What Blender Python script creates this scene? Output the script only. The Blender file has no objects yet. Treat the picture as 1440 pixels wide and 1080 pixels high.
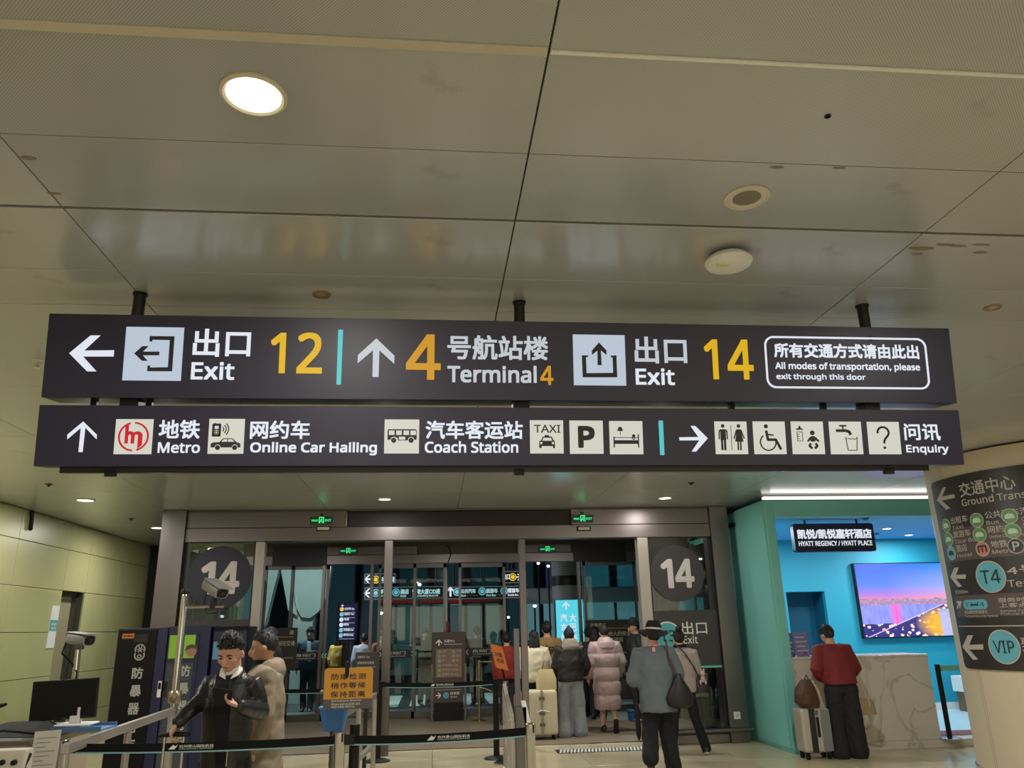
import bpy, bmesh, math, random
from math import sin, cos, pi, radians, atan2, sqrt
from mathutils import Vector as V, Matrix, noise
random.seed(7)
SC = bpy.context.scene
COL = SC.collection
# ---------------------------------------------------------------- camera, world, light, exposure
FOC, CAMH = 1083.2, 1.66
YAW, PITCH, ROLL = radians(5.946), radians(17.571), radians(-1.308)
def cam_axes():
    fwd = V((sin(YAW)*cos(PITCH), cos(YAW)*cos(PITCH), sin(PITCH)))
    rt = V((cos(YAW), -sin(YAW), 0)); up = rt.cross(fwd)
    return rt*cos(ROLL)+up*sin(ROLL), up*cos(ROLL)-rt*sin(ROLL), fwd
CR, CU, CF = cam_axes()
cam = bpy.data.objects.new('camera', bpy.data.cameras.new('camera'))
COL.objects.link(cam)
cam.matrix_world = Matrix(((CR.x, CU.x, -CF.x, 0), (CR.y, CU.y, -CF.y, 0), (CR.z, CU.z, -CF.z, CAMH), (0, 0, 0, 1)))
cam.data.sensor_fit = 'HORIZONTAL'; cam.data.sensor_width = 36
cam.data.lens = 36*FOC/1440
cam.data.clip_start = .05; cam.data.clip_end = 300
SC.camera = cam
SC.view_settings.view_transform = 'Standard'; SC.view_settings.look = 'None'
SC.view_settings.gamma = 1; SC.view_settings.use_curve_mapping = False
SC.view_settings.exposure = 0.0
w = bpy.data.worlds.new('night'); SC.world = w; w.use_nodes = True
w.node_tree.nodes['Background'].inputs[0].default_value = (.012, .022, .045, 1)
w.node_tree.nodes['Background'].inputs[1].default_value = 1.0
CEIL = 3.43
def area(name, loc, size, energy, col=(1, .9, .72), down=True, rot=None, shape='DISK', spread=None, sy=None):
    l = bpy.data.lights.new(name, 'AREA'); l.shape = shape; l.size = size
    if sy: l.size_y = sy
    l.energy = energy; l.color = col
    if spread: l.spread = spread
    o = bpy.data.objects.new(name, l); o.location = loc; COL.objects.link(o)
    if rot: o.rotation_euler = rot
    return o
LAMP_W = 52
WARM = (1, .97, .92)
# downlights of the same grid that lie outside the picture (the ones in view carry their own lamp)
for lx in (-4.66, -.65, 3.36, 7.4):
    for ly in (-6.3, -2.0, 2.3, 6.6):
        if (lx, ly) != (-.65, 2.3):
            area('downlight_lamp', (lx, ly, CEIL-.03), .25, LAMP_W*(1.45 if ly > 5 else .5 if ly > 2 else .35), WARM)

# unseen lamps added to brighten the lobby, tucked behind the header
for lx in (-2.6, .4, 3.0): area('lobby_fill_lamp', (lx, 12.75, CEIL-.03), .2, 46, (1, .97, .9))
# broad fill light added behind the camera to lift the ceiling
area('hall_fill_lamp', (3, -8.8, 1.9), 15, 400, (.97, .98, 1), rot=(radians(90), 0, pi), shape='RECTANGLE', sy=3.2)
# ---------------------------------------------------------------- pixel -> place helpers
def ray(px, py): return CR*((px-720)/FOC)+CU*((540-py)/FOC)+CF
EYE = V((0, 0, CAMH))
def atY(px, py, y): d = ray(px, py); return EYE+d*(y/d.y)
def atZ(px, py, z): d = ray(px, py); return EYE+d*((z-CAMH)/d.z)
def atX(px, py, x): d = ray(px, py); return EYE+d*(x/d.x)
class Frame:                                            # a flat face: u to the right, v up, w towards the viewer
    def __init__(s, o, r=(1, 0, 0), u=(0, 0, 1)):
        s.o = V(o); s.r = V(r).normalized(); s.u = V(u).normalized(); s.n = s.r.cross(s.u)
    def pt(s, u, v, w=0): return s.o+s.r*u+s.u*v+s.n*w
    def uv(s, px, py):
        d = ray(px, py); t = (s.o-EYE).dot(s.n)/d.dot(s.n); p = EYE+d*t-s.o
        return p.dot(s.r), p.dot(s.u)
    def rect(s, x0, y0, x1, y1):
        xm, ym = (x0+x1)/2, (y0+y1)/2
        return s.uv(x0, ym)[0], s.uv(xm, y1)[1], s.uv(x1, ym)[0], s.uv(xm, y0)[1]
    def quad(s, a, b, c, d):                            # from four corners: tl, tr, br, bl
        A, B, C, D = (s.uv(*p) for p in (a, b, c, d))
        return (A[0]+D[0])/2, (C[1]+D[1])/2, (B[0]+C[0])/2, (A[1]+B[1])/2
class CylFrame:                                         # the same on a round pillar
    def __init__(s, c, R, a0, z0): s.c = V((c[0], c[1], 0)); s.R = R; s.a0 = a0; s.z0 = z0
    def pt(s, u, v, w=0):
        a = s.a0+u/s.R
        return s.c+V((cos(a)*(s.R+w), sin(a)*(s.R+w), s.z0+v))
    def uv(s, px, py):
        d = ray(px, py); e = EYE-s.c
        A = d.x*d.x+d.y*d.y; B = 2*(e.x*d.x+e.y*d.y); C = e.x*e.x+e.y*e.y-s.R**2
        t = (-B-sqrt(max(B*B-4*A*C, 0)))/(2*A); p = EYE+d*t-s.c
        a = (atan2(p.y, p.x)-s.a0+pi) % (2*pi)-pi
        return a*s.R, p.z-s.z0
    rect = Frame.rect; quad = Frame.quad

# ---------------------------------------------------------------- materials
def lin(c):
    return tuple((x/12.92 if x <= .04045 else ((x+.055)/1.055)**2.4) for x in (k/255 for k in c))
MATS = {}
def mat(name, col, rough=.5, metal=0, var=.08, scale=6, bump=0, bscale=60, em=0, emcol=None, spec=.5, coat=0, stretch=None):
    if name in MATS: return MATS[name]
    m = bpy.data.materials.new(name); m.use_nodes = True; MATS[name] = m
    nt = m.node_tree; N = nt.nodes; L = nt.links; b = N['Principled BSDF']
    c = lin(col)
    if em >= .3: emcol = emcol or col; c = tuple(k*.12 for k in c)         # lit faces: dark plastic that glows
    b.inputs['Roughness'].default_value = rough; b.inputs['Metallic'].default_value = metal
    b.inputs['Specular IOR Level'].default_value = spec; b.inputs['Coat Weight'].default_value = coat
    b.inputs['Base Color'].default_value = (*c, 1)
    tc = N.new('ShaderNodeTexCoord')
    mp = N.new('ShaderNodeMapping'); L.new(tc.outputs['Object'], mp.inputs[0])
    if stretch: mp.inputs['Scale'].default_value = stretch
    if var:
        nz = N.new('ShaderNodeTexNoise'); nz.inputs['Scale'].default_value = scale; nz.inputs['Detail'].default_value = 4
        L.new(mp.outputs[0], nz.inputs['Vector'])
        mx = N.new('ShaderNodeMix'); mx.data_type = 'RGBA'
        mx.inputs['A'].default_value = (*[k*(1-var) for k in c], 1); mx.inputs['B'].default_value = (*[min(1, k*(1+var)) for k in c], 1)
        L.new(nz.outputs['Fac'], mx.inputs['Factor']); L.new(mx.outputs['Result'], b.inputs['Base Color'])
    if bump:
        n2 = N.new('ShaderNodeTexNoise'); n2.inputs['Scale'].default_value = bscale; n2.inputs['Detail'].default_value = 3
        L.new(mp.outputs[0], n2.inputs['Vector'])
        bp = N.new('ShaderNodeBump'); bp.inputs['Strength'].default_value = bump; bp.inputs['Distance'].default_value = .01
        L.new(n2.outputs['Fac'], bp.inputs['Height']); L.new(bp.outputs[0], b.inputs['Normal'])
    if em:
        b.inputs['Emission Color'].default_value = (*lin(emcol or col), 1); b.inputs['Emission Strength'].default_value = em
    return m
def nodes(name):
    m = bpy.data.materials.new(name); m.use_nodes = True; MATS[name] = m
    return m, m.node_tree.nodes, m.node_tree.links, m.node_tree.nodes['Principled BSDF']
def glass(name, tint, refl=.06, rough=.02):
    m = bpy.data.materials.new(name); m.use_nodes = True; MATS[name] = m
    nt = m.node_tree; N = nt.nodes; L = nt.links; N.remove(N['Principled BSDF'])
    t = N.new('ShaderNodeBsdfTransparent'); t.inputs[0].default_value = (*tint, 1)
    g = N.new('ShaderNodeBsdfGlossy'); g.inputs['Roughness'].default_value = rough
    f = N.new('ShaderNodeFresnel'); f.inputs[0].default_value = 1.5
    x = N.new('ShaderNodeMixShader'); L.new(f.outputs[0], x.inputs[0]); L.new(t.outputs[0], x.inputs[1]); L.new(g.outputs[0], x.inputs[2])
    L.new(x.outputs[0], N['Material Output'].inputs[0]); return m
def MX(N, L, fac, a, b, typ='MIX'):
    n = N.new('ShaderNodeMix'); n.data_type = 'RGBA'; n.blend_type = typ
    for k, v in (('Factor', fac), ('A', a), ('B', b)):
        if isinstance(v, (int, float)): n.inputs[k].default_value = v
        elif isinstance(v, tuple): n.inputs[k].default_value = (*v, 1)
        else: L.new(v, n.inputs[k])
    return n.outputs['Result']
def MA(N, L, op, a, b=None, c=None, clamp=False):
    n = N.new('ShaderNodeMath'); n.operation = op; n.use_clamp = clamp
    for i, v in enumerate((a, b, c)):
        if v is None: continue
        if isinstance(v, (int, float)): n.inputs[i].default_value = v
        else: L.new(v, n.inputs[i])
    return n.outputs[0]

# ---------------------------------------------------------------- geometry
class G:
    def __init__(s): s.v = []; s.f = []
    def add(s, vs, fs):
        k = len(s.v); s.v += [tuple(p) for p in vs]; s.f += [tuple(i+k for i in f) for f in fs]; return s
    def bb(s, x0, x1, y0, y1, z0, z1):
        return s.add([(x0, y0, z0), (x1, y0, z0), (x1, y1, z0), (x0, y1, z0), (x0, y0, z1), (x1, y0, z1), (x1, y1, z1), (x0, y1, z1)],
                     [(3, 2, 1, 0), (4, 5, 6, 7), (0, 1, 5, 4), (1, 2, 6, 5), (2, 3, 7, 6), (3, 0, 4, 7)])
    def fbox(s, fr, u0, u1, v0, v1, w0, w1, seg=1):     # box in a frame, cut along u (for curved frames)
        for i in range(seg):
            pass
        us = [u0+(u1-u0)*i/seg for i in range(seg+1)]; vs = []; fs = []
        for u in us: vs += [fr.pt(u, v0, w0), fr.pt(u, v1, w0), fr.pt(u, v1, w1), fr.pt(u, v0, w1)]
        for i in range(seg):
            a, b = 4*i, 4*i+4
            for j in range(4): fs.append((a+j, a+(j+1) % 4, b+(j+1) % 4, b+j))
        fs += [(3, 2, 1, 0), tuple(4*seg+k for k in range(4))]
        return s.add(vs, fs)
    def poly(s, fr, pts, w0=.001, w1=.004):             # flat outline (u, v) with a small thickness
        n = len(pts)
        vs = [fr.pt(u, v, w0) for u, v in pts]+[fr.pt(u, v, w1) for u, v in pts]
        return s.add(vs, [tuple(range(n, 2*n)), tuple(reversed(range(n)))]+[(i, (i+1) % n, n+(i+1) % n, n+i) for i in range(n)])
    def disc(s, fr, u, v, r, w0=.001, w1=.004, n=32, ry=None):
        return s.poly(fr, [(u+r*cos(2*pi*i/n), v+(ry or r)*sin(2*pi*i/n)) for i in range(n)], w0, w1)
    def ring(s, fr, u, v, r0, r1, w0=.001, w1=.004, a0=0, a1=2*pi, n=32):
        for i in range(n):
            A, B = a0+(a1-a0)*i/n, a0+(a1-a0)*(i+1)/n
            s.poly(fr, [(u+r0*cos(A), v+r0*sin(A)), (u+r1*cos(A), v+r1*sin(A)), (u+r1*cos(B), v+r1*sin(B)), (u+r0*cos(B), v+r0*sin(B))], w0, w1)
        return s
    def stroke(s, fr, pts, wd, w0=.001, w1=.004, close=False):
        P = [V(p) for p in pts]
        if close: P.append(P[0])
        for a, b in zip(P, P[1:]):
            d = (b-a).normalized(); n = V((-d.y, d.x))*wd/2
            s.poly(fr, [a+n, a-n, b-n, b+n], w0, w1)
        for p in P[1:-1] if not close else P[1:]: s.disc(fr, p.x, p.y, wd/2, w0, w1, 10)
        return s
    def loft(s, rings, n=16, p=1.0):                    # rings: (centre, half-width vector, half-depth vector)
        vs = []; fs = []
        for c, a, b in rings:
            for i in range(n):
                t = 2*pi*i/n; ca, sa = cos(t), sin(t)
                ca = math.copysign(abs(ca)**p, ca); sa = math.copysign(abs(sa)**p, sa)
                vs.append(V(c)+V(a)*ca+V(b)*sa)
        m = len(rings)
        for k in range(m-1):
            for i in range(n):
                j = (i+1) % n; fs.append((k*n+i, k*n+j, (k+1)*n+j, (k+1)*n+i))
        fs += [tuple(reversed(range(n))), tuple((m-1)*n+i for i in range(n))]
        return s.add(vs, fs)
    def tube(s, pts, r, n=10, flat=1, ref=None, ends=True):        # swept tube, radii per point
        P = [V(p) for p in pts]; R = r if isinstance(r, (list, tuple)) else [r]*len(P)
        T = [((P[min(i+1, len(P)-1)]-P[max(i-1, 0)]).normalized()) for i in range(len(P))]
        x = V(ref) if ref else (V((0, 0, 1)) if abs(T[0].z) < .9 else V((1, 0, 0)))
        rings = []
        for i, (p, t) in enumerate(zip(P, T)):
            x = (x-t*x.dot(t)); x = x.normalized() if x.length > 1e-6 else t.orthogonal().normalized()
            y = t.cross(x)
            rings.append((p, x*R[i], y*R[i]*flat))
        if ends and n > 5:                              # rounded tips
            c, a, b = rings[0]; e = T[0]*R[0]
            rings = [(c-e*.8*min(1, flat), a*.5, b*.5), (c-e*.4*min(1, flat), a*.85, b*.85)]+rings
            c, a, b = rings[-1]; e = T[-1]*R[-1]
            rings += [(c+e*.4*min(1, flat), a*.85, b*.85), (c+e*.8*min(1, flat), a*.5, b*.5)]
        return s.loft(rings, n)
    def cyl(s, p0, p1, r0, r1=None, n=16): return s.tube([p0, p1], [r0, r0 if r1 is None else r1], n, ends=False)
    def ball(s, c, rx, ry=None, rz=None, n=14, m=9, M=None):
        ry = ry or rx; rz = rz or rx; c = V(c)
        rings = []
        A = M or Matrix.Identity(3)
        for k in range(m+1):
            t = -pi/2+pi*(k+.0)/m; t = max(-pi/2+.12, min(pi/2-.12, t))
            rings.append((c+A@V((0, 0, rz*sin(t))), A@V((rx*cos(t), 0, 0)), A@V((0, ry*cos(t), 0))))
        return s.loft(rings, n)
    def lathe(s, prof, c, n=24):
        c = V(c)
        return s.loft([(c+V((0, 0, z)), V((max(r, 1e-4), 0, 0)), V((0, max(r, 1e-4), 0))) for r, z in prof], n)
    def build(s, name, m, parent=None, smooth=False, bevel=0, ang=40):
        me = bpy.data.meshes.new(name); me.from_pydata(s.v, [], s.f)
        bm = bmesh.new(); bm.from_mesh(me)
        bmesh.ops.recalc_face_normals(bm, faces=bm.faces)
        if bevel: bmesh.ops.bevel(bm, geom=[e for e in bm.edges if e.calc_face_angle(0) > .5], offset=bevel, segments=2, profile=.5, affect='EDGES', clamp_overlap=True)
        bm.to_mesh(me); bm.free()
        if smooth:
            me.polygons.foreach_set('use_smooth', [True]*len(me.polygons))
            me.set_sharp_from_angle(angle=radians(ang))
        return place(name, me, m, parent)
def place(name, me, m, parent=None):
    o = bpy.data.objects.new(name, me); COL.objects.link(o)
    if m and not me.materials: me.materials.append(m)
    if parent is not None:
        o.parent = parent
        if parent.type == 'EMPTY': o.matrix_parent_inverse = Matrix.Translation(-parent.location)
    return o
def thing(name, label, cat, loc=(0, 0, 0), group=None):
    o = bpy.data.objects.new(name, None); COL.objects.link(o); o.location = loc; o.empty_display_size = .1
    o['label'] = label; o['category'] = cat
    if group: o['group'] = group
    return o
def tag(o, label, cat, group=None):
    o['label'] = label; o['category'] = cat
    if group: o['group'] = group
    return o
def struct(name, loc=(0, 0, 0)):
    o = bpy.data.objects.new(name, None); COL.objects.link(o); o.location = loc; o['kind'] = 'structure'; return o
def kind(o, k='structure'): o['kind'] = k; return o
def dup(root, loc, label=None, group=None):
    r = root.copy(); COL.objects.link(r); r.location = loc
    if label: r['label'] = label
    if group: r['group'] = group
    for ch in list(root.children):
        c = ch.copy(); COL.objects.link(c); c.parent = r
        for g in ch.children: d = g.copy(); COL.objects.link(d); d.parent = c
    return r
TXT = {}
SANS = HAN = None
try:    # the sans typefaces that ship inside Blender itself
    FD = bpy.utils.system_resource('DATAFILES', path='fonts')
    SANS = bpy.data.fonts.load(FD+'/NotoSansHebrew-Regular.woff2')
except Exception:
    pass
def text_mesh(s):
    if s not in TXT:
        c = bpy.data.curves.new('lettering', 'FONT'); c.body = s; c.size = 1; c.resolution_u = 3
        f = SANS if s.isascii() else HAN
        if f: c.font = f
        o = bpy.data.objects.new('lettering', c)
        me = bpy.data.meshes.new_from_object(o); bpy.data.objects.remove(o); bpy.data.curves.remove(c)
        vs = [tuple(v.co) for v in me.vertices]; fs = [tuple(p.vertices) for p in me.polygons]; bpy.data.meshes.remove(me)
        xs = [v[0] for v in vs]; ys = [v[1] for v in vs]
        TXT[s] = (vs, fs, min(xs), max(xs), min(ys), max(ys))
    return TXT[s]
def text(s, fr, rect, m, parent=None, bold=.02, w=.005, name='lettering'):
    vs, fs, x0, x1, y0, y1 = text_mesh(s); u0, v0, u1, v1 = rect
    b = bold*(v1-v0)*1.1                                 # heavier weight: the outline laid down again, shifted by a hair
    sh = [(0, 0)]+([(-b, -b), (b, -b), (-b, b), (b, b)] if bold > .004 else [])+([(-b*1.2, 0), (b*1.2, 0), (0, b*1.2), (0, -b*1.2)] if bold > .03 else [])
    u0 += b*(bold > .004); u1 -= b*(bold > .004); v0 += b*(bold > .004); v1 -= b*(bold > .004)
    su = (u1-u0)/(x1-x0); sv = (v1-v0)/(y1-y0); V_ = []; F_ = []
    for i, (dx, dy) in enumerate(sh):
        k = len(V_); V_ += [fr.pt(u0+(x-x0)*su+dx, v0+(y-y0)*sv+dy, w+.0001*i) for x, y, z in vs]; F_ += [tuple(j+k for j in f) for f in fs]
    me = bpy.data.meshes.new(name); me.from_pydata(V_, [], F_)
    return place(name, me, m, parent)
def pxpoly(fr, pts, z=None, w0=.001, w1=.004, g=None):       # z = (x offset, y offset, scale) of the zoomed view the points were read in
    g = g or G()
    if z: pts = [(z[0]+x/z[2], z[1]+y/z[2]) for x, y in pts]
    return g.poly(fr, [fr.uv(*p) for p in pts], w0, w1)
def zr(z, x0, y0, x1, y1): return z[0]+x0/z[2], z[1]+y0/z[2], z[0]+x1/z[2], z[1]+y1/z[2]
def zq(fr, z, *p): return fr.quad(*[(z[0]+x/z[2], z[1]+y/z[2]) for x, y in p])
def sub(rect, a0, b0, a1, b1):
    u0, v0, u1, v1 = rect
    return u0+(u1-u0)*a0, v0+(v1-v0)*b0, u0+(u1-u0)*a1, v0+(v1-v0)*b1
# ================================================================ materials used by the building
D = 11.93                                               # the entrance front
M_steel = mat('brushed_steel', (116, 110, 109), .34, 1, .06, 3, bump=.04, bscale=90, stretch=(1, 1, .06))
M_steeld = mat('dull_steel', (106, 103, 101), .4, .9, .08, 3, stretch=(1, 1, .1))
M_chrome = mat('chrome', (190, 188, 184), .18, 1, .04)
M_dark = mat('dark_metal', (40, 38, 40), .4, .3)
M_black = mat('black_plastic', (12, 12, 14), .5, spec=.3)
M_rail = mat('rail_steel', (172, 166, 158), .4, .6, .05, 4)
M_wallp = mat('wall_enamel', (174, 172, 126), .34, 0, .05, 1.2, bump=.01, bscale=3)
M_joint = mat('joint_shadow_gap', (70, 66, 52), .8)
M_pj = mat('pillar_joint', (150, 140, 118), .6)
M_beige = mat('beige_paint', (196, 184, 158), .5, 0, .05, 1.5)
M_green = mat('pale_green_paint', (120, 192, 186), .5, 0, .04, 1.5)
M_turq = mat('turquoise_paint', (44, 158, 184), .55, 0, .04, 1)
M_turqc = mat('blue_ceiling_paint', (104, 176, 222), .6, 0, .04, 1)
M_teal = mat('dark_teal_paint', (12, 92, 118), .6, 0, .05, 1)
M_gl = glass('clear_glass', (.86, .94, .92))
M_gl2 = glass('green_tinted_glass', (.74, .9, .88))
M_white = mat('white_print', (222, 222, 220), .5, var=.02)
M_wglow = mat('lit_white_lettering', (232, 238, 250), .5, var=0, em=.86)
M_wsoft = mat('lit_white_tile', (222, 226, 226), .5, var=0, em=.78)
M_tile = mat('lit_icon_tile', (226, 227, 214), .5, var=0, em=.75)
M_tile2 = mat('lit_exit_tile', (206, 220, 238), .5, var=0, em=.72)
M_yel = mat('lit_yellow_number', (238, 190, 20), .5, var=0, em=.78)
M_org = mat('lit_amber_number', (222, 160, 24), .5, var=0, em=.75)
M_cyan = mat('lit_cyan_bar', (96, 214, 222), .5, var=0, em=.75)
M_ink = mat('black_pictogram', (38, 38, 46), .5, var=.02)
M_red = mat('metro_red', (206, 22, 44), .5, var=.02, em=.25)
M_sign = mat('sign_face', (36, 33, 58), .4, 0, .04, 2)
M_signb = mat('sign_box_edge', (34, 33, 38), .4, .3)
M_brown = mat('brown_sign_face', (46, 41, 39), .45, 0, .05, 2)
M_brownl = mat('light_brown_sign_panel', (84, 73, 71), .5, 0, .05, 2)
M_navy = mat('navy_film', (24, 22, 44), .4, 0, .04, 2)
M_film = mat('charcoal_film', (58, 54, 56), .45, 0, .04, 2)
M_glowin = mat('lamp_diffuser', (255, 246, 224), .5, var=0, em=7)
M_glowin2 = mat('small_lamp_diffuser', (255, 240, 205), .5, var=0, em=4)
M_trim = mat('lamp_trim_white', (206, 200, 180), .4)

def tile_floor():
    m, N, L, b = nodes('polished_floor')
    tc = N.new('ShaderNodeTexCoord'); n1 = N.new('ShaderNodeTexNoise'); n1.inputs['Scale'].default_value = 1.1; n1.inputs['Detail'].default_value = 6
    L.new(tc.outputs['Object'], n1.inputs['Vector'])
    n2 = N.new('ShaderNodeTexNoise'); n2.inputs['Scale'].default_value = 40; n2.inputs['Detail'].default_value = 3; L.new(tc.outputs['Object'], n2.inputs['Vector'])
    c = MX(N, L, n1.outputs['Fac'], lin((194, 183, 148)), lin((214, 204, 172)))
    c = MX(N, L, MA(N, L, 'MULTIPLY', n2.outputs['Fac'], .3), c, lin((150, 138, 108)))
    L.new(c, b.inputs['Base Color']); b.inputs['Roughness'].default_value = .2
    return m
M_floor = tile_floor()
def mat_floor():
    m, N, L, b = nodes('ribbed_entrance_mat')
    tc = N.new('ShaderNodeTexCoord'); wv = N.new('ShaderNodeTexWave'); wv.bands_direction = 'Y'; wv.inputs['Scale'].default_value = 12; wv.inputs['Distortion'].default_value = .4
    L.new(tc.outputs['Object'], wv.inputs['Vector'])
    n1 = N.new('ShaderNodeTexNoise'); n1.inputs['Scale'].default_value = 1.5; L.new(tc.outputs['Object'], n1.inputs['Vector'])
    c = MX(N, L, wv.outputs['Fac'], lin((112, 98, 80)), lin((148, 132, 108)))
    c = MX(N, L, n1.outputs['Fac'], c, lin((124, 110, 92)))
    L.new(c, b.inputs['Base Color']); b.inputs['Roughness'].default_value = .55
    return m
M_mat = mat_floor()
def ceil_mat(perf):
    m, N, L, b = nodes('perforated_panel' if perf else 'plain_panel')
    tc = N.new('ShaderNodeTexCoord')
    n1 = N.new('ShaderNodeTexNoise'); n1.inputs['Scale'].default_value = .9; n1.inputs['Detail'].default_value = 5; L.new(tc.outputs['Object'], n1.inputs['Vector'])
    c = MX(N, L, n1.outputs['Fac'], lin((170, 171, 172)), lin((185, 186, 187)))
    # smudges left by hands and leaks
    n2 = N.new('ShaderNodeTexNoise'); n2.inputs['Scale'].default_value = 2.3; n2.inputs['Detail'].default_value = 8; n2.inputs['Roughness'].default_value = .65; L.new(tc.outputs['Object'], n2.inputs['Vector'])
    s = MA(N, L, 'MULTIPLY', MA(N, L, 'SUBTRACT', n2.outputs['Fac'], .64, clamp=True), 3.5, clamp=True)
    c = MX(N, L, s, c, lin((120, 110, 92)))
    if perf:
        sp = N.new('ShaderNodeSeparateXYZ'); L.new(tc.outputs['Object'], sp.inputs[0])
        k = 2*pi/.011
        h = MA(N, L, 'MULTIPLY', MA(N, L, 'SINE', MA(N, L, 'MULTIPLY', sp.outputs[0], k)), MA(N, L, 'SINE', MA(N, L, 'MULTIPLY', sp.outputs[1], k)))
        h = MA(N, L, 'GREATER_THAN', h, .3)
        c = MX(N, L, MA(N, L, 'MULTIPLY', h, .45), c, lin((60, 54, 46)))
    L.new(c, b.inputs['Base Color']); b.inputs['Roughness'].default_value = .27
    b.inputs['Coat Weight'].default_value = .5; b.inputs['Coat Roughness'].default_value = .16; b.inputs['Metallic'].default_value = .1
    return m
M_cpl, M_cpp = ceil_mat(False), ceil_mat(True)
def marble():
    m, N, L, b = nodes('veined_marble')
    tc = N.new('ShaderNodeTexCoord'); n1 = N.new('ShaderNodeTexNoise'); n1.inputs['Scale'].default_value = .8; n1.inputs['Detail'].default_value = 5; n1.inputs['Distortion'].default_value = 2.2
    L.new(tc.outputs['Object'], n1.inputs['Vector'])
    v = MA(N, L, 'ABSOLUTE', MA(N, L, 'SUBTRACT', n1.outputs['Fac'], .5))
    v = MA(N, L, 'SUBTRACT', 1, MA(N, L, 'MULTIPLY', v, 46), clamp=True)
    n2 = N.new('ShaderNodeTexNoise'); n2.inputs['Scale'].default_value = .7; L.new(tc.outputs['Object'], n2.inputs['Vector'])
    v = MA(N, L, 'MULTIPLY', v, MA(N, L, 'MULTIPLY', n2.outputs['Fac'], .8))
    L.new(MX(N, L, v, lin((216, 206, 192)), lin((128, 118, 104))), b.inputs['Base Color']); b.inputs['Roughness'].default_value = .25
    return m
M_marble = marble()

# ================================================================ floor
fl = struct('floor', (0, 0, 0))
G().bb(-6.2, 14, -9, 18.6, -.25, -.03).build('slab', M_joint, fl)
tm = None
TS = 1.0
def piece(me, name, loc, parent):
    o = bpy.data.objects.new(name, me); COL.objects.link(o); o.location = loc; o.parent = parent; o.matrix_parent_inverse = Matrix.Translation(-parent.location); return o
def flat_piece(name, x0, x1, y0, y1, z0, z1, m, parent, bevel=.004, cache={}):
    key = (round(x1-x0, 3), round(y1-y0, 3), round(z1-z0, 3), m.name)
    if key not in cache:
        a, b, c = (x1-x0)/2, (y1-y0)/2, (z1-z0)/2
        o = G().bb(-a, a, -b, b, -c, c).build(name, m, None, bevel=bevel); cache[key] = o.data
        bpy.data.objects.remove(o)
    return piece(cache[key], name, ((x0+x1)/2, (y0+y1)/2, (z0+z1)/2), parent)
y = 4.45
while y < 12.2:
    y1 = min(y+TS, 12.36)
    x = -6.0
    while x < 9.5:
        flat_piece('floor_tile', x+.003, x+TS-.003, y+.003, y1-.003, -.03, 0, M_floor, fl, .002); x += TS
    y += TS
G().bb(-6.0, 14, -9, 4.45, -.03, 0).build('near_paving', M_floor, fl)
G().bb(-6.0, -4.05, 12.36, 17.4, -.03, 0).build('corridor_paving', M_floor, fl)
G().bb(9.5, 14, 4.45, 12.36, -.03, 0).build('far_paving', M_floor, fl)
G().bb(-4.05, 4.6, 12.36, 17.0, -.03, .004).build('entrance_mat', M_mat, fl)
G().bb(-4.05, 4.6, 12.28, 12.36, -.02, .006).build('mat_edge', M_chrome, fl)
# linear grate with slanted bars let into the floor
gr = thing('floor_grate', 'narrow steel floor grate with pale slanted bars before the right doorway', 'grate', (2.05, 11.62, 0))
G().bb(1.72, 3.05, 11.5, 11.86, -.02, .002).build('tray', M_dark, gr)
for k in range(26):
    xx = 1.76+k*.05
    g = G(); g.add([(xx-.02, 11.53, .006), (xx+.01, 11.53, .006), (xx+.07, 11.83, .006), (xx+.04, 11.83, .006), (xx-.02, 11.53, 0), (xx+.01, 11.53, 0), (xx+.07, 11.83, 0), (xx+.04, 11.83, 0)],
                   [(0, 1, 2, 3), (0, 4, 5, 1), (1, 5, 6, 2), (2, 6, 7, 3), (3, 7, 4, 0)]).build('bar', M_white, gr)

# ================================================================ ceiling
ce = struct('ceiling', (0, 0, 0))
G().bb(-6.2, 14, -9, 18.6, CEIL+.03, CEIL+.1).build('ceiling_void', mat('ceiling_gap', (124, 118, 104), .8), ce)
G().bb(-5.8, 8.3, 3.09, 3.126, CEIL+.02, CEIL+.03).build('dark_groove', mat('groove_shadow', (58, 52, 42), .8), ce)
xs = [-5.8, -3.65, -1.607, .355, 2.335, 4.3, 6.3, 8.3]
ys = [.75, 1.35, 2.02, 2.585, 3.108, 3.72, 4.17]
for i in range(len(xs)-1):
    for j in range(len(ys)-1):
        if i in (0, 1):
            if j not in (0, 4, 5): continue
            a = ys[0] if j == 0 else ys[j]; b2 = 3.108 if j == 0 else ys[j+1]
        else: a, b2 = ys[j], ys[j+1]
        gy = .011 if abs(b2-3.108) < .01 else .002
        gy0 = .011 if abs(a-3.108) < .01 else .002
        perf = b2 < 3.2 and i in (2, 3, 4)
        flat_piece('ceiling_panel', xs[i]+.003, xs[i+1]-.003, a+gy0, b2-gy, CEIL, CEIL+.03, M_cpp if perf else M_cpl, ce, .0025)
y = 4.17
while y < 18:
    for i in range(len(xs)-1):
        if y > 11.5 and i > 4: continue
        flat_piece('ceiling_panel', xs[i]+.003, xs[i+1]-.003, y+.002, y+1.548, CEIL, CEIL+.03, M_cpl, ce, .0025)
    y += 1.55
G().bb(-6, 14, -9, .745, CEIL, CEIL+.03).build('rear_ceiling', M_cpl, ce)
G().bb(8.3, 14, .745, 11.5, CEIL, CEIL+.03).build('side_ceiling', M_cpl, ce)
# pale cover strip in the near joint, flat white strip in the far one
G().bb(-5.8, .35, 2.0, 2.04, CEIL-.004, CEIL+.004).build('cover_strip', mat('pale_strip', (196, 188, 170), .4), ce)
G().bb(.36, 8.3, 2.012, 2.026, CEIL-.006, CEIL+.004).build('white_strip', mat('bright_strip', (232, 232, 228), .35), ce)

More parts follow.
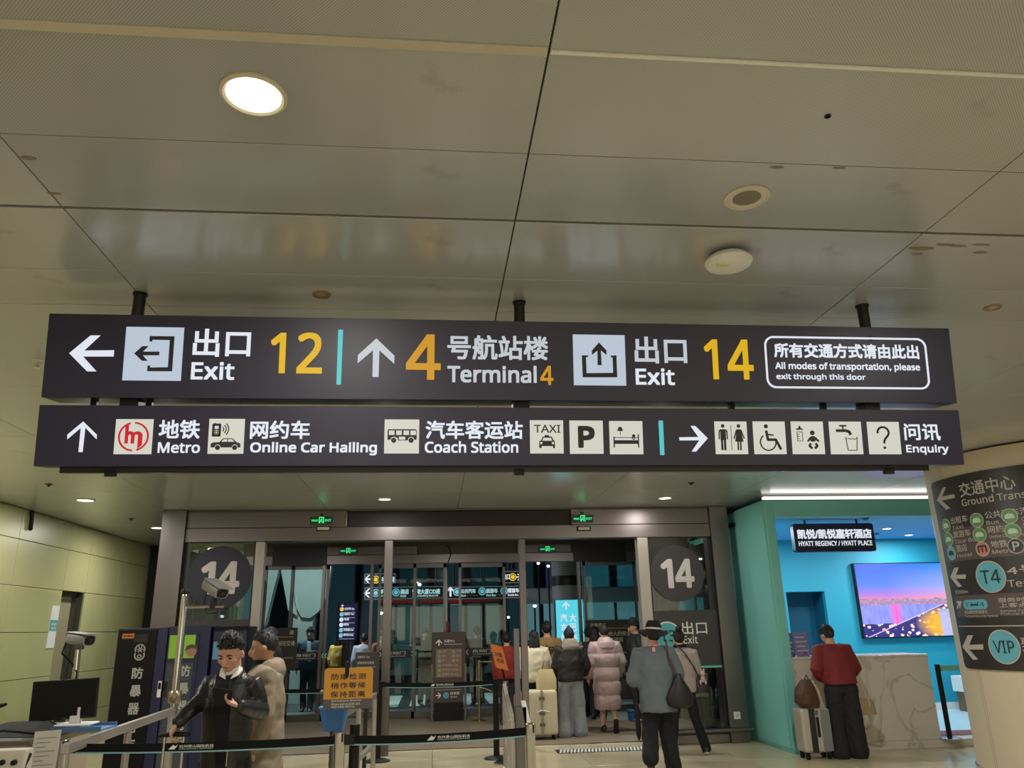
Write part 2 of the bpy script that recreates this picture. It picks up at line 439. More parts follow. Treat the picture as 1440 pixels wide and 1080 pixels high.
def downlight(x, y, r, label, watt, tilt=0):
    t = thing('ceiling_light', label, 'ceiling light', (x, y, CEIL), 'round recessed ceiling lights')
    G().lathe([(r*1.22, .004), (r*1.22, -.008), (r*1.1, -.014), (r, -.008), (r, .01)], (x, y, CEIL), 40).build('trim_ring', M_trim, t, True)
    G().lathe([(r, .002), (r*.98, -.006), (r*.5, -.008), (.001, -.008)], (x, y, CEIL), 40).build('diffuser', M_glowin, t, True)
    area('ceiling_light_lamp', (x, y, CEIL-.02), r*2, watt, WARM)
p = atZ(357, 132, CEIL)
downlight(p.x, p.y, .092, 'large lit round downlight set in the near perforated ceiling panels', LAMP_W*.9)
for px, py, r, lb in ((120, 703, .1, 'lit downlight above the corridor by the panelled wall'), (541, 701.5, .08, 'lit downlight before the doors, above the door post'),
                      (935, 700, .085, 'lit downlight before the doors, above the glazed number panel'), (222, 742, .1, 'farthest lit downlight, at the end of the corridor by the panelled wall')):
    p = atZ(px, py, CEIL); downlight(p.x, p.y, r, lb, LAMP_W*(.28 if px > 500 else .75))
# speaker, access point, hole, small detectors
p = atZ(1050, 277.5, CEIL)
t = thing('ceiling_speaker', 'round flush ceiling speaker with grey grille and white rim', 'speaker', (p.x, p.y, CEIL))
G().lathe([(.098, .002), (.098, -.006), (.088, -.01), (.084, -.004)], p, 40).build('rim', M_trim, t, True)
G().lathe([(.085, -.002), (.05, -.005), (.001, -.006)], p, 40).build('grille', mat('speaker_grille', (128, 118, 106), .6, 0, .1, 300), t, True)
p = atZ(1026, 357, CEIL)
t = thing('wireless_access_point', 'white round disc hung under the ceiling on a bracket', 'access point', (p.x, p.y, CEIL))
p2 = p+V((-.01, .0, -.045))
G().lathe([(.001, .03), (.09, .03), (.112, .012), (.118, -.004), (.108, -.018), (.06, -.026), (.001, -.028)], p2, 40).build('body', mat('white_plastic', (226, 226, 222), .35), t, True)
G().bb(p2.x-.06, p2.x+.02, p2.y-.04, p2.y+.04, p2.z+.025, CEIL).build('bracket', M_steeld, t)
G().bb(p2.x-.07, p2.x-.01, p2.y-.03, p2.y-.005, p2.z-.03, p2.z-.024).build('sticker', mat('cream_sticker', (214, 206, 160), .5), t)
p = atZ(1164, 163, CEIL)
o = G().lathe([(.012, .0), (.012, -.004), (.008, -.004), (.007, .004), (.001, .004)], p, 20).build('cable_hole', M_black, None, True); tag(o, 'small black cable hole in the perforated ceiling panel', 'hole')
for px, py, lb in ((452, 414, 'round ceiling blanking plate behind the left half of the upper sign'), (1396, 432, 'round ceiling blanking plate beyond the right end of the upper sign')):
    p = atZ(px, py, CEIL)
    o = thing('blanking_plate', lb, 'ceiling plate', p)
    G().lathe([(.05, .002), (.05, -.006), (.042, -.009), (.04, -.004)], p, 28).build('rim', mat('plate_rim', (140, 126, 100), .5), o, True)
    G().lathe([(.041, -.003), (.001, -.005)], p, 28).build('plate', mat('plate_face', (170, 160, 136), .5), o, True)
p = atZ(1163, 433, CEIL)
for px, py, lb in ((69, 681, 'small dark sprinkler plate above the corridor, before the lit downlight'), (185, 729, 'small dark sprinkler plate above the corridor, beyond the lit downlight'), (972, 679, 'small dark sprinkler plate behind the lower sign')):
    p = atZ(px, py, CEIL)
    o = G().lathe([(.045, .002), (.045, -.006), (.02, -.012), (.012, -.03), (.001, -.03)], p, 20).build('sprinkler', M_dark, None, True); tag(o, lb, 'sprinkler')
p = atZ(53, 506, CEIL)
o = thing('sprinkler', 'pale sprinkler head beside the left end of the upper sign', 'sprinkler', p)
G().lathe([(.035, 0), (.035, -.006), (.014, -.01), (.012, -.04), (.02, -.05), (.02, -.055), (.001, -.056)], p, 20).build('body', M_trim, o, True)

M_stain = mat('water_stain', (128, 118, 98), .5, 0, .2, 20)
for px, py, a, b in ((1296, 349, .07, .02), (1330, 344, .05, .014), (1348, 346, .045, .012), (1380, 344, .05, .01), (1378, 355, .04, .014), (1290, 357, .03, .012), (40, 222, .03, .014), (76, 272, .03, .01), (1093, 235, .03, .01), (1180, 236, .03, .008)):
    p = atZ(px, py, CEIL); fq = Frame((p.x, p.y, CEIL), (1, 0, 0), (0, -1, 0))
    G().poly(fq, [((a*(1+.35*noise.noise(V((px, k*.9, 0)))))*cos(2*pi*k/14), (b*(1+.5*noise.noise(V((py, k*1.1, 3)))))*sin(2*pi*k/14)) for k in range(14)], .0005, .001).build('ceiling_stain', M_stain, ce)
# ================================================================ walls out of sight, so that the hall is closed
kind(G().bb(-6.1, 14, -9.2, -9, 0, CEIL).build('wall_back', M_beige))
kind(G().bb(14, 14.2, -9, 18.6, 0, CEIL).build('wall_right', M_beige))

# ================================================================ left wall: enamelled panels with a recessed door
WX = -5.81
wl = struct('wall_left', (WX, 12, 0))
DY0, DY1, DZ = 13.16, 13.98, 2.372
g = G().bb(WX-.3, WX-.03, -9, DY0, 0, CEIL); g.bb(WX-.3, WX-.03, DY1, 17.4, 0, CEIL); g.bb(WX-.3, WX-.03, DY0, DY1, DZ, CEIL); g.bb(WX-.34, WX-.3, DY0-.1, DY1+.1, 0, DZ+.1)
g.build('backing', M_joint, wl)
zs = [0, .49, 1.12, 1.75, 2.376, 3.005, CEIL]
yj = [-9, 8.2, 10.15, 11.60, DY0, DY1, 15.32, 17.38]
for i in range(len(yj)-1):
    for j in range(len(zs)-1):
        if i == 4 and zs[j] < 2.3: continue
        if i == 0 and j > 0: continue
        z1 = CEIL if i == 0 else zs[j+1]
        flat_piece('wall_panel', WX-.03, WX, yj[i]+.004, yj[i+1]-.004, zs[j]+.004, z1-.004, M_wallp, wl, .003)
d = struct('door_1', (WX-.2, 13.5, 0))
G().bb(WX-.22, WX-.18, DY0+.02, DY1-.02, 0, DZ-.03).build('leaf', mat('door_paint', (150, 140, 112), .5), d)
g = G().bb(WX-.18, WX-.1, DY0, DY0+.05, 0, DZ).bb(WX-.18, WX-.1, DY1-.05, DY1, 0, DZ).bb(WX-.18, WX-.1, DY0, DY1, DZ-.05, DZ); g.build('frame', M_steeld, d)
hd = G().cyl((WX-.18, DY0+.12, 1.05), (WX-.13, DY0+.12, 1.05), .012); hd.cyl((WX-.13, DY0+.12, 1.05), (WX-.13, DY0+.24, 1.05), .012); hd.build('handle', M_chrome, d, True)
# dark corner strip and stub wall at the end of the corridor
kind(G().bb(-5.78, -5.5, 16.75, 17.38, 0, CEIL).build('trim_1', M_black))
kind(G().bb(-5.5, -4.0, 17.1, 17.38, 0, CEIL).build('wall_end', M_wallp))
t = thing('wall_notice', 'narrow white notice plate with a teal band on the panelled wall', 'notice', (WX, 12.95, 1.9))
fr = Frame((WX, 12.7, 1.52), (0, 1, 0))
G().fbox(fr, .18, .42, .0, .62, .001, .012).build('plate', M_white, t)
G().fbox(fr, .18, .42, .25, .41, .012, .014).build('band', mat('teal_band', (80, 160, 158), .5), t)
for k in range(2): text(['临时通道', '请勿停留'][k], fr, (.22, .33-.06*k, .38, .37-.06*k), M_white, t, w=.016)
o = thing('wall_bracket', 'short black upright bar fixed to the panelled wall below the ceiling', 'bracket', (WX, 11.77, 3.3))
q0 = atX(42, 718, WX); q1 = atX(40, 744, WX)
G().tube([q0+V((.03, 0, 0)), (q0+q1)/2+V((.035, 0, 0)), q1+V((.03, 0, 0))], .028, 10).build('bar', M_black, o, True)
G().cyl((WX, q0.y, q0.z-.05), (WX+.04, q0.y, q0.z-.05), .012).build('fixing', M_dark, o)
# strip light fitting that glows on the wall end
# ================================================================ entrance front (steel portal), doors and glazing
FX = [-3.98, -3.64, -2.62, -2.49, -.74, -.615, 1.285, 1.385, 3.13, 3.30, 4.29, 4.60]
ZB, ZM, ZT = 2.96, 3.165, 3.405                         # header underside, band joint, top
FF = Frame((0, D, 0))
wf = struct('wall_front', (0, D, 0))
def fr_box(n, x0, x1, z0, z1, m=M_steel, d0=-.06, d1=.12, bev=.006): return G().bb(x0, x1, D+d0, D+d1, z0, z1).build(n, m, wf, bevel=bev)
fr_box('column', FX[0], FX[1], 0, ZT+.02, d0=-.1, d1=.3); fr_box('column', FX[10]+.02, FX[11], 0, ZT+.02, d0=-.1, d1=.3)
fr_box('header_band', FX[1], FX[10]+.02, ZB, ZM-.004, d0=-.06)
fr_box('header_panel', FX[1], -1.31, ZM, ZT, d0=-.05); fr_box('header_panel', 2.11, FX[10]+.02, ZM, ZT, d0=-.05)
fr_box('header_recess', -1.31, 2.11, ZM, ZT, mat('dark_brown_panel', (46, 38, 36), .5), d0=.02)
fr_box('header_lip', FX[1], FX[10]+.02, ZT, CEIL, M_steeld, d0=-.03)
for a, b in ((2, 3), (8, 9)): fr_box('door_jamb', FX[a], FX[b], 0, ZB, M_rail, d0=-.05, d1=.1)
for a, b in ((4, 5), (6, 7)): fr_box('door_post', FX[a], FX[b], 0, ZB, d0=-.04, d1=.06)
for a, b in ((1, 2), (9, 10)):
    fr_box('sill', FX[a], FX[b]+.02, 0, .125, M_steel, d0=-.05)
    G().cyl((FX[a]-.05 if a == 1 else FX[a], D-.1, .175), (FX[b]+(.1 if a == 1 else .38), D-.1, .175), .035).build('bumper_rail', M_steel, wf, True)
# sensors on the band
for px in (455, 821):
    p = atY(px, 743.5, D-.06); o = thing('door_sensor', 'small pale sensor box on the steel header above the %s' % ('left doors' if px < 600 else 'right doorway'), 'sensor', p)
    G().bb(p.x-.11, p.x+.11, p.y-.03, p.y, p.z-.035, p.z+.035).build('housing', M_dark, o, bevel=.008)
    G().bb(p.x-.09, p.x+.085, p.y-.036, p.y-.02, p.z-.022, p.z+.022).build('face', M_trim, o, bevel=.006)
M_exit0 = mat('exit_sign_green', (6, 52, 30), .4, var=0, em=.25); M_exit1 = mat('exit_sign_lit', (70, 240, 150), .4, var=0, em=1.2)
def exit_sign(x, y, z, wd, label):
    ht = wd*.32; fr = Frame((x-wd/2, y, z-ht/2))
    o = thing('exit_sign', label, 'exit sign', (x, y, z), 'green emergency exit signs')
    G().bb(x-wd/2-.008, x+wd/2+.008, y, y+.04, z-ht/2-.008, z+ht/2+.008).build('case', M_steeld, o, bevel=.004)
    G().fbox(fr, 0, wd, 0, ht, 0, .004).build('face', M_exit0, o)
    c = wd/2; k = ht
    g = G().stroke(fr, [(c-.3*k, .05*k), (c-.3*k, .92*k), (c+.3*k, .92*k), (c+.3*k, .05*k)], .1*k, .004, .008)
    g.disc(fr, c+.06*k, .74*k, .075*k, .004, .008, 12)
    g.stroke(fr, [(c+.02*k, .64*k), (c-.04*k, .4*k), (c-.2*k, .3*k), (c-.22*k, .12*k)], .085*k, .004, .008)
    g.stroke(fr, [(c-.04*k, .4*k), (c+.12*k, .28*k), (c+.1*k, .1*k)], .085*k, .004, .008)
    g.stroke(fr, [(c-.18*k, .5*k), (c-.02*k, .6*k), (c+.14*k, .5*k), (c+.22*k, .56*k)], .06*k, .004, .008)
    g.build('running_man', M_exit1, o)
    text('安全出口', fr, (.06*wd, .32*k, .35*wd, .62*k), M_exit1, o, w=.008)
    text('EXIT', fr, (.66*wd, .32*k, .94*wd, .62*k), M_exit1, o, w=.008)
    G().bb(x-.02, x+.02, y+.01, y+.035, z+ht/2, z+ht/2+.05).build('fixing', M_dark, o)
p = atY(452.5, 732, D-.06); exit_sign(p.x, D-.092, p.z, .33, 'lit green exit sign on the steel header, above the left glazed bay')
p = atY(819, 729.5, D-.06); exit_sign(p.x, D-.092, p.z, .33, 'lit green exit sign on the steel header, above the right doorway')

# glazed side bays with the big gate number
def sidelight(n, x0, x1, cpx, cpy, rpx, dark_top):
    wi = struct(n, (x0, D, 0))
    G().bb(x0, x1, D+.01, D+.022, .125, ZB).build('pane', M_gl, wi)
    g = G().bb(x0, x0+.03, D-.01, D+.04, .125, ZB).bb(x1-.03, x1, D-.01, D+.04, .125, ZB); g.build('glazing_bead', M_dark, wi)
    u, v = FF.uv(cpx, cpy); r = rpx
    G().disc(FF, u, v, r, .004, .009, 56).build('disc', M_navy if n == 'window_1' else M_film, wi)
    for s, a, b in (('1', -.60, -.16), ('4', -.08, .62)): text(s, FF, (u+a*r, v-.52*r, u+b*r, v+.50*r), mat('gate_number', (206, 198, 196), .5, em=.0), wi, .035, w=.012)
    return wi
w1 = sidelight('window_1', FX[1], FX[2], 309.5, 812, .45, 1.9)
w2 = sidelight('window_2', FX[9], FX[10]+.02, 952, 806, .425, 1.9)
for wi, x0, x1 in ((w1, FX[1], FX[2]), (w2, FX[9], FX[10]+.02)):
    z0, z1 = (1.06, 1.86)
    G().bb(x0+.005, x1-.005, D-.012, D+.008, z0, z1).build('film_panel', M_film, wi)
    G().bb(x0+.005, x1-.005, D-.014, D+.008, z0-.03, z0).build('film_edge', mat('teal_edge', (100, 190, 180), .5), wi)
FP = Frame((0, D-.012, 0))
u, v = FP.uv(939, 894)
G().disc(FP, u, v, .205, .001, .004, 40).build('badge_rim', M_white, w2); G().disc(FP, u, v, .185, .004, .007, 40).build('badge', mat('teal_badge', (84, 172, 178), .5), w2)
text('T3', FP, (u-.12, v-.08, u+.12, v+.08), M_ink, w2, .01, w=.01)
text('出口', FP, FP.rect(958.5, 874, 994, 892), M_white, w2, .01); text('Exit', FP, FP.rect(961, 894, 981, 905), M_white, w2, .01)
text('杭州萧山', FP, FP.rect(973, 924, 983, 927.5), M_white, w2, .0)
# folded leaflet shelf behind the right glazing
o = thing('leaflet_box', 'clear leaflet box fixed behind the lower right glazing', 'box', (4.0, D+.1, .75))
g = G().bb(3.83, 4.09, D+.03, D+.05, .6, .95).bb(3.83, 4.09, D+.03, D+.14, .6, .62).bb(3.83, 3.85, D+.03, D+.14, .6, .85).bb(4.07, 4.09, D+.03, D+.14, .6, .85); g.build('tray', M_steeld, o)
G().bb(3.86, 4.06, D+.06, D+.12, .62, .9).build('leaflets', mat('leaflet_green', (110, 150, 120), .6), o)

# wall socket on the right column
p = atY(1036.5, 1006, D-.1); o = thing('wall_socket', 'white square socket plate at the foot of the right steel column', 'socket', p)
G().bb(p.x-.05, p.x+.05, p.y-.008, p.y, p.z-.05, p.z+.05).build('plate', M_white, o, bevel=.004)
G().bb(p.x-.015, p.x-.007, p.y-.0095, p.y-.006, p.z-.012, p.z+.012).bb(p.x+.007, p.x+.015, p.y-.0095, p.y-.006, p.z-.012, p.z+.012).build('slots', M_ink, o)

# ---------------- lobby behind the front: side glass, lid, inner header and sliding doors
Y2 = 16.6
FI = Frame((0, Y2, 0))
ws = struct('wall_lobby', (0, Y2, 0))
for x in (-3.9, 4.5):
    G().bb(x-.02, x+.02, D+.3, Y2, .1, 2.95).build('side_pane', M_gl2, ws)
    for yy in (13.4, 15.0): G().bb(x-.04, x+.04, yy-.03, yy+.03, 0, 3.0).build('mullion', M_steeld, ws)
zi0, zi1, zi2 = 2.99, 3.17, CEIL
G().bb(-3.9, 4.5, Y2-.05, Y2+.15, zi0, zi1).build('inner_header', M_steel, ws, bevel=.005)
G().bb(-3.9, 4.5, Y2+.02, Y2+.15, zi1, CEIL+.05).build('inner_fascia', mat('dark_bronze', (84, 74, 64), .45, .5), ws)
G().bb(-3.3, -3.1+.9, Y2-.06, Y2-.05, zi0-.02, zi1+.2).build('inner_dark_panel', M_dark, ws)
G().bb(2.95, 4.1, Y2-.06, Y2-.05, zi0-.02, zi1+.2).build('inner_dark_panel', M_dark, ws)
for a, b in ((-2.2, -.35), (1.75, 2.9)):
    G().bb(a, b, Y2-.1, Y2+.02, zi1+.0, zi1+.17).build('operator_box', M_steeld, ws, bevel=.01)
cb = G().tube([atY(627, 767, Y2-.03), atY(632, 770, Y2-.05), atY(634, 780, Y2-.06), atY(630, 791, Y2-.05)], .012, 8); cb.build('cable', M_black, ws, True)
p = atY(490, 774.5, Y2-.15); exit_sign(p.x, Y2-.16, p.z, .36, 'lit green exit sign inside the lobby, left of the middle doors')
p = atY(770, 772, Y2-.15); exit_sign(p.x, Y2-.16, p.z, .36, 'lit green exit sign inside the lobby, right of the middle doors')
M_band = mat('door_band_black', (26, 26, 26), .5); M_lime = mat('door_band_green', (150, 236, 160), .5); M_grey = mat('print_grey', (206, 204, 186), .5)
dn = 1
def slide_door(px0, px1, band=None, y=Y2, sx=None, frame=True):
    global dn
    dn += 1
    x0, x1 = atY(px0, 900, y).x, atY(px1, 900, y).x
    d = struct('door_%d' % dn, (x0, y, 0)); fd = Frame((x0, y-.025, 0)); W = x1-x0
    G().bb(x0+.04, x1-.04, y-.008, y+.008, .12, 2.92).build('pane', M_gl2, d)
    if frame:
        for a, b in ((x0, x0+.055), (x1-.055, x1)): G().bb(a, b, y-.025, y+.025, .01, 2.98).build('stile', M_steeld, d)
        G().bb(x0, x1, y-.025, y+.025, .01, .13).build('bottom_rail', M_steeld, d); G().bb(x0, x1, y-.025, y+.025, 2.9, 2.98).build('top_rail', M_steeld, d)
    if band:
        z0, z1 = 1.13, 1.29
        G().fbox(fd, .06, W-.06, z0, z1, .0, .004).build('sticker_band', M_band, d)
        s = band
        c = W/2
        for q, m in ((c-.38, M_grey), (c+.32, M_lime)):
            g = G()
            for k in (0, .06): 
                e = -1 if s == '<' else 1
                g.stroke(fd, [(q+k-e*.02, z1-.035), (q+k+e*.02, (z0+z1)/2), (q+k-e*.02, z0+.035)], .018, .004, .006)
            g.build('chevron', m, d)
        text('自动门', fd, (c-.2, z0+.07, c+.18, z1-.03), M_grey, d, .01, w=.006)
        G().fbox(fd, c-.2, c+.18, z0+.035, z0+.042, .004, .006).build('underline', M_grey, d)
    return d
slide_door(366, 408); slide_door(405, 459, '<', Y2+.06); slide_door(530, 586, '>', Y2+.06); slide_door(580, 627, None, Y2)
slide_door(645, 712, '<', Y2+.06); slide_door(824, 900, None, Y2+.03)
for px in (452, 521, 737, 817): 
    x = atY(px, 880, Y2).x; G().bb(x-.03, x+.03, Y2-.04, Y2+.1, 0, zi0).build('inner_post', M_steel, ws)
# dark notices on the inner glazing
def notice(px0, px1, zt, zb, lines, label, y=Y2-.06):
    x0, x1 = atY(px0, 900, y).x, atY(px1, 900, y).x
    o = thing('door_notice', label, 'notice', (x0, y, zb)); f = Frame((x0, y, zb)); W, Hh = x1-x0, zt-zb
    G().fbox(f, 0, W, 0, Hh, -.01, 0).build('sheet', M_brown, o)
    G().fbox(f, .08*W, .9*W, .78*Hh, .795*Hh, .001, .004).build('rule', mat('ochre_print', (190, 140, 60), .5), o)
    mm = mat('notice_print', (214, 208, 170), .5)
    for s, (a, b2, c, e) in lines: text(s, f, (a*W, b2*Hh, c*W, e*Hh), mm, o, .0, w=.004)
    return o
notice(824, 893, 1.78, .98, [('温馨提示', (.1, .83, .42, .92)), ('为了您和他人的安全', (.1, .6, .92, .71)), ('请勿在门口停留', (.1, .45, .75, .56)), ('靠近玻璃门', (.1, .3, .6, .41)), ('Please do not stop here', (.1, .15, .8, .22))], 'dark notice with ochre rule and pale text on the right inner door glass')
notice(364, 418, 1.76, .95, [('通', (.78, .84, .9, .94)), ('请由此处前往交通', (.06, .58, .94, .7)), ('中心换乘', (.06, .4, .6, .52)), ('Transportation', (.4, .27, .92, .32))], 'dark notice with ochre rule and pale text on the left inner door glass')

# ================================================================ the booth on the right
BY, BX = 10.73, 4.74                                    # front plane and outer left face
wb = struct('wall_booth_side', (BX, BY, 0)); wr_ = struct('wall_booth_rear', (BX, 14, 0)); wc_ = struct('ceiling_booth', (BX, BY, 3)); wf_ = struct('floor_booth', (BX, BY, 0)); we_ = struct('wall_booth_end', (9.9, BY, 0))
ZS, ZL = 3.10, 3.335
WT = .13
G().bb(BX-.03, BX-.0, BY+.02, D-.12, .06, 3.34).build('side_skin', M_green, wb)
bm_ = G(); bm_.bb(BX, BX+WT, BY, 14.2, 0, 3.34); bm_.build('side_wall', M_green, wb, bevel=.004)
G().bb(BX+WT, 9.9, BY, BY+.12, ZS, ZL).build('soffit_beam', M_green, wc_, bevel=.004)
G().bb(BX, 9.9, BY+.12, 14.3, ZS+.02, ZS+.08).build('booth_ceiling', M_turqc, wc_)
BK = 14.1
DX0, DX1, DTZ = atY(1111, 880, BK).x, atY(1166, 880, BK).x, 2.18
G().bb(BX+WT, DX0, BK, BK+.1, 0, ZS+.02).build('rear_wall', M_turq, wr_); G().bb(DX1, 12, BK, BK+.1, 0, ZS+.02).build('rear_wall', M_turq, wr_)
G().bb(DX0, DX1, BK, BK+.1, DTZ, ZS+.02).build('rear_wall', M_turq, wr_)
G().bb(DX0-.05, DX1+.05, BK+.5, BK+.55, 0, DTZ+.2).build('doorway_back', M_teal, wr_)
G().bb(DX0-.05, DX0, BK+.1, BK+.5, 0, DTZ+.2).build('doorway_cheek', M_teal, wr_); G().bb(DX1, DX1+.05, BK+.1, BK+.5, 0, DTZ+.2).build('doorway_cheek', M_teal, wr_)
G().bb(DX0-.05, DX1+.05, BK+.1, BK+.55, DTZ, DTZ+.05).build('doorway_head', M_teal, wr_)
G().bb(BX+WT, BX+WT+.01, BY+.14, BK, .1, ZS+.02).build('inner_lining', M_turq, wb)
G().bb(DX1, 12, BK-.015, BK, .1, .22).build('skirting', M_white, wr_)
G().bb(9.9, 10.0, BY, 14.2, 0, 3.34).build('far_side_wall', M_turq, we_)
G().bb(BX+WT, 10, BY+.35, BK, 0, .1).build('raised_floor', mat('pale_blue_floor', (176, 206, 218), .3), wf_)
G().bb(BX+WT, 10, BY+.02, BY+.35, 0, .1).build('step', M_marble, wf_, bevel=.004)
G().bb(7.0, 10, BY+.32, BY+.75, .1, .108).build('red_strip', mat('dark_red_carpet', (112, 60, 62), .8), wf_)
cv = G().bb(BX+.02, 9.9, BY+.02, BY+.1, 3.365, 3.40); cv.build('cove_strip', mat('cove_light', (255, 246, 232), .5, var=0, em=1.6), wc_)
area('cove_lamp', (7.3, BY-.02, 3.385), 4.9, 2.2, (1, .95, .88), rot=(radians(-70), 0, 0), shape='RECTANGLE', sy=.04)
# ================================================================ the two hanging signs
SU = V((0, -.105, .79)).normalized()
SF = Frame((-2.012, 4.045, 2.49), (1, 0, 0), SU)
SW = 5.007
def sign_box(label, v0, v1, x0, x1, thick):
    t = thing('hanging_sign', label, 'sign', SF.pt((x0+x1)/2, v0, -thick/2))
    G().fbox(SF, x0, x1, v0, v1, -thick, -.012).build('case', M_signb, t, bevel=.003)
    G().fbox(SF, x0, x1, v0, v1, -.012, 0).build('face', M_sign, t, bevel=.002)
    return t
up = sign_box('upper dark hanging sign with yellow exit numbers and lit white arrows', .353, .797, 0, SW, .2)
lo = sign_box('lower dark hanging sign with a row of white pictogram tiles', .0, .313, -.004, SW+.004, .13)
# upper sign
z1, z2, z3, z4 = (80, 450, 4.8), (370, 450, 4.8), (780, 450, 4.8), (1060, 450, 4.8)
pxpoly(SF, [(85, 225), (230, 105), (295, 105), (185, 207), (388, 205), (383, 247), (178, 247), (268, 347), (205, 347)], z1).build('left_arrow', M_wglow, up)
G().fbox(SF, *[zq(SF, z1, (472, 48), (863, 51), (835, 410), (441, 409))[i] for i in (0, 2, 1, 3)], .001, .004).build('exit_tile', M_tile2, up)
g = pxpoly(SF, [(630, 110), (797, 112), (780, 348), (612, 347), (615, 308), (632, 310), (632, 322), (752, 320), (765, 137), (648, 135), (645, 148), (628, 147)], z1, .005, .007)
pxpoly(SF, [(525, 227), (580, 178), (622, 178), (583, 215), (695, 215), (693, 240), (583, 240), (615, 277), (577, 277)], z1, .005, .007, g); g.build('exit_pictogram', M_ink, up)
def T(s, z, box, m, p=None, b=.022, fr=SF): return text(s, fr, fr.rect(*zr(z, *box)), m, p, b)
M_wnear = mat('lit_soft_white_lettering', (214, 222, 230), .5, var=0, em=.72)
T('出口', z1, (921, 62, 1310, 250), M_wglow, up); T('Exit', z1, (908, 284, 1200, 405), M_wglow, up, .03)
T('12', z2, (50, 85, 402, 362), M_yel, up, .02)
pxpoly(SF, [(508, 67), (540, 67), (526, 437), (495, 437)], z2).build('divider_bar', M_cyan, up)
pxpoly(SF, [(765, 125), (887, 242), (885, 296), (785, 205), (780, 385), (738, 385), (742, 205), (638, 293), (640, 238)], z2).build('up_arrow', M_wnear, up)
T('4', z2, (965, 98, 1200, 405), M_org, up, .02)
o0 = (0, 0, 1)
T('号航站楼', o0, (629, 472, 770.5, 506.5), M_wnear, up, .02); T('Terminal', o0, (629, 514, 754.5, 538.5), M_wnear, up, .03); T('4', o0, (759.5, 514.5, 778, 541.5), M_org, up, .02)
G().fbox(SF, *[zq(SF, z3, (121, 101), (470, 101), (483, 442), (130, 442))[i] for i in (0, 2, 1, 3)], .001, .004).build('exit_tile', M_tile2, up)
g = pxpoly(SF, [(182, 240), (222, 240), (224, 252), (210, 252), (214, 360), (393, 358), (389, 254), (378, 254), (377, 242), (415, 240), (421, 388), (188, 388)], z3, .005, .007)
pxpoly(SF, [(297, 153), (348, 207), (348, 237), (310, 207), (316, 306), (288, 306), (287, 208), (250, 238), (250, 207)], z3, .005, .007, g); g.build('exit_pictogram', M_ink, up)
T('出口', z3, (537, 115, 890, 295), M_wnear, up); T('Exit', z3, (545, 327, 808, 440), M_wglow, up, .03)
T('14', z3, (1007, 132, 1337, 402), M_yel, up, .02)
u0, v0, u1, v1 = zq(SF, z4, (72, 115), (1150, 130), (1187, 465), (95, 452)); rr = .05
pts = []
for cx, cy, a in ((u1-rr, v1-rr, 0), (u0+rr, v1-rr, pi/2), (u0+rr, v0+rr, pi), (u1-rr, v0+rr, 1.5*pi)):
    pts += [(cx+rr*cos(a+k*pi/12), cy+rr*sin(a+k*pi/12)) for k in range(7)]
G().stroke(SF, pts, .011, close=True).build('outline', M_wglow, up)
T('所有交通方式请由此出', z4, (134, 162, 1110, 260), M_wglow, up, .03)
T('All modes of transportation, please', z4, (142, 290, 1118, 350), M_wglow, up, .03); T('exit through this door', z4, (150, 364, 752, 414), M_wglow, up, .03)
# lower sign
z5, z6, z7, z8, z9 = (80, 575, 5.143), (340, 575, 5.143), (920, 580, 5.143), (1100, 580, 5.538), (640, 560, 4.5)
pxpoly(SF, [(192, 92), (290, 187), (288, 220), (207, 135), (187, 313), (158, 312), (175, 137), (77, 220), (78, 187)], z5).build('up_arrow', M_wglow, lo)
def tile(z, *q):
    r = zq(SF, z, *q); G().fbox(SF, r[0], r[2], r[1], r[3], .001, .004).build('pictogram_tile', M_tile, lo)
    return lambda a, b: (r[0]+(r[2]-r[0])*a, r[1]+(r[3]-r[1])*b), r[2]-r[0], r
def ic(g, m=M_ink, n='pictogram'): g.build(n, m, lo)
A, B = .005, .007
def P(f, *ps): return [f(*p) for p in ps]
f, s, r = tile(z5, (430, 75), (700, 75), (685, 328), (412, 328))
g = G(); c = f(.5, .5)
g.ring(SF, c[0], c[1], .36*s, .41*s, A, B, radians(-75), radians(88)); g.ring(SF, c[0], c[1], .36*s, .41*s, A, B, radians(105), radians(268))
g.poly(SF, P(f, (.27, .3), (.36, .3), (.36, .52), (.385, .56), (.42, .56), (.435, .52), (.435, .3), (.53, .3), (.53, .52), (.55, .56), (.6, .56), (.62, .52), (.62, .15), (.74, .26), (.74, .55), (.7, .62), (.62, .655), (.54, .64), (.5, .61), (.46, .645), (.39, .655), (.36, .64), (.36, .84), (.27, .78)), A, B)
ic(g, M_red, 'metro_emblem')
T('地铁', z5, (740, 80, 1037, 217), M_wglow, lo); T('Metro', z5, (732, 242, 1037, 320), M_wglow, lo, .03)
f, s, r = tile(z5, (1105, 72), (1362, 73), (1348, 325), (1090, 325))
g = G()
g.stroke(SF, P(f, (.13, .52), (.31, .52), (.31, .83), (.13, .83)), .012*s/.18, A, B, True)
g.stroke(SF, P(f, (.13, .69), (.31, .69)), .03*s, A, B); g.stroke(SF, P(f, (.18, .83), (.18, .88)), .03*s, A, B)
for k in (.57, .63): g.stroke(SF, P(f, (.15, k), (.29, k)), .018*s, A, B)
for k in (.19, .25): g.stroke(SF, P(f, (k, .53), (k, .68)), .018*s, A, B)
for k in (.08, .15, .22): q = f(.34, .7); g.ring(SF, q[0], q[1], k*s-.014*s, k*s+.014*s, A, B, radians(-48), radians(48), 10)
g.poly(SF, P(f, (.08, .18), (.08, .28), (.14, .32), (.32, .33), (.42, .44), (.68, .44), (.8, .33), (.9, .3), (.92, .18), (.84, .18), (.82, .24), (.76, .27), (.69, .24), (.67, .18), (.36, .18), (.34, .24), (.28, .27), (.21, .24), (.19, .18)), A, B)
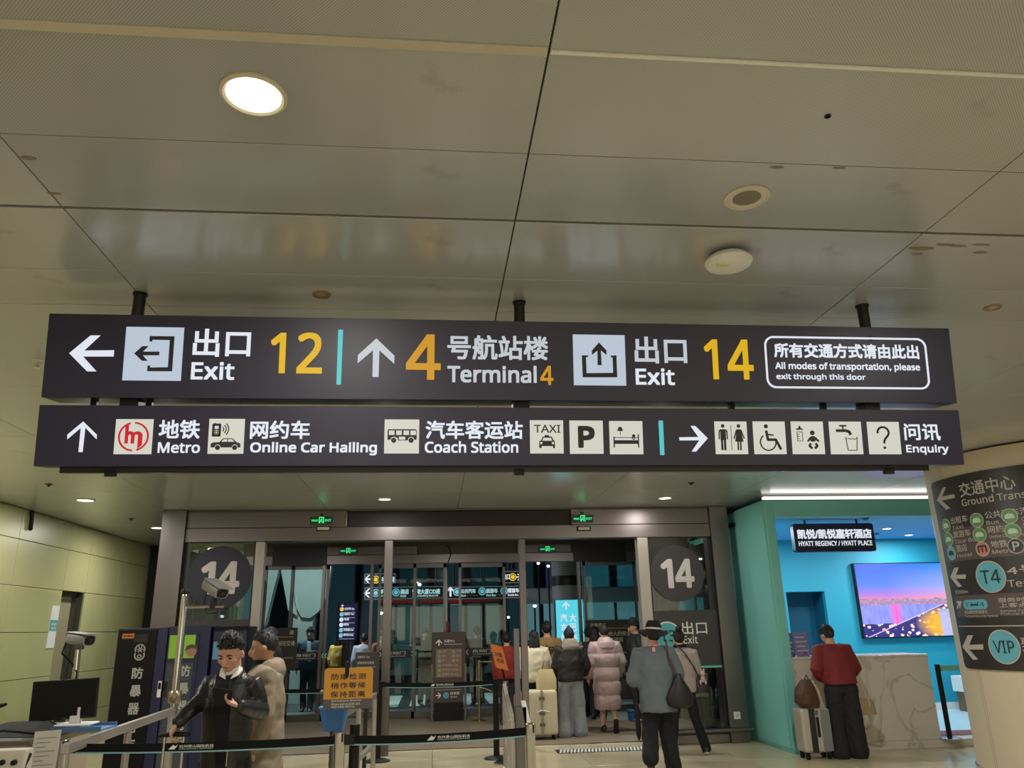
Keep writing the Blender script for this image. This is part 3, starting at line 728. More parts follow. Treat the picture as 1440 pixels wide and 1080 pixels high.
for k in (.275, .755): q = f(k, .175); g.disc(SF, q[0], q[1], .07*s, A, B, 18)
ic(g)
g = G().poly(SF, P(f, (.38, .34), (.44, .415), (.535, .415), (.535, .34)), B, B+.001).poly(SF, P(f, (.56, .34), (.56, .415), (.67, .415), (.74, .34)), B, B+.001); ic(g, M_tile, 'car_windows')
T('网约车', z6, (62, 85, 493, 218), M_wglow, lo); T('Online Car Hailing', z6, (62, 240, 978, 337), M_wglow, lo, .03)
f, s, r = tile(z6, (1035, 77), (1285, 77), (1280, 323), (1028, 323))
g = G().poly(SF, P(f, (.09, .4), (.09, .68), (.12, .71), (.9, .71), (.93, .68), (.93, .4), (.86, .4), (.84, .46), (.77, .49), (.7, .46), (.67, .38), (.4, .38), (.37, .46), (.28, .49), (.2, .46), (.17, .4)), A, B)
for k in (.27, .77): q = f(k, .385); g.disc(SF, q[0], q[1], .075*s, A, B, 18)
ic(g)
g = G()
for k in (.13, .34, .55, .75): g.poly(SF, P(f, (k, .54), (k, .67), (k+.16, .67), (k+.16, .54)), B, B+.001)
g.poly(SF, P(f, (.42, .4), (.42, .49), (.6, .49), (.6, .4)), B, B+.001); ic(g, M_tile, 'bus_windows')
T('汽车客运站', o0, (598.6, 591.8, 735, 617.5), M_wglow, lo); T('Coach Station', o0, (597.4, 620.5, 728.6, 637), M_wglow, lo, .03)
f, s, r = tile(z9, (472, 140), (682, 140), (687, 350), (475, 350))
text('TAXI', SF, sub(r, .12, .62, .91, .86), M_ink, lo, .015, w=.007)
g = G().poly(SF, P(f, (.27, .16), (.27, .36), (.33, .4), (.38, .5), (.44, .51), (.44, .55), (.57, .55), (.57, .51), (.65, .5), (.7, .4), (.74, .36), (.74, .16), (.68, .16), (.68, .22), (.34, .22), (.34, .16)), A, B); ic(g)
g = G().poly(SF, P(f, (.36, .38), (.4, .47), (.62, .47), (.66, .38)), B, B+.001)
for k in (.33, .68): q = f(k, .31); g.disc(SF, q[0], q[1], .036*s, B, B+.001, 14)
ic(g, M_tile, 'taxi_windows')
f, s, r = tile(z9, (722, 142), (932, 142), (940, 352), (727, 352))
text('P', SF, sub(r, .25, .18, .74, .83), M_ink, lo, .05, w=.007)
f, s, r = tile(z9, (973, 145), (1182, 145), (1192, 355), (980, 355))
g = G().stroke(SF, P(f, (.13, .2), (.13, .53)), .035*s, A, B).stroke(SF, P(f, (.86, .2), (.86, .6)), .035*s, A, B)
g.poly(SF, P(f, (.13, .31), (.86, .31), (.86, .42), (.13, .42)), A, B).stroke(SF, P(f, (.13, .5), (.86, .5)), .018*s, A, B)
g.poly(SF, P(f, (.23, .7), (.28, .82), (.36, .82), (.41, .7)), A, B).stroke(SF, P(f, (.32, .58), (.32, .7)), .018*s, A, B)
q = f(.72, .55); g.disc(SF, q[0], q[1], .05*s, A, B, 16); g.stroke(SF, P(f, (.66, .5), (.72, .44), (.78, .5)), .025*s, A, B); ic(g)
pxpoly(SF, [(1286, 142), (1314, 142), (1324, 360), (1297, 360)], z9).build('divider_bar', M_cyan, lo)
pxpoly(SF, [(180, 180), (318, 178), (262, 98), (295, 98), (386, 188), (302, 283), (270, 283), (325, 202), (182, 202)], z7).build('right_arrow', M_wglow, lo)
f, s, r = tile(z7, (431, 66), (664, 66), (679, 302), (446, 302))
g = G()
for cx, sk in ((.25, 0), (.74, 1)):
    q = f(cx, .86); g.disc(SF, q[0], q[1], .055*s, A, B, 16)
    if not sk:
        g.poly(SF, P(f, (cx-.085, .43), (cx-.085, .76), (cx+.085, .76), (cx+.085, .43)), A, B)
        for e in (-1, 1): g.stroke(SF, P(f, (cx+e*.07, .75), (cx+e*.12, .7), (cx+e*.125, .45)), .035*s, A, B); g.stroke(SF, P(f, (cx+e*.045, .45), (cx+e*.045, .12)), .065*s, A, B)
    else:
        g.poly(SF, P(f, (cx-.13, .38), (cx-.06, .76), (cx+.06, .76), (cx+.13, .38)), A, B)
        for e in (-1, 1): g.stroke(SF, P(f, (cx+e*.07, .74), (cx+e*.16, .47)), .035*s, A, B); g.stroke(SF, P(f, (cx+e*.04, .4), (cx+e*.04, .12)), .045*s, A, B)
g.stroke(SF, P(f, (.5, .12), (.5, .88)), .014*s, A, B); ic(g)
f, s, r = tile(z7, (709, 66), (941, 66), (956, 302), (724, 302))
g = G(); q = f(.4, .85); g.disc(SF, q[0], q[1], .062*s, A, B, 18)
g.stroke(SF, P(f, (.4, .72), (.44, .44), (.68, .44), (.83, .14)), .08*s, A, B); g.stroke(SF, P(f, (.42, .6), (.62, .58)), .045*s, A, B)
q = f(.44, .36); g.ring(SF, q[0], q[1], .22*s, .26*s, A, B, radians(125), radians(362), 26); ic(g)
f, s, r = tile(z7, (984, 66), (1216, 66), (1234, 302), (1002, 302))
g = G().stroke(SF, P(f, (.17, .4), (.33, .4), (.33, .68), (.17, .68)), .016*s, A, B, True)
g.poly(SF, P(f, (.15, .74), (.15, .78), (.22, .79), (.23, .86), (.28, .86), (.29, .79), (.35, .78), (.35, .74)), A, B)
for k in (.47, .54, .61): g.stroke(SF, P(f, (.18, k), (.24, k)), .018*s, A, B)
q = f(.64, .65); g.disc(SF, q[0], q[1], .072*s, A, B, 18)
g.poly(SF, P(f, (.46, .4), (.54, .51), (.61, .55), (.69, .55), (.76, .5), (.85, .4), (.81, .37), (.73, .43), (.71, .38), (.58, .38), (.56, .43), (.5, .37)), A, B)
g.stroke(SF, P(f, (.57, .33), (.53, .25), (.61, .17)), .07*s, A, B).stroke(SF, P(f, (.72, .33), (.77, .25), (.69, .17)), .07*s, A, B); ic(g)
f, s, r = tile(z8, (358, 72), (607, 72), (632, 326), (380, 326))
g = G().stroke(SF, P(f, (.31, .87), (.53, .87)), .05*s, A, B).stroke(SF, P(f, (.42, .86), (.42, .74)), .04*s, A, B)
g.stroke(SF, P(f, (.2, .72), (.5, .72), (.6, .69), (.65, .59)), .085*s, A, B)
g.stroke(SF, P(f, (.48, .53), (.53, .12), (.8, .12), (.84, .53)), .022*s, A, B)
g.stroke(SF, P(f, (.49, .46), (.57, .49), (.63, .45), (.7, .49), (.76, .45), (.83, .49)), .018*s, A, B); ic(g)
f, s, r = tile(z8, (655, 74), (902, 74), (928, 326), (678, 326))
g = G(); g.stroke(SF, P(f, (.3, .64), (.31, .73), (.36, .8), (.44, .835), (.53, .83), (.61, .78), (.65, .7), (.64, .61), (.58, .53), (.52, .47), (.49, .4), (.485, .33)), .06*s, A, B)
q = f(.485, .2); g.disc(SF, q[0], q[1], .042*s, A, B, 16); ic(g)
T('问讯', z8, (945, 88, 1225, 218), M_wglow, lo); T('Enquiry', z8, (962, 252, 1293, 330), M_wglow, lo, .03)
# tray under the lower sign, hanger rods, couplings
G().fbox(SF, .1, SW-.18, -.03, 0, -.125, -.05).build('lamp_tray', M_signb, lo)
for u in (.36, 2.48, 4.6):
    G().fbox(SF, u-.04, u+.015, -.05, -.015, -.075, -.045).build('clamp', M_black, lo, bevel=.004)
for k, (px, py) in enumerate(((197.5, 413), (730, 425), (1212, 430))):
    top = atZ(px, py, CEIL)
    t = thing('hanger_rod', ('dark round hanger rod at the left end of the upper sign', 'dark round hanger rod in the middle of the upper sign', 'dark round hanger rod at the right end of the upper sign')[k], 'rod', (top.x, top.y, CEIL), 'rods the signs hang from')
    bot = V((top.x, top.y, 2.6))
    G().cyl(top, V((top.x, top.y, 3.2)), .031, n=20).build('rod', M_dark, t, True)
    G().lathe([(.038, 0), (.038, -.01), (.032, -.012)], top, 24).build('flange', M_dark, t, True)
    u = top.x+2.012
    G().fbox(SF, u-.045, u+.045, .30, .37, -.14, -.04).build('coupling', M_black, t)
for u in (.22, .5, 3.7, 4.25): G().fbox(SF, u-.015, u+.015, .31, .36, -.12, -.09).build('cable_link', M_black, lo)

# ================================================================ pillar with the wrapped sign on the right
PD, PR = 10.79, 1.18
az = radians(40.4); PC = (PD*sin(az), PD*cos(az))
pl = struct('pillar_right', (PC[0], PC[1], 0))
g = G().lathe([(PR, .0), (PR, CEIL-.02)], (PC[0], PC[1], 0), 96); g.build('shaft', M_beige, pl, True)
G().lathe([(PR+.02, 0), (PR+.02, .12), (PR, .13)], (PC[0], PC[1], 0), 96).build('base_ring', M_chrome, pl, True)
CF_ = CylFrame(PC, PR, atan2(-PC[1], -PC[0]), 0)
u, v = CF_.uv(1388, 1000)
for uu in (-1.1, u): G().fbox(CF_, uu-.003, uu+.003, .13, CEIL-.02, -.004, .0006).build('panel_joint', M_pj, pl)
ps = thing('pillar_sign', 'curved brown ground transport sign wrapped round the right pillar', 'sign', (PC[0], PC[1], 0))
ul, vt = CF_.uv(1313, 677); ul2, vb = CF_.uv(1358, 940); ul = (ul+ul2)/2
_, vt = CF_.uv(1420, 656); vt2 = CF_.uv(1325, 674)[1]; vb = CF_.uv(1420, 943)[1]
UR = 1.3
def cboard(n, u0, u1, v0, v1, m, w0, w1, rr=.06):
    pts = []
    for cx, cy, a in ((u1-rr, v1-rr, 0), (u0+rr, v1-rr, pi/2), (u0+rr, v0+rr, pi), (u1-rr, v0+rr, 1.5*pi)):
        pts += [(cx+rr*cos(a+k*pi/8), cy+rr*sin(a+k*pi/8)) for k in range(5)]
    us = sorted(set([round(p[0], 4) for p in pts]+[round(u0+(u1-u0)*k/40, 4) for k in range(41)]))
    g = G(); vs = []
    for uu in us:
        dd = max(0, (u0+rr)-uu, uu-(u1-rr)); c = rr-sqrt(max(rr*rr-dd*dd, 0))
        vs += [CF_.pt(uu, v0+c, w0), CF_.pt(uu, v1-c, w0), CF_.pt(uu, v1-c, w1), CF_.pt(uu, v0+c, w1)]
    fs = []
    for i in range(len(us)-1):
        for j in range(4): fs.append((4*i+j, 4*i+(j+1) % 4, 4*i+4+(j+1) % 4, 4*i+4+j))
    g.add(vs, fs+[(3, 2, 1, 0), tuple(4*(len(us)-1)+k for k in range(4))]); return g.build(n, m, ps)
cboard('board', ul, UR, vb, vt, M_brown, 0, .022)
M_warr = mat('grey_white_print', (178, 170, 160), .5, var=.03)
def PV(px, py): return CF_.uv(px, py)
WB = .024
va = PV(1420, 734)[1]; vb1 = PV(1420, 782)[1]
u0i = PV(1332, 740)[0]; cboard('panel', ul+.07, UR-.05, vb1, va, M_brownl, .022, .024, .004)
vc = PV(1420, 834)[1]; vd = PV(1420, 866)[1]; cboard('panel', ul+.07, UR-.05, vd, vc, M_brownl, .022, .024, .004)
ve = PV(1420, 880)[1]; G().fbox(CF_, ul+.05, UR-.05, ve-.005, ve+.005, .022, .025, 24).build('rule', M_warr, ps)
zp = (1300, 650, 9.821)
pxpoly(CF_, [(205, 525), (285, 350), (325, 340), (275, 475), (440, 440), (450, 490), (270, 530), (385, 635), (330, 655)], zp, .024, .028).build('left_arrow', M_warr, ps)
def CT(s, x0, y0, x1, y1, m=M_warr, b=.01): return text(s, CF_, CF_.rect(x0, y0, x1, y1), m, ps, b, w=.028)
def txt_uv(s, u0, v0, u1, v1, m=M_warr, b=.01): return text(s, CF_, (u0, v0, u1, v1), m, ps, b, w=.028)
# rows are set out on the unrolled face
u_t = PV(1353, 696)[0]; v_hi = PV(1400, 671)[1]; v_lo = PV(1400, 692)[1]
u_e = PV(1429, 680)[0]
txt_uv('交通中心', u_t, v_lo, u_e, v_hi, b=.012); sc_ = (u_e-u_t)
txt_uv('Ground Transportation Center', PV(1355, 706)[0], PV(1420, 706)[1], PV(1355, 706)[0]+sc_*2.5, PV(1420, 692)[1], b=.012)
M_gcirc = mat('green_badge', (84, 142, 84), .5); M_pinkc = mat('pink_badge', (190, 120, 112), .5); M_tealc = mat('teal_sign_badge', (92, 166, 182), .5)
cols = [PV(1334, 741)[0], PV(1376, 733)[0], PV(1421, 726)[0]]
rows = [PV(1421, 726)[1], PV(1424, 747)[1], PV(1428, 768)[1]]
names = [[('出租车', 'Taxi'), ('旅游车', 'Tour Bus'), ('酒店', 'Hotel')], [('公共汽车', 'Bus'), ('网约车', 'Online Car Hailing'), ('地铁', 'Metro')], [('汽车客运站', 'Coach Station'), ('摆渡车', 'Shuttle Bus'), ('停车场', 'Parking')]]
R0 = .078
for i in range(3):
    for j in range(3):
        cu, cv_ = cols[i], rows[j]; cm = M_gcirc
        if (i, j) == (0, 2): cm = M_tealc
        if (i, j) == (1, 2): cm = M_pinkc
        if (i, j) == (2, 2): cm = M_ink
        G().disc(CF_, cu, cv_, R0, .024, .027, 24).build('badge_rim', M_warr, ps); G().disc(CF_, cu, cv_, R0-.009, .027, .029, 24).build('badge', cm, ps)
        if (i, j) == (2, 2): text('P', CF_, (cu-.03, cv_-.045, cu+.035, cv_+.045), M_warr, ps, .03, w=.031)
        elif (i, j) == (1, 2): text('m', CF_, (cu-.05, cv_-.035, cu+.05, cv_+.04), M_brown, ps, .03, w=.031)
        else:
            g = G(); g.poly(CF_, [(cu-.045, cv_-.025), (cu-.045, cv_+.005), (cu-.025, cv_+.025), (cu+.025, cv_+.025), (cu+.045, cv_+.005), (cu+.045, cv_-.025)], .029, .031); g.build('badge_symbol', mat('pale_symbol', (186, 204, 180), .5) if cm is M_gcirc else M_ink, ps)
        wz, we = names[i][j]; L_ = .082*len(wz)
        txt_uv(wz, cu+.1, cv_+.0, cu+.1+L_, cv_+.075); txt_uv(we, cu+.1, cv_-.062, cu+.1+min(.042*len(we), .34), cv_-.022)
zp2 = (1310, 700, 8.308)
pxpoly(CF_, [(250, 925), (300, 815), (345, 815), (308, 900), (425, 895), (425, 940), (310, 945), (382, 1035), (335, 1040)], zp2, .024, .028).build('left_arrow', M_warr, ps)
def badge(px, py, R, s, asp):
    cu, cv_ = PV(px, py)
    G().disc(CF_, cu, cv_, R, .024, .027, 40).build('badge_rim', M_warr, ps); G().disc(CF_, cu, cv_, R-.014, .027, .029, 40).build('badge', M_tealc, ps)
    text(s, CF_, (cu-.62*R, cv_-.42*R*asp, cu+.66*R, cv_+.42*R*asp), M_ink, ps, .0, w=.031)
badge(1394.5, 811, .165, 'T4', 1); badge(1413.5, 909.5, .17, 'VIP', .85)
u = PV(1417, 800)[0]
txt_uv('4号航站楼', u, PV(1425, 809)[1], u+.95, PV(1425, 795)[1], b=.012); txt_uv('Terminal 4', PV(1419, 820)[0], PV(1425, 825.5)[1], PV(1419, 820)[0]+.62, PV(1425, 815)[1], b=.012)
zp3 = (1330, 790, 7.2)
pxpoly(CF_, [(72, 155), (110, 60), (155, 57), (125, 135), (222, 128), (225, 172), (122, 172), (188, 248), (150, 255)], zp3, .024, .0285).build('left_arrow', M_warr, ps)
CT('约500m', 1347, 829, 1364.5, 835)
pxpoly(CF_, [(132, 412), (140, 398), (182, 398), (178, 440), (168, 470), (160, 440), (148, 475), (136, 470), (152, 425)], zp3, .024, .028).build('diagonal_arrow', M_warr, ps)
uu0, vv0, uu1, vv1 = CF_.rect(1358, 843, 1391.5, 857)
cboard('shuttle_pill', uu0, uu1, vv0, vv1, M_tealc, .024, .027, (vv1-vv0)/2-.002); txt_uv('T3', uu0+.04, vv0+.03, uu0+.14, vv1-.03, M_ink, 0); txt_uv('T4', uu1-.15, vv0+.03, uu1-.04, vv1-.03, M_ink, 0)
G().fbox(CF_, (uu0+uu1)/2-.05, (uu0+uu1)/2+.05, vv0+.04, vv1-.045, .027, .03, 3).build('bus_symbol', M_ink, ps)
CT('航站楼免费摆渡车', 1360, 858, 1392, 863); CT('The Shuttle Bus to the Terminal', 1361, 864.5, 1406, 868)
uq = PV(1406, 844)[0]
for s, y0, y1, ln in (('服务时间：全天', 840, 846.5, .62), ('上客点：出口', 847.5, 854, .55), ('Service Time: 24 hours', 857, 860.5, .5), ('Pick-up Point: Exit', 861.5, 865, .45)): txt_uv(s, uq, PV(1425, y1)[1], uq+ln, PV(1425, y0)[1])
pxpoly(CF_, [(195, 860), (245, 745), (300, 742), (262, 840), (400, 835), (402, 888), (262, 888), (350, 990), (300, 990)], zp3, .024, .028).build('left_arrow', M_warr, ps)
u = PV(1437, 900)[0]; txt_uv('要客服务', u, PV(1437, 910)[1], u+.6, PV(1437, 896)[1]); txt_uv('VIP Service', u, PV(1437, 919)[1], u+.4, PV(1437, 913)[1])

# ================================================================ booth furniture
ct = thing('reception_counter', 'veined beige marble reception counter in the turquoise booth', 'counter', (5.9, 10.9, .1))
CX0, CX1, CZ = BX+WT+.0, atY(1314, 980, 10.78).x, 1.19
sl = .0
g = G(); g.add([(CX0, 10.78, .1), (CX1, 10.78, .1), (CX1, 11.35, .1), (CX0, 11.35, .1), (CX0, 10.78, CZ-.03), (CX1, 10.78, CZ-.03), (CX1, 11.35, CZ-.03), (CX0, 11.35, CZ-.03)], [(3, 2, 1, 0), (4, 5, 6, 7), (0, 1, 5, 4), (1, 2, 6, 5), (2, 3, 7, 6), (3, 0, 4, 7)]); g.build('front_block', M_marble, ct, bevel=.004)
G().bb(CX0, CX1+.01, 10.765, 11.4, CZ-.03, CZ).build('top_slab', M_marble, ct, bevel=.004)
o = thing('brochure_stand', 'small stand of purple printed brochures on the counter end', 'brochure stand', (5.02, 11.0, CZ))
for k, (a, b, c1) in enumerate(((1097, 1117, (96, 96, 140)), (1118, 1137, (132, 124, 164)))):
    x0, x1 = max(atY(a, 905, 11).x, CX0+.01), atY(b, 905, 11).x; fb = Frame((x0, 11.0-.01*k, CZ), (1, 0, 0), (0, .12, 1)); H_ = .32 if k == 0 else .335
    G().fbox(fb, 0, x1-x0, 0, H_, -.01, 0).build('leaflet', mat('brochure_%s' % 'ab'[k], c1, .5, 0, .3, 30), o)
    W_ = x1-x0
    for q in range(4): G().fbox(fb, .1*W_, .9*W_*(1-.15*(q % 2)), H_*(.2+.18*q), H_*(.2+.18*q)+.02, 0, .002).build('print_block', mat('brochure_print', (188, 184, 204), .5), o)
    G().fbox(fb, .55*W_, .8*W_, .03, .08, 0, .002).build('print_block', mat('brochure_red', (170, 70, 90), .5), o)
# hanging name sign
HY = 11.2
hs = thing('booth_sign', 'dark rounded hanging sign with lit white hotel lettering in the booth', 'sign', (5.9, HY, 2.9))
FHs = Frame((0, HY, 0)); u0, v0, u1, v1 = FHs.rect(1117, 736, 1230, 775.5)
def rrect(u0, v0, u1, v1, r):
    return [(cx+r*cos(a+k*pi/10), cy+r*sin(a+k*pi/10)) for cx, cy, a in ((u1-r, v1-r, 0), (u0+r, v1-r, pi/2), (u0+r, v0+r, pi), (u1-r, v0+r, 1.5*pi)) for k in range(6)]
G().poly(FHs, rrect(u0, v0, u1, v1, .035), -.1, 0).build('case', M_sign, hs)
text('凯悦/凯悦嘉轩酒店', FHs, FHs.rect(1121, 744, 1225.5, 757.5), M_wglow, hs, .035); text('HYATT REGENCY / HYATT PLACE', FHs, FHs.rect(1123, 760.5, 1226.5, 767.5), M_wglow, hs, .03)
for px in (1133, 1206):
    x = atY(px, 730, HY).x; G().cyl((x, HY+.05, v1), (x, HY+.05, ZS+.03), .014, n=10).build('hanger', M_black, hs, True)
# lit city picture
sx0, sx1 = atY(1205, 845, BK).x, atY(1340, 845, BK).x; sz1, sz0 = atY(1270, 793, BK).z, atY(1270, 895, BK).z
sx1 += .35
def screen_mat():
    m, N, L, b = nodes('city_picture')
    tc = N.new('ShaderNodeTexCoord'); sp = N.new('ShaderNodeSeparateXYZ'); mp = N.new('ShaderNodeMapping'); L.new(tc.outputs['Object'], mp.inputs[0])
    W_, H_ = sx1-sx0, sz1-sz0
    mp.inputs['Location'].default_value = (-sx0/W_, 0, -sz0/H_); mp.inputs['Scale'].default_value = (1/W_, 1, 1/H_)
    L.new(mp.outputs[0], sp.inputs[0]); U, Vv = sp.outputs[0], sp.outputs[2]
    def ramp(val, stops):
        r = N.new('ShaderNodeValToRGB'); r.color_ramp.elements[0].position = stops[0][0]; r.color_ramp.elements[0].color = (*lin(stops[0][1]), 1)
        r.color_ramp.elements[1].position = stops[-1][0]; r.color_ramp.elements[1].color = (*lin(stops[-1][1]), 1)
        for p, c in stops[1:-1]: e = r.color_ramp.elements.new(p); e.color = (*lin(c), 1)
        L.new(val, r.inputs[0]); return r.outputs[0]
    def nz(scale, sx=1, sy=1, det=3):
        q = N.new('ShaderNodeMapping'); L.new(mp.outputs[0], q.inputs[0]); q.inputs['Scale'].default_value = (sx, 1, sy)
        n = N.new('ShaderNodeTexNoise'); n.inputs['Scale'].default_value = scale; n.inputs['Detail'].default_value = det; L.new(q.outputs[0], n.inputs['Vector']); return n.outputs['Fac']
    skyA = ramp(Vv, [(.5, (226, 120, 170)), (.58, (160, 120, 215)), (.7, (84, 124, 240)), (1, (8, 84, 230))])
    sky = MX(N, L, MA(N, L, 'MULTIPLY', MA(N, L, 'SUBTRACT', U, .25, clamp=True), 1.2, clamp=True), skyA, ramp(Vv, [(.5, (250, 160, 150)), (.66, (180, 180, 248)), (1, (24, 150, 248))]))
    water = MX(N, L, nz(9, 3, .6), lin((70, 90, 215)), lin((176, 176, 236)))
    rx = MA(N, L, 'SUBTRACT', 1, MA(N, L, 'MULTIPLY', MA(N, L, 'ABSOLUTE', MA(N, L, 'SUBTRACT', U, .3)), 16), clamp=True)
    water = MX(N, L, rx, water, lin((250, 90, 190)))
    vr = N.new('ShaderNodeTexVoronoi'); vr.inputs['Scale'].default_value = 26; q = N.new('ShaderNodeMapping'); q.inputs['Scale'].default_value = (1, 1, .8); L.new(mp.outputs[0], q.inputs[0]); L.new(q.outputs[0], vr.inputs['Vector'])
    dots = MA(N, L, 'LESS_THAN', vr.outputs['Distance'], .4)
    dcol = MX(N, L, nz(6), lin((255, 190, 60)), lin((250, 240, 255)))
    city = MX(N, L, nz(5), lin((12, 14, 70)), lin((60, 40, 150)))
    city = MX(N, L, MA(N, L, 'MULTIPLY', dots, MA(N, L, 'GREATER_THAN', nz(7), .45)), city, dcol)
    # golden tower quarter
    du = MA(N, L, 'SUBTRACT', U, .72); dv = MA(N, L, 'MULTIPLY', MA(N, L, 'SUBTRACT', Vv, .16), 1.1)
    rr_ = MA(N, L, 'SQRT', MA(N, L, 'ADD', MA(N, L, 'MULTIPLY', du, du), MA(N, L, 'MULTIPLY', dv, dv)))
    gold = MX(N, L, nz(14, 1, 2), lin((200, 80, 10)), lin((255, 226, 60)))
    city = MX(N, L, MA(N, L, 'MULTIPLY', MA(N, L, 'SUBTRACT', .27, rr_, clamp=True), 8, clamp=True), city, gold)
    tw = MA(N, L, 'MULTIPLY', MA(N, L, 'LESS_THAN', MA(N, L, 'ABSOLUTE', du), .045), MA(N, L, 'LESS_THAN', Vv, .36)); city = MX(N, L, MA(N, L, 'MULTIPLY', tw, .7), city, lin((150, 180, 250)))
    road = MA(N, L, 'SUBTRACT', MA(N, L, 'ADD', MA(N, L, 'MULTIPLY', U, .62), -.02), Vv)        # shore line rising to the right
    low = MA(N, L, 'GREATER_THAN', MA(N, L, 'ADD', road, MA(N, L, 'MULTIPLY', MA(N, L, 'SUBTRACT', nz(8), .5), .08)), 0)
    lowb = MA(N, L, 'LESS_THAN', Vv, MA(N, L, 'ADD', .1, MA(N, L, 'MULTIPLY', nz(5), .16)))
    c = MX(N, L, MA(N, L, 'MAXIMUM', low, lowb), water, city)
    edge = MA(N, L, 'MULTIPLY', MA(N, L, 'LESS_THAN', MA(N, L, 'ABSOLUTE', road), .007), MA(N, L, 'LESS_THAN', U, .8)); c = MX(N, L, edge, c, lin((205, 180, 220)))
    skl = MA(N, L, 'MULTIPLY', MA(N, L, 'LESS_THAN', Vv, MA(N, L, 'ADD', .46, MA(N, L, 'MULTIPLY', nz(24, 1, .2), .1))), MA(N, L, 'GREATER_THAN', Vv, .43))
    line = MX(N, L, nz(40, 1, 1), lin((26, 26, 90)), lin((225, 180, 215)))
    up_ = MA(N, L, 'GREATER_THAN', Vv, .5)
    c = MX(N, L, up_, c, sky); c = MX(N, L, skl, c, line)
    b.inputs['Base Color'].default_value = (.02, .02, .02, 1); L.new(c, b.inputs['Emission Color']); b.inputs['Emission Strength'].default_value = 1.25; b.inputs['Roughness'].default_value = .4
    return m
sc = thing('wall_screen', 'large lit screen with a riverside city at dusk on the turquoise wall', 'screen', ((sx0+sx1)/2, BK, sz0))
G().bb(sx0-.02, sx1+.02, BK-.09, BK-.0, sz0-.02, sz1+.02).build('housing', M_dark, sc, bevel=.006)
G().bb(sx0, sx1, BK-.1, BK-.088, sz0, sz1).build('picture', screen_mat(), sc)
for px, py, lb in ((1082, 743, 'small lit downlight over the counter end, left of the hanging booth sign'), (1247, 743, 'small lit downlight right of the hanging booth sign, nearer of the two'), (1278, 752, 'small lit downlight right of the hanging booth sign, farther of the two')):
    p = atZ(px, py, ZS+.015)
    if px == 1082: p = V((5.05, 12.3, ZS+.015))
    t = thing('booth_light', lb, 'ceiling light', p, 'round lights in the booth ceiling')
    G().lathe([(.085, .004), (.085, -.006), (.066, -.008)], p, 28).build('trim_ring', M_white, t, True); G().lathe([(.066, -.0085), (.04, -.012), (.001, -.012)], p, 28).build('diffuser', M_glowin2, t, True)
    area('booth_lamp', p+V((0, 0, -.02)), .14, 27, (.95, 1, 1))
for x in (6.0, 8.6): area('booth_lamp', (x, 12.8, ZS-.02), .14, 27, (.95, 1, 1))
for px, py in ((1217, 729), (1232, 750)):
    p = atZ(px, py, ZS+.015); o = G().lathe([(.05, .002), (.05, -.01), (.03, -.03), (.001, -.032)], p, 18).build('smoke_detector', mat('detector_blue', (60, 120, 160), .5), None, True); tag(o, 'small round detector on the booth ceiling ' + ('above the hanger of the sign' if py < 740 else 'at the right end of the hanging sign'), 'detector')
# ================================================================ barriers, kiosk, security post
M_belt = mat('belt_black', (12, 12, 14), .7, spec=.2); M_beltb = mat('belt_edge_teal', (128, 176, 186), .5)
def stanchion(name, x, y, h, label, m=M_chrome, r=.036, base=True, group='belt barrier posts'):
    t = thing(name, label, 'barrier post', (x, y, 0), group)
    G().lathe([(r, .02), (r, h-.07), (r*1.05, h-.065), (r*1.05, h-.004), (r*.95, h)], (x, y, 0), 24).build('post', m, t, True)
    if base: G().lathe([(.17, 0), (.17, .012), (.12, .03), (r*1.2, .04)], (x, y, 0), 32).build('base', M_chrome if m is M_chrome else M_dark, t, True)
    g = G()
    for a in range(4):
        c, s = cos(a*pi/2+.6), sin(a*pi/2+.6); g.bb(x+c*r*.95-.006, x+c*r*.95+.006, y+s*r*.95-.006, y+s*r*.95+.006, h-.06, h-.01)
    g.build('belt_slots', M_black, t)
    return t
SH = 1.03
sp_ = [atZ(88, 1040, SH), atZ(478, 1029, SH), atZ(745, 1017, SH)]
lb = ['chrome belt post in front of the paper sheet by the desk', 'chrome belt post beside the orange notice', 'chrome belt post at the end of the steel guard rail']
for p, l in zip(sp_, lb): stanchion('barrier_post', p.x, p.y, SH, l)
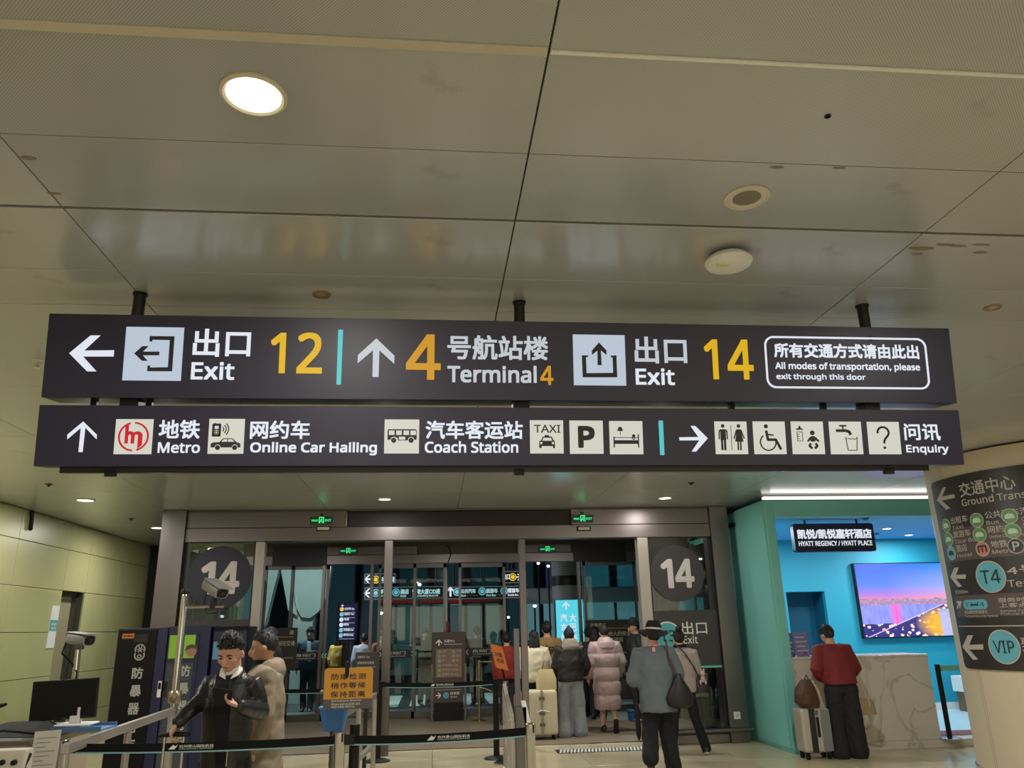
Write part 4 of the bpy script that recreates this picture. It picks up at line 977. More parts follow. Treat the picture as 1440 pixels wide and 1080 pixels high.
def belt(a, b, h0, label, hw=.05, logo=None, sag=.015):
    t = thing('barrier_belt', label, 'belt', (a[0], a[1], h0), 'black belts between the posts')
    A, B = V((a[0], a[1], 0)), V((b[0], b[1], 0)); d = (B-A).normalized(); A = A+d*.036; B = B-d*.036; L_ = (B-A).length
    fr = Frame((A.x, A.y, h0), d, (0, 0, 1))
    n = 14
    for nm, m, v0, v1 in (('webbing', M_belt, .0, hw), ('edge_stripe', M_beltb, -.009, 0)):
        g = G(); vs = []
        for i in range(n+1):
            u = L_*i/n; s = -sag*4*(i/n)*(1-i/n); vs += [fr.pt(u, v0+s, -.002), fr.pt(u, v1+s, -.002), fr.pt(u, v1+s, .002), fr.pt(u, v0+s, .002)]
        fs = [(4*i+j, 4*i+(j+1) % 4, 4*i+4+(j+1) % 4, 4*i+4+j) for i in range(n) for j in range(4)]
        g.add(vs, fs+[(3, 2, 1, 0), (4*n, 4*n+1, 4*n+2, 4*n+3)]); g.build(nm, m, t)
    G().fbox(fr, -.004, .06, -.006, hw+.006, -.012, .012).build('belt_clip', M_black, t)
    if logo is not None:
        u = L_*logo; s = -sag*4*logo*(1-logo); k = hw/.05
        g = G().poly(fr, [(u-.09*k, s+.012*k), (u-.06*k, s+.04*k), (u-.045*k, s+.03*k), (u-.03*k, s+.042*k), (u-.04*k, s+.022*k), (u-.05*k, s+.012*k)], .003, .004); g.build('belt_logo', M_white, t)
        text('杭州萧山国际机场', fr, (u-.02*k, s+.02*k, u+.2*k, s+.038*k), M_white, t, .01, w=.004); text('HANGZHOU AIRPORT', fr, (u-.02*k, s+.01*k, u+.2*k, s+.017*k), M_white, t, 0, w=.004)
    return t
belt(sp_[0], sp_[1], SH-.075, 'black belt with a teal edge strung in front of the man with the phone', logo=.43)
belt(sp_[1], sp_[2], SH-.075, 'black belt with a teal edge and white logo strung beside the orange notice', logo=.52)

# orange notice on a black post
py_ = sp_[1].y+.12
np_ = atY(500, 1000, py_)
nt_ = thing('orange_notice', 'orange and grey waiting notice on a black post', 'notice', (np_.x, py_, 0))
G().lathe([(.17, 0), (.17, .012), (.1, .03), (.04, .04)], (np_.x, py_, 0), 28).build('base', M_dark, nt_, True)
G().lathe([(.034, .02), (.034, 1.06)], (np_.x, py_, 0), 20).build('post', M_black, nt_, True)
fN = Frame((0, py_-.04, 0), (1, .0, 0), (0, .0, 1)); u0, v0, u1, v1 = fN.rect(455.5, 939, 524, 997)
vm = fN.uv(490, 982)[1]
G().poly(fN, rrect(u0, vm-.02, u1, v1, .02), -.006, 0).build('orange_board', mat('orange_board', (208, 148, 44), .5), nt_)
G().fbox(fN, u0, u1, v0, vm-.004, -.008, .002).build('grey_board', mat('grey_board', (84, 80, 82), .5), nt_)
for k, s in enumerate(('防爆检测', '稍作等候', '保持距离')):
    vv = fN.uv(490, 947+12.4*k)[1]; vv2 = fN.uv(490, 955.6+12.4*k)[1]
    for i, ch in enumerate(s):
        uu = fN.uv(466.0+12.55*i, 950)[0]; text(ch, fN, (uu, vv2, uu+.052, vv), M_ink, nt_, .012, w=.003)
for k, s in enumerate(('Anti-Explosion detection', 'Please wait outside and', 'keep safety distance.')):
    text(s, fN, fN.rect(466, 983.6+4.3*k, 466+(42, 40, 33)[k], 987.2+4.3*k), M_white, nt_, .01, w=.005)
cx_ = fN.uv(489, 925)[0]
G().tube([(cx_, py_-.03, v1-.06), (cx_, py_-.05, v1-.01), (cx_, py_-.035, v1+.03)], .013, 8).build('clip', M_black, nt_, True)
o = thing('blue_bin', 'small blue plastic box behind the orange notice', 'box', (np_.x-.12, py_+.35, .8))
q = atY(470, 1008, py_+.3)
g = G().loft([((q.x, q.y, q.z-.09), V((.07, 0, 0)), V((0, .06, 0))), ((q.x, q.y, q.z+.06), V((.1, 0, 0)), V((0, .08, 0)))], 24, .35); g.build('tub', mat('blue_plastic', (52, 108, 178), .35), o, True)
G().loft([((q.x, q.y, q.z+.055), V((.108, 0, 0)), V((0, .088, 0))), ((q.x, q.y, q.z+.07), V((.108, 0, 0)), V((0, .088, 0)))], 24, .35).build('rim', mat('blue_rim', (70, 126, 190), .35), o, True)
G().cyl((q.x, q.y, 0), (q.x, q.y, q.z-.09), .025).build('stand', M_steeld, o)

# steel guard rails: flat top rail on round posts
def guard_rail(label, a, b, h, nposts, lower=True, flat=.06, posts=None):
    t = thing('guard_rail', label, 'guard rail', (a[0], a[1], 0), 'brushed steel guard rails')
    A, B = V((a[0], a[1], 0)), V((b[0], b[1], 0)); d = (B-A).normalized(); nrm = V((-d.y, d.x, 0))
    def bar(nm, z, hh): 
        g = G(); e = nrm*.02
        g.add([A-e+V((0, 0, z-hh)), A+e+V((0, 0, z-hh)), A+e+V((0, 0, z)), A-e+V((0, 0, z)), B-e+V((0, 0, z-hh)), B+e+V((0, 0, z-hh)), B+e+V((0, 0, z)), B-e+V((0, 0, z))],
              [(0, 1, 2, 3), (7, 6, 5, 4), (0, 4, 5, 1), (1, 5, 6, 2), (2, 6, 7, 3), (3, 7, 4, 0)]); g.build(nm, M_rail, t, bevel=.004)
    bar('top_rail', h, flat)
    if lower: bar('lower_rail', h*.5, flat*.8)
    for i in range(nposts):
        q = A.lerp(B, (i+.02)/(nposts-1+.04)); G().cyl(q, q+V((0, 0, h-flat)), .026, n=16).build('post', M_rail, t, True)
        G().lathe([(.06, 0), (.06, .008), (.03, .02)], q, 20).build('foot_plate', M_rail, t, True)
    return t
H1 = 1.04
ra, rb = atZ(92, 1046, H1), atZ(243, 995, H1)
guard_rail('steel guard rail from the desk towards the blue cabinet', (ra.x, ra.y), (rb.x, rb.y), H1, 3)
rc = atZ(262, 991, H1); pole_xy = (rb.x+.07, rb.y+.05)
# tall pole with a camera
pp = atY(250, 940, rb.y+.1); PX, PY = pp.x, pp.y
t = thing('camera_pole', 'tall polished steel pole with a side arm carrying a camera', 'pole', (PX, PY, 0))
ztop = atY(258, 835, PY).z
G().lathe([(.034, .0), (.034, ztop-.03), (.03, ztop), (.012, ztop+.02)], (PX, PY, 0), 24).build('pole', M_chrome, t, True)
G().lathe([(.11, 0), (.11, .012), (.05, .03)], (PX, PY, 0), 28).build('foot', M_chrome, t, True)
G().lathe([(.05, -.05), (.06, -.03), (.06, .04), (.045, .06)], (PX, PY, 1.12), 20).build('collar', mat('brass_collar', (150, 138, 116), .3, .8), t, True)
az_ = atY(300, 853, PY); G().cyl((PX, PY, az_.z), (az_.x+.1, PY, az_.z), .014).build('side_arm', M_chrome, t, True)
G().lathe([(.04, 0), (.045, .02), (.03, .05), (.001, .06)], (PX, PY, ztop), 20).build('cap', M_dark, t, True)
def cctv(name, label, c, direction, L_, W_, H_, stand, m):
    t = thing(name, label, 'camera', c)
    d = V(direction).normalized(); s = d.cross(V((0, 0, 1))).normalized(); u = s.cross(d); c = V(c)
    g = G().loft([(c-d*L_*.5, s*W_*.42, u*H_*.42), (c-d*L_*.42, s*W_*.5, u*H_*.5), (c+d*L_*.3, s*W_*.5, u*H_*.5), (c+d*L_*.44, s*W_*.46, u*H_*.46)], 20, .55); g.build('housing', m, t, True)
    g = G().loft([(c-d*L_*.46+u*H_*.5, s*W_*.5, u*.006), (c+d*L_*.56+u*H_*.56, s*W_*.56, u*.006)], 16, .4); g.build('sun_shield', m, t, True)
    g = G().loft([(c+d*L_*.43, s*W_*.36, u*H_*.36), (c+d*L_*.47, s*W_*.36, u*H_*.36)], 16, .6); g.build('front_window', M_black, t, True)
    G().cyl(c+d*L_*.46, c+d*L_*.485, H_*.2).build('lens', M_dark, t, True)
    return t, d, s, u
cc = atY(303, 828, PY)
t, d, s, u = cctv('security_camera', 'grey camera on the side arm of the tall steel pole', (cc.x, PY, cc.z), (.72, -.55, -.42), .26, .15, .11, 0, mat('camera_grey', (126, 122, 116), .45))
G().tube([(cc.x, PY, cc.z-.05), (cc.x-.01, PY, (cc.z+az_.z)/2), (cc.x-.01, PY, az_.z)], [.03, .038, .03], 14).build('swivel', M_dark, t, True)
G().tube([(cc.x-.08, PY, cc.z-.03), (cc.x-.1, PY+.02, az_.z+.03), (cc.x-.06, PY, az_.z-.06), (cc.x+.03, PY, az_.z-.06), (cc.x+.05, PY, az_.z+.0)], .006, 8).build('cable', M_black, t, True)

# desk of the security post, with monitor, camera, papers
DYm = 6.2
dk = thing('security_desk', 'pale security desk at the lower left behind the belt', 'desk', (-3.7, 6.1, 0))
dz = atY(100, 1027, DYm).z
G().bb(-5.2, -2.62, 5.75, 6.75, 0, dz-.03).build('body', mat('desk_panel', (176, 164, 140), .5), dk, bevel=.01)
G().bb(-5.25, -2.58, 5.7, 6.8, dz-.03, dz).build('worktop', mat('desk_top', (90, 84, 76), .4), dk, bevel=.006)
for k in range(2): G().bb(-4.9+k*.95, -4.05+k*.95, 5.735, 5.75, .1, dz-.1).build('door', mat('desk_door', (188, 178, 156), .5), dk, bevel=.004)
mp0 = atY(90, 985, DYm)
mo = thing('monitor', 'black flat monitor with its back plate on the security desk', 'monitor', (mp0.x, DYm, dz))
fm = Frame((0, DYm, 0)); u0, v0, u1, v1 = fm.quad((46, 957.5), (138, 954), (133.5, 1011), (41, 1013.5))
th = Frame(fm.pt((u0+u1)/2, (v0+v1)/2), V((1, .02, .035)), V((-.035, 0, 1))); W_, H_ = (u1-u0)/2, (v1-v0)/2
G().fbox(th, -W_, W_, -H_, H_, -.03, 0).build('shell', M_black, mo, bevel=.006)
G().fbox(th, -W_+.012, W_-.012, -H_+.022, H_-.012, .0, .002).build('panel', mat('monitor_dark', (11, 11, 13), .35, spec=.25), mo)
G().fbox(th, .0, .03, -H_+.007, -H_+.012, 0, .003).build('logo', M_steeld, mo)
cxm = th.o.x+.09
G().bb(cxm-.035, cxm+.035, DYm+.0, DYm+.04, dz, th.o.z-.05).build('stand_neck', M_white, mo, bevel=.004)
G().bb(cxm-.1, cxm+.13, DYm-.08, DYm+.12, dz+.032, dz+.045).build('stand_foot', M_white, mo, bevel=.004)
o = thing('document_tray', 'blue document tray under the monitor foot', 'tray', (cxm, DYm, dz))
G().bb(cxm-.2, cxm+.24, DYm-.14, DYm+.16, dz, dz+.012).build('bottom', mat('tray_blue', (78, 116, 160), .45), o, bevel=.003)
g = G().bb(cxm-.2, cxm+.24, DYm-.14, DYm-.13, dz+.012, dz+.032).bb(cxm-.2, cxm+.24, DYm+.15, DYm+.16, dz+.012, dz+.032).bb(cxm-.2, cxm-.19, DYm-.14, DYm+.16, dz+.012, dz+.032); g.build('rim', mat('tray_blue', (78, 116, 160)), o)
YC = 6.55
cq = atY(114, 899, YC)
t, d, s, u = cctv('thermal_camera', 'grey boxy camera on a steel tube behind the monitor', (cq.x, YC, cq.z), (.88, -.42, -.12), .2, .12, .085, 0, mat('camera_grey2', (134, 132, 128), .45))
bq = atY(108, 955, YC)
G().cyl((bq.x, YC, dz), (cq.x-.01, YC, cq.z-.07), .02).build('tube', M_chrome, t, True); G().bb(cq.x-.035, cq.x+.025, YC-.025, YC+.025, cq.z-.075, cq.z-.035).build('swivel', M_steeld, t, bevel=.006)
G().tube([(cq.x-.1, YC, cq.z), (cq.x-.125, YC, cq.z-.1), (bq.x-.04, YC, bq.z+.1), (bq.x+.0, YC-.02, bq.z+.05), (bq.x+.02, YC-.02, dz+.05)], .007, 8).build('cable', M_black, t, True)
G().lathe([(.05, 0), (.05, .012), (.022, .02)], (bq.x, YC, dz-.004), 20).build('foot', M_chrome, t, True)
# black folded cover, papers, white instrument box
o = thing('folded_black_cover', 'black crumpled equipment cover at the left end of the desk', 'cover', (-4.3, 6.1, dz))
p0, p1 = atY(-30, 1035, 6.0), atY(72, 1030, 6.0)
g = G(); nx, ny = 16, 6
vs = []
for j in range(ny):
    for i in range(nx):
        a = i/(nx-1); b2 = j/(ny-1); hgt = .085*sin(pi*min(1, b2*1.0))*(.7+.5*noise.noise(V((a*4, b2*3, 1))))*min(1, (1-a)*5, a*6+.3)
        vs.append((p0.x+(p1.x-p0.x)*a, 5.85+.55*b2+.03*noise.noise(V((a*5, b2*4, 7))), dz+.003+max(0, hgt)))
g.add(vs, [(j*nx+i, j*nx+i+1, (j+1)*nx+i+1, (j+1)*nx+i) for j in range(ny-1) for i in range(nx-1)])
lowv = [(v[0], v[1], dz+.001) for v in vs]; k0 = len(vs); g.add(lowv, [(j*nx+i, (j+1)*nx+i, (j+1)*nx+i+1, j*nx+i+1) for j in range(ny-1) for i in range(nx-1)])
rim_ = [i for i in range(nx)]+[j*nx+nx-1 for j in range(1, ny)]+[(ny-1)*nx+i for i in range(nx-2, -1, -1)]+[j*nx for j in range(ny-2, 0, -1)]
g.f += [(rim_[i], rim_[(i+1) % len(rim_)], rim_[(i+1) % len(rim_)]+k0, rim_[i]+k0) for i in range(len(rim_))]
g.build('cloth', mat('black_fabric', (34, 34, 32), .9, 0, .2, 20), o, True)
G().tube([(p0.x+.1, 5.84, dz+.03), ((p0.x+p1.x)/2, 5.83, dz+.05), (p1.x, 5.84, dz+.02)], .008, 8).build('strap', M_black, o, True)
q = atY(8, 993, 6.3); o = thing('desk_lamp_tip', 'tip of a small black gooseneck device reaching in at the left edge above the desk', 'device', q)
G().tube([q+V((-.2, 0, -.01)), q+V((-.06, 0, .0)), q+V((.0, 0, .012))], [.018, .02, .01], 12).build('head', M_black, o, True); G().tube([q+V((-.2, 0, -.01)), q+V((-.3, .02, -.1)), V((q.x-.3, q.y+.02, dz))], .01, 8).build('neck', M_black, o, True)
YP = 5.6
fp = Frame((0, YP, 0), (1, .0, 0), (0, .12, 1)); fp = Frame(atY(65, 1085, YP), (1, .06, .04), (-.03, .12, 1))
u0, v0, u1, v1 = fp.quad((47, 1028), (84, 1027), (78, 1085), (41, 1085))
sh = thing('paper_sheet', 'printed white paper sheet standing upright behind the left belt post', 'paper', fp.pt(0, v0))
G().fbox(fp, u0, u1, v0-.1, v1, -.004, 0).build('sheet', mat('paper_white', (196, 192, 182), .7), sh)
for k in range(9): G().fbox(fp, u0+.02, u1-.02-.03*(k % 3), v1-.045-.026*k, v1-.04-.026*k, .0, .001).build('print_line', mat('print_grey2', (130, 128, 124), .7), sh)
G().fbox(fp, u0+.05, u0+.07, v0-.55, v0-.05, -.02, -.006).build('support', M_steeld, sh)
bx = thing('white_instrument', 'white instrument box with two black knobs at the lower left corner', 'instrument', (-3.3, 5.3, .7))
q0, q1 = atY(-20, 1056, 5.2), atY(37, 1056, 5.2)
G().bb(q0.x, q1.x, 5.2, 5.3, .55, q0.z).build('case', mat('instrument_white', (190, 184, 170), .45), bx, bevel=.012)
for px, py in ((4, 1072), (21, 1072)):
    k = atY(px, py, 5.2); G().cyl((k.x, 5.2, k.z), (k.x, 5.175, k.z), .015).build('knob', M_black, bx, True)
G().bb(q0.x+.02, q1.x-.02, 5.21, 5.29, 0, .55).build('plinth', M_steeld, bx)
k = atY(43, 1075, 5.3); G().tube([(q1.x, 5.25, k.z+.06), (k.x, 5.22, k.z), (k.x+.02, 5.22, k.z-.12)], .012, 8).build('cable', M_black, bx, True)

# explosion proof cabinets
CYc = 10.0
M_cab = mat('cabinet_black', (12, 12, 17), .35, spec=.25); M_cabb = mat('cabinet_blue', (30, 35, 70), .4); M_cglass = mat('cabinet_smoked_glass', (66, 72, 84), .15)
def cabinet(label, pxl, pxr, zt, screen):
    x0, x1 = atY(pxl, 890, CYc).x, atY(pxr, 890, CYc).x; W_ = x1-x0
    t = thing('equipment_cabinet', label, 'cabinet', ((x0+x1)/2, CYc+.3, 0)); f = Frame((x0, CYc, 0))
    G().bb(x0, x1, CYc, CYc+.5, .06, zt).build('body', M_cabb, t, bevel=.01)
    G().bb(x0+.03, x1-.03, CYc+.03, CYc+.47, 0, .06).build('plinth', M_black, t)
    mm = mat('cabinet_print', (168, 168, 164), .5)
    if not screen:
        G().fbox(f, .015, W_*.8, .1, zt-.02, .0, .014).build('door', M_cab, t, bevel=.005)
        G().fbox(f, .06, .2, zt-.115, zt-.06, .014, .018).build('orange_label', mat('orange_label', (206, 120, 50), .5), t); text('防爆柜', f, (.075, zt-.1, .185, zt-.075), M_ink, t, w=.02)
        G().fbox(f, W_*.34, W_*.62, zt-.16, zt-.07, .014, .018).build('vent', M_dark, t)
        c = W_*.49; vv = zt-.27
        vv += .03; g = G().ring(f, c, vv, .046, .06, .014, .018, radians(-30), radians(210), 16); g.ring(f, c, vv-.065, .046, .06, .014, .018, radians(150), radians(390), 16)
        for a in (0, 60, 120): ca, sa = cos(radians(a)), sin(radians(a)); g.stroke(f, [(c-.038*ca, vv-.038*sa), (c+.038*ca, vv+.038*sa)], .012, .014, .018)
        g.ring(f, c, vv-.078, .014, .026, .014, .018, n=14); g.build('police_emblem', mm, t)
        zt0 = zt-.44
        for i, ch in enumerate('防暴器材柜'): text(ch, f, (c-.06, zt0-.125-.193*i, c+.065, zt0-.193*i), mm, t, .025, w=.018)
    else:
        G().fbox(f, .012, W_-.12, .1, zt-.06, .0, .012).build('door', M_cabb, t, bevel=.005)
        G().fbox(f, .025, W_-.16, .2, zt-.1, .012, .016).build('glass', M_cglass, t)
        z0s, z1s = zt-.36, zt-.1
        G().fbox(f, .03, W_-.16, z0s, z1s, .016, .024).build('screen', mat('screen_green', (150, 190, 70), .4, 0, .25, 3, em=.45, emcol=(150, 196, 60)), t)
        G().fbox(f, .03, W_-.16, z0s-.05, z0s-.01, .016, .022).build('screen_bar', mat('screen_dark', (30, 34, 60), .4), t)
        g = G().disc(f, W_*.6, z0s+.075, .062, .025, .027, 20); g.build('screen_face', mat('screen_face', (196, 140, 110), .5, em=.3), t)
        G().poly(f, [(W_*.6-.075, z0s+.08), (W_*.6-.06, z0s+.135), (W_*.6, z0s+.155), (W_*.6+.06, z0s+.135), (W_*.6+.075, z0s+.09), (W_*.6, z0s+.115)], .027, .029).build('screen_hair', mat('screen_hair', (70, 60, 40), .5, em=.1), t)
        for i, ch in enumerate('防暴器材柜'): text(ch, f, (W_*.36, zt-.44-.125-.193*i, W_*.36+.125, zt-.44-.193*i), mm, t, .025, w=.02)
        for k in range(4): G().fbox(f, .03, W_-.18, zt-.6-.25*k, zt-.585-.25*k, .016, .018).build('shelf_edge', M_steeld, t)
    G().fbox(f, W_*.92 if not screen else .01, (W_*.92 if not screen else .01)+.045, .98, 1.16, .012, .02).build('lock_plate', M_white if not screen else M_dark, t, bevel=.004)
    G().fbox(f, W_*.92+.008 if not screen else .018, (W_*.92 if not screen else .01)+.037, 1.07, 1.14, .02, .026).build('keypad', M_black, t)
    return x0, x1
cabinet('black fronted riot equipment cabinet with white upright characters and an orange label', 166, 236, 1.755, False)
cabinet('blue riot equipment cabinet with a green screen behind glass', 237, 296, 1.765, True)
x0 = atY(297, 890, CYc).x; x1 = atY(349, 890, CYc).x
o = thing('equipment_cabinet', 'plain dark cabinet with a small lit blue panel, behind the man with the phone', 'cabinet', ((x0+x1)/2, CYc, 0))
G().bb(x0+.005, x1, CYc+.05, CYc+.5, .06, 1.75).build('body', M_cab, o, bevel=.01); G().bb(x0+.05, x1-.05, CYc+.1, CYc+.45, 0, .06).build('plinth', M_black, o)
G().bb(x0+.02, x1-.02, CYc+.035, CYc+.05, .12, 1.7).build('door', M_cabb, o, bevel=.004); G().bb(x0+.03, x0+.13, CYc+.03, CYc+.037, 1.38, 1.58).build('lit_panel', mat('pale_blue_lit', (110, 160, 190), .4, em=.35), o)

# information stand behind the orange notice
YS = 10.6
o = thing('information_stand', 'dark information board on a stand behind the orange notice', 'stand', (atY(516, 950, YS).x, YS, 0)); fS = Frame((0, YS, 0)); u0, v0, u1, v1 = fS.rect(499, 917, 533, 976)
G().fbox(fS, u0, u1, v0, v1, -.03, 0).build('board', mat('board_grey', (50, 48, 52), .5), o, bevel=.006)
for k, (s, y0, y1, x1_) in enumerate((('温馨提示 Tips', 922, 926, 520), ('请保持安全距离', 930, 934, 526), ('Please keep distance', 937, 939.5, 528), ('请排队通行', 946, 950, 524), ('Thank you', 953, 955.5, 518))): text(s, fS, fS.rect(502.5, y0, x1_, y1), M_grey, o, 0, w=.004)
G().cyl(((u0+u1)/2, YS+.02, .03), ((u0+u1)/2, YS+.02, v0), .025).build('post', M_dark, o, True); G().lathe([(.2, 0), (.2, .015), (.05, .03)], ((u0+u1)/2, YS+.02, 0), 28).build('base', M_dark, o, True)

# rails and posts of the waiting lane in the middle
q1, q2 = atZ(463, 1030, .99), atZ(529, 975, .99)
guard_rail('steel guard rail with a slanted look behind the orange notice', (atZ(510, 985, 1.0).x-.1, 7.2), (atZ(527, 975, 1.0).x, 9.4), 1.0, 3)
pb = atZ(535, 1061, 0); stanchion('black_belt_post', pb.x, 11.45, 1.0, 'black belt post in front of the left door post', M_black, .04)
pb2 = atZ(698, 1059, 0); pbx = atY(698, 1030, 11.3).x; stanchion('black_belt_post', pbx, 11.3, 1.0, 'black belt post at the far end of the right guard rail', M_black, .04)
belt((pb.x, 11.45), (pbx, 11.3), .93, 'black belt with a teal edge strung across before the middle doors', .055, logo=.5, sag=.02)
belt((atY(367, 978, 11.4).x, 11.4), (pb.x, 11.45), .90, 'black belt with a teal edge strung across before the left glazed bay', .05, logo=.55, sag=.02)
pe = atZ(692, 1056, 0); stanchion('barrier_post', atY(712, 1040, 10.9).x, 10.9, .99, 'chrome belt post on a round base beside the black post at the right guard rail', M_chrome, .036)
# right guard rail towards the camera
ga = (atZ(738, 1012, .98).x-.06, 6.9); gb = (atY(709, 965, 10.6).x, 10.6)
guard_rail('long steel guard rail right of the middle lane', ga, gb, .98, 4)
YG = 7.6
gx = atY(733, 1000, YG).x
o = thing('gate_post', 'flat steel gate post with a tall dark glass blade beside the right door post', 'gate post', (gx, YG, 0))
G().bb(gx-.06, gx+.05, YG-.03, YG+.05, 0, atY(735, 993, YG).z).build('post', M_steeld, o, bevel=.006)
z0_, z1_ = atY(731, 992, YG).z, atY(731, 884, YG).z; xa, xb = atY(723, 930, YG).x, atY(731, 930, YG).x
G().bb(xa, xb, YG-.01, YG+.01, z0_-.05, z1_).build('blade', mat('blade_grey', (96, 94, 98), .3, .4), o, bevel=.004)
g = G(); w0_ = atY(737, 985, YG); w1_ = atY(748, 1010, YG); g.add([(w0_.x-.03, YG-.03, w0_.z), (w0_.x+.01, YG-.03, w0_.z), (w1_.x, YG-.03, w1_.z-.1), (w1_.x-.06, YG-.03, w1_.z-.1), (w0_.x-.03, YG+.0, w0_.z), (w0_.x+.01, YG+.0, w0_.z), (w1_.x, YG+.0, w1_.z-.1), (w1_.x-.06, YG+.0, w1_.z-.1)], [(0, 1, 2, 3), (7, 6, 5, 4), (0, 4, 5, 1), (1, 5, 6, 2), (2, 6, 7, 3), (3, 7, 4, 0)]); g.build('slanted_plate', M_white, o)
YO = 11.0
o = thing('tilted_orange_card', 'small tilted orange card clipped on the far end of the right guard rail', 'notice', atY(702, 925, YO)); fO = Frame(atY(702, 924, YO), (1, 0, -.25), (-.25, .1, 1))
G().fbox(fO, -.085, .085, -.16, .16, -.008, 0).build('card', mat('deep_orange', (206, 112, 40), .5), o, bevel=.004)
for k, s in enumerate(('防爆', '检测')): text(s, fO, (-.05, -.0-.08*k, .05, .06-.08*k), M_ink, o, .01, w=.003)
b_ = fO.pt(0, -.16, -.01); G().tube([b_, (b_.x+.02, YO, b_.z-.08), (b_.x+.03, YO, .9)], .014, 8).build('clip', M_black, o, True); G().cyl((b_.x+.03, YO, 0), (b_.x+.03, YO, .95), .02).build('post', M_dark, o, True)

# kiosk sign in the lobby
YK = 15.9; xk0, xk1 = atY(606, 950, YK).x, atY(656, 950, YK).x
ks = thing('kiosk_sign', 'free-standing brown direction sign between the middle doors', 'sign', ((xk0+xk1)/2, YK, 0)); fK = Frame((xk0, YK, 0)); WK = xk1-xk0; TK = atY(630, 889, YK).z
Mk = mat('kiosk_brown', (66, 52, 44), .5, 0, .04); Mkl = mat('kiosk_panel', (122, 98, 84), .5)
G().fbox(fK, 0.01, WK-.01, .62, TK, -.08, 0).build('upper_board', Mk, ks, bevel=.012); G().fbox(fK, .06, WK-.06, .33, .62, -.08, 0).build('lower_board', Mk, ks); G().fbox(fK, .06, WK-.06, .0, .33, -.08, -.01).build('base_panel', M_black, ks)
for a, b in ((.0, .045), (WK-.045, WK)): G().fbox(fK, a, b, .0, 1.02, -.09, .01).build('side_post', M_steeld, ks, bevel=.004)
G().fbox(fK, .09, WK-.09, .78, 1.3, .0, .004).build('panel', Mkl, ks)
def arrow_up(f, cx, cy, s, n, m, par, rot=0, w0=.001):
    pts = [(0, .5), (.5, 0), (.5, -.22), (.1, .18), (.1, -.5), (-.1, -.5), (-.1, .18), (-.5, -.22), (-.5, 0)]
    c_, s_ = cos(rot), sin(rot); G().poly(f, [(cx+s*(x*c_-y*s_), cy+s*(x*s_+y*c_)) for x, y in pts], w0, w0+.003).build(n, m, par)
arrow_up(fK, .15, 1.42, .12, 'up_arrow', M_white, ks); text('交通中心', fK, (.25, 1.42, .46, 1.47), M_white, ks, .01); text('Ground Transportation Center', fK, (.25, 1.37, .6, 1.395), M_white, ks, .01)
kk = [('出租车', 0, 0), ('公共汽车', 1, 0), ('旅游车', 0, 1), ('网约车', 1, 1), ('酒店', 0, 2), ('地铁', 1, 2), ('汽车客运站 Coach', 0, 3), ('停车场 Parking', 0, 4), ('摆渡车 Shuttle', 0, 5)]
for s, a, b in kk:
    cu, cv_ = .16+.27*a, 1.25-.085*b
    G().disc(fK, cu, cv_, .032, .004, .007, 18).build('badge', mat('kiosk_badge', (120, 150, 100), .5) if b != 2 else (M_tealc if a == 0 else M_pinkc), ks); text(s, fK, (cu+.05, cv_-.012, cu+.05+.028*len(s), cv_+.028), M_warr, ks, 0, w=.007)
G().fbox(fK, .09, WK-.09, .555, .562, .001, .004).build('rule', M_warr, ks)
arrow_up(fK, .15, .46, .1, 'right_arrow', M_white, ks, -pi/2); G().disc(fK, .29, .46, .055, .001, .005, 24).build('badge', M_tealc, ks); text('T3', fK, (.26, .44, .32, .48), M_ink, ks, 0, w=.007)
text('出发层', fK, (.37, .47, .55, .52), M_white, ks, .01); text('T3 Level', fK, (.37, .415, .5, .445), M_white, ks, .01)
# thin rail stand inside the lobby
pk = atZ(674, 1013, 0); o = thing('rail_stand', 'slim brass rail stand inside the lobby, right of the kiosk sign', 'rail', (pk.x, 15.8, 0)); Mbr = mat('brass_steel', (186, 170, 128), .25, .9)
G().lathe([(.15, 0), (.15, .012), (.04, .03)], (pk.x, 15.8, 0), 28).build('base', Mbr, o, True); G().cyl((pk.x, 15.8, .02), (pk.x, 15.8, 1.08), .024).build('post', Mbr, o, True)
G().cyl((pk.x, 15.8, 1.05), (pk.x+.55, 15.4, 1.05), .018).build('top_bar', Mbr, o, True); G().cyl((pk.x, 15.8, .6), (pk.x+.5, 15.4, .45), .014).build('lower_bar', Mbr, o, True)
pk = atZ(905, 1015, 0); o = thing('floor_box', 'low blue plastic box on the floor at the right inner door', 'box', (pk.x, 14.6, 0)); q = atZ(900, 1015, 0)
G().bb(q.x-.16, q.x+.16, q.y, q.y+.25, 0, .17).build('body', mat('box_blue', (36, 84, 140), .4), o, bevel=.012); G().bb(q.x-.17, q.x+.17, q.y-.01, q.y+.26, .17, .195).build('lid', mat('box_lid', (60, 110, 160), .4), o, bevel=.006)
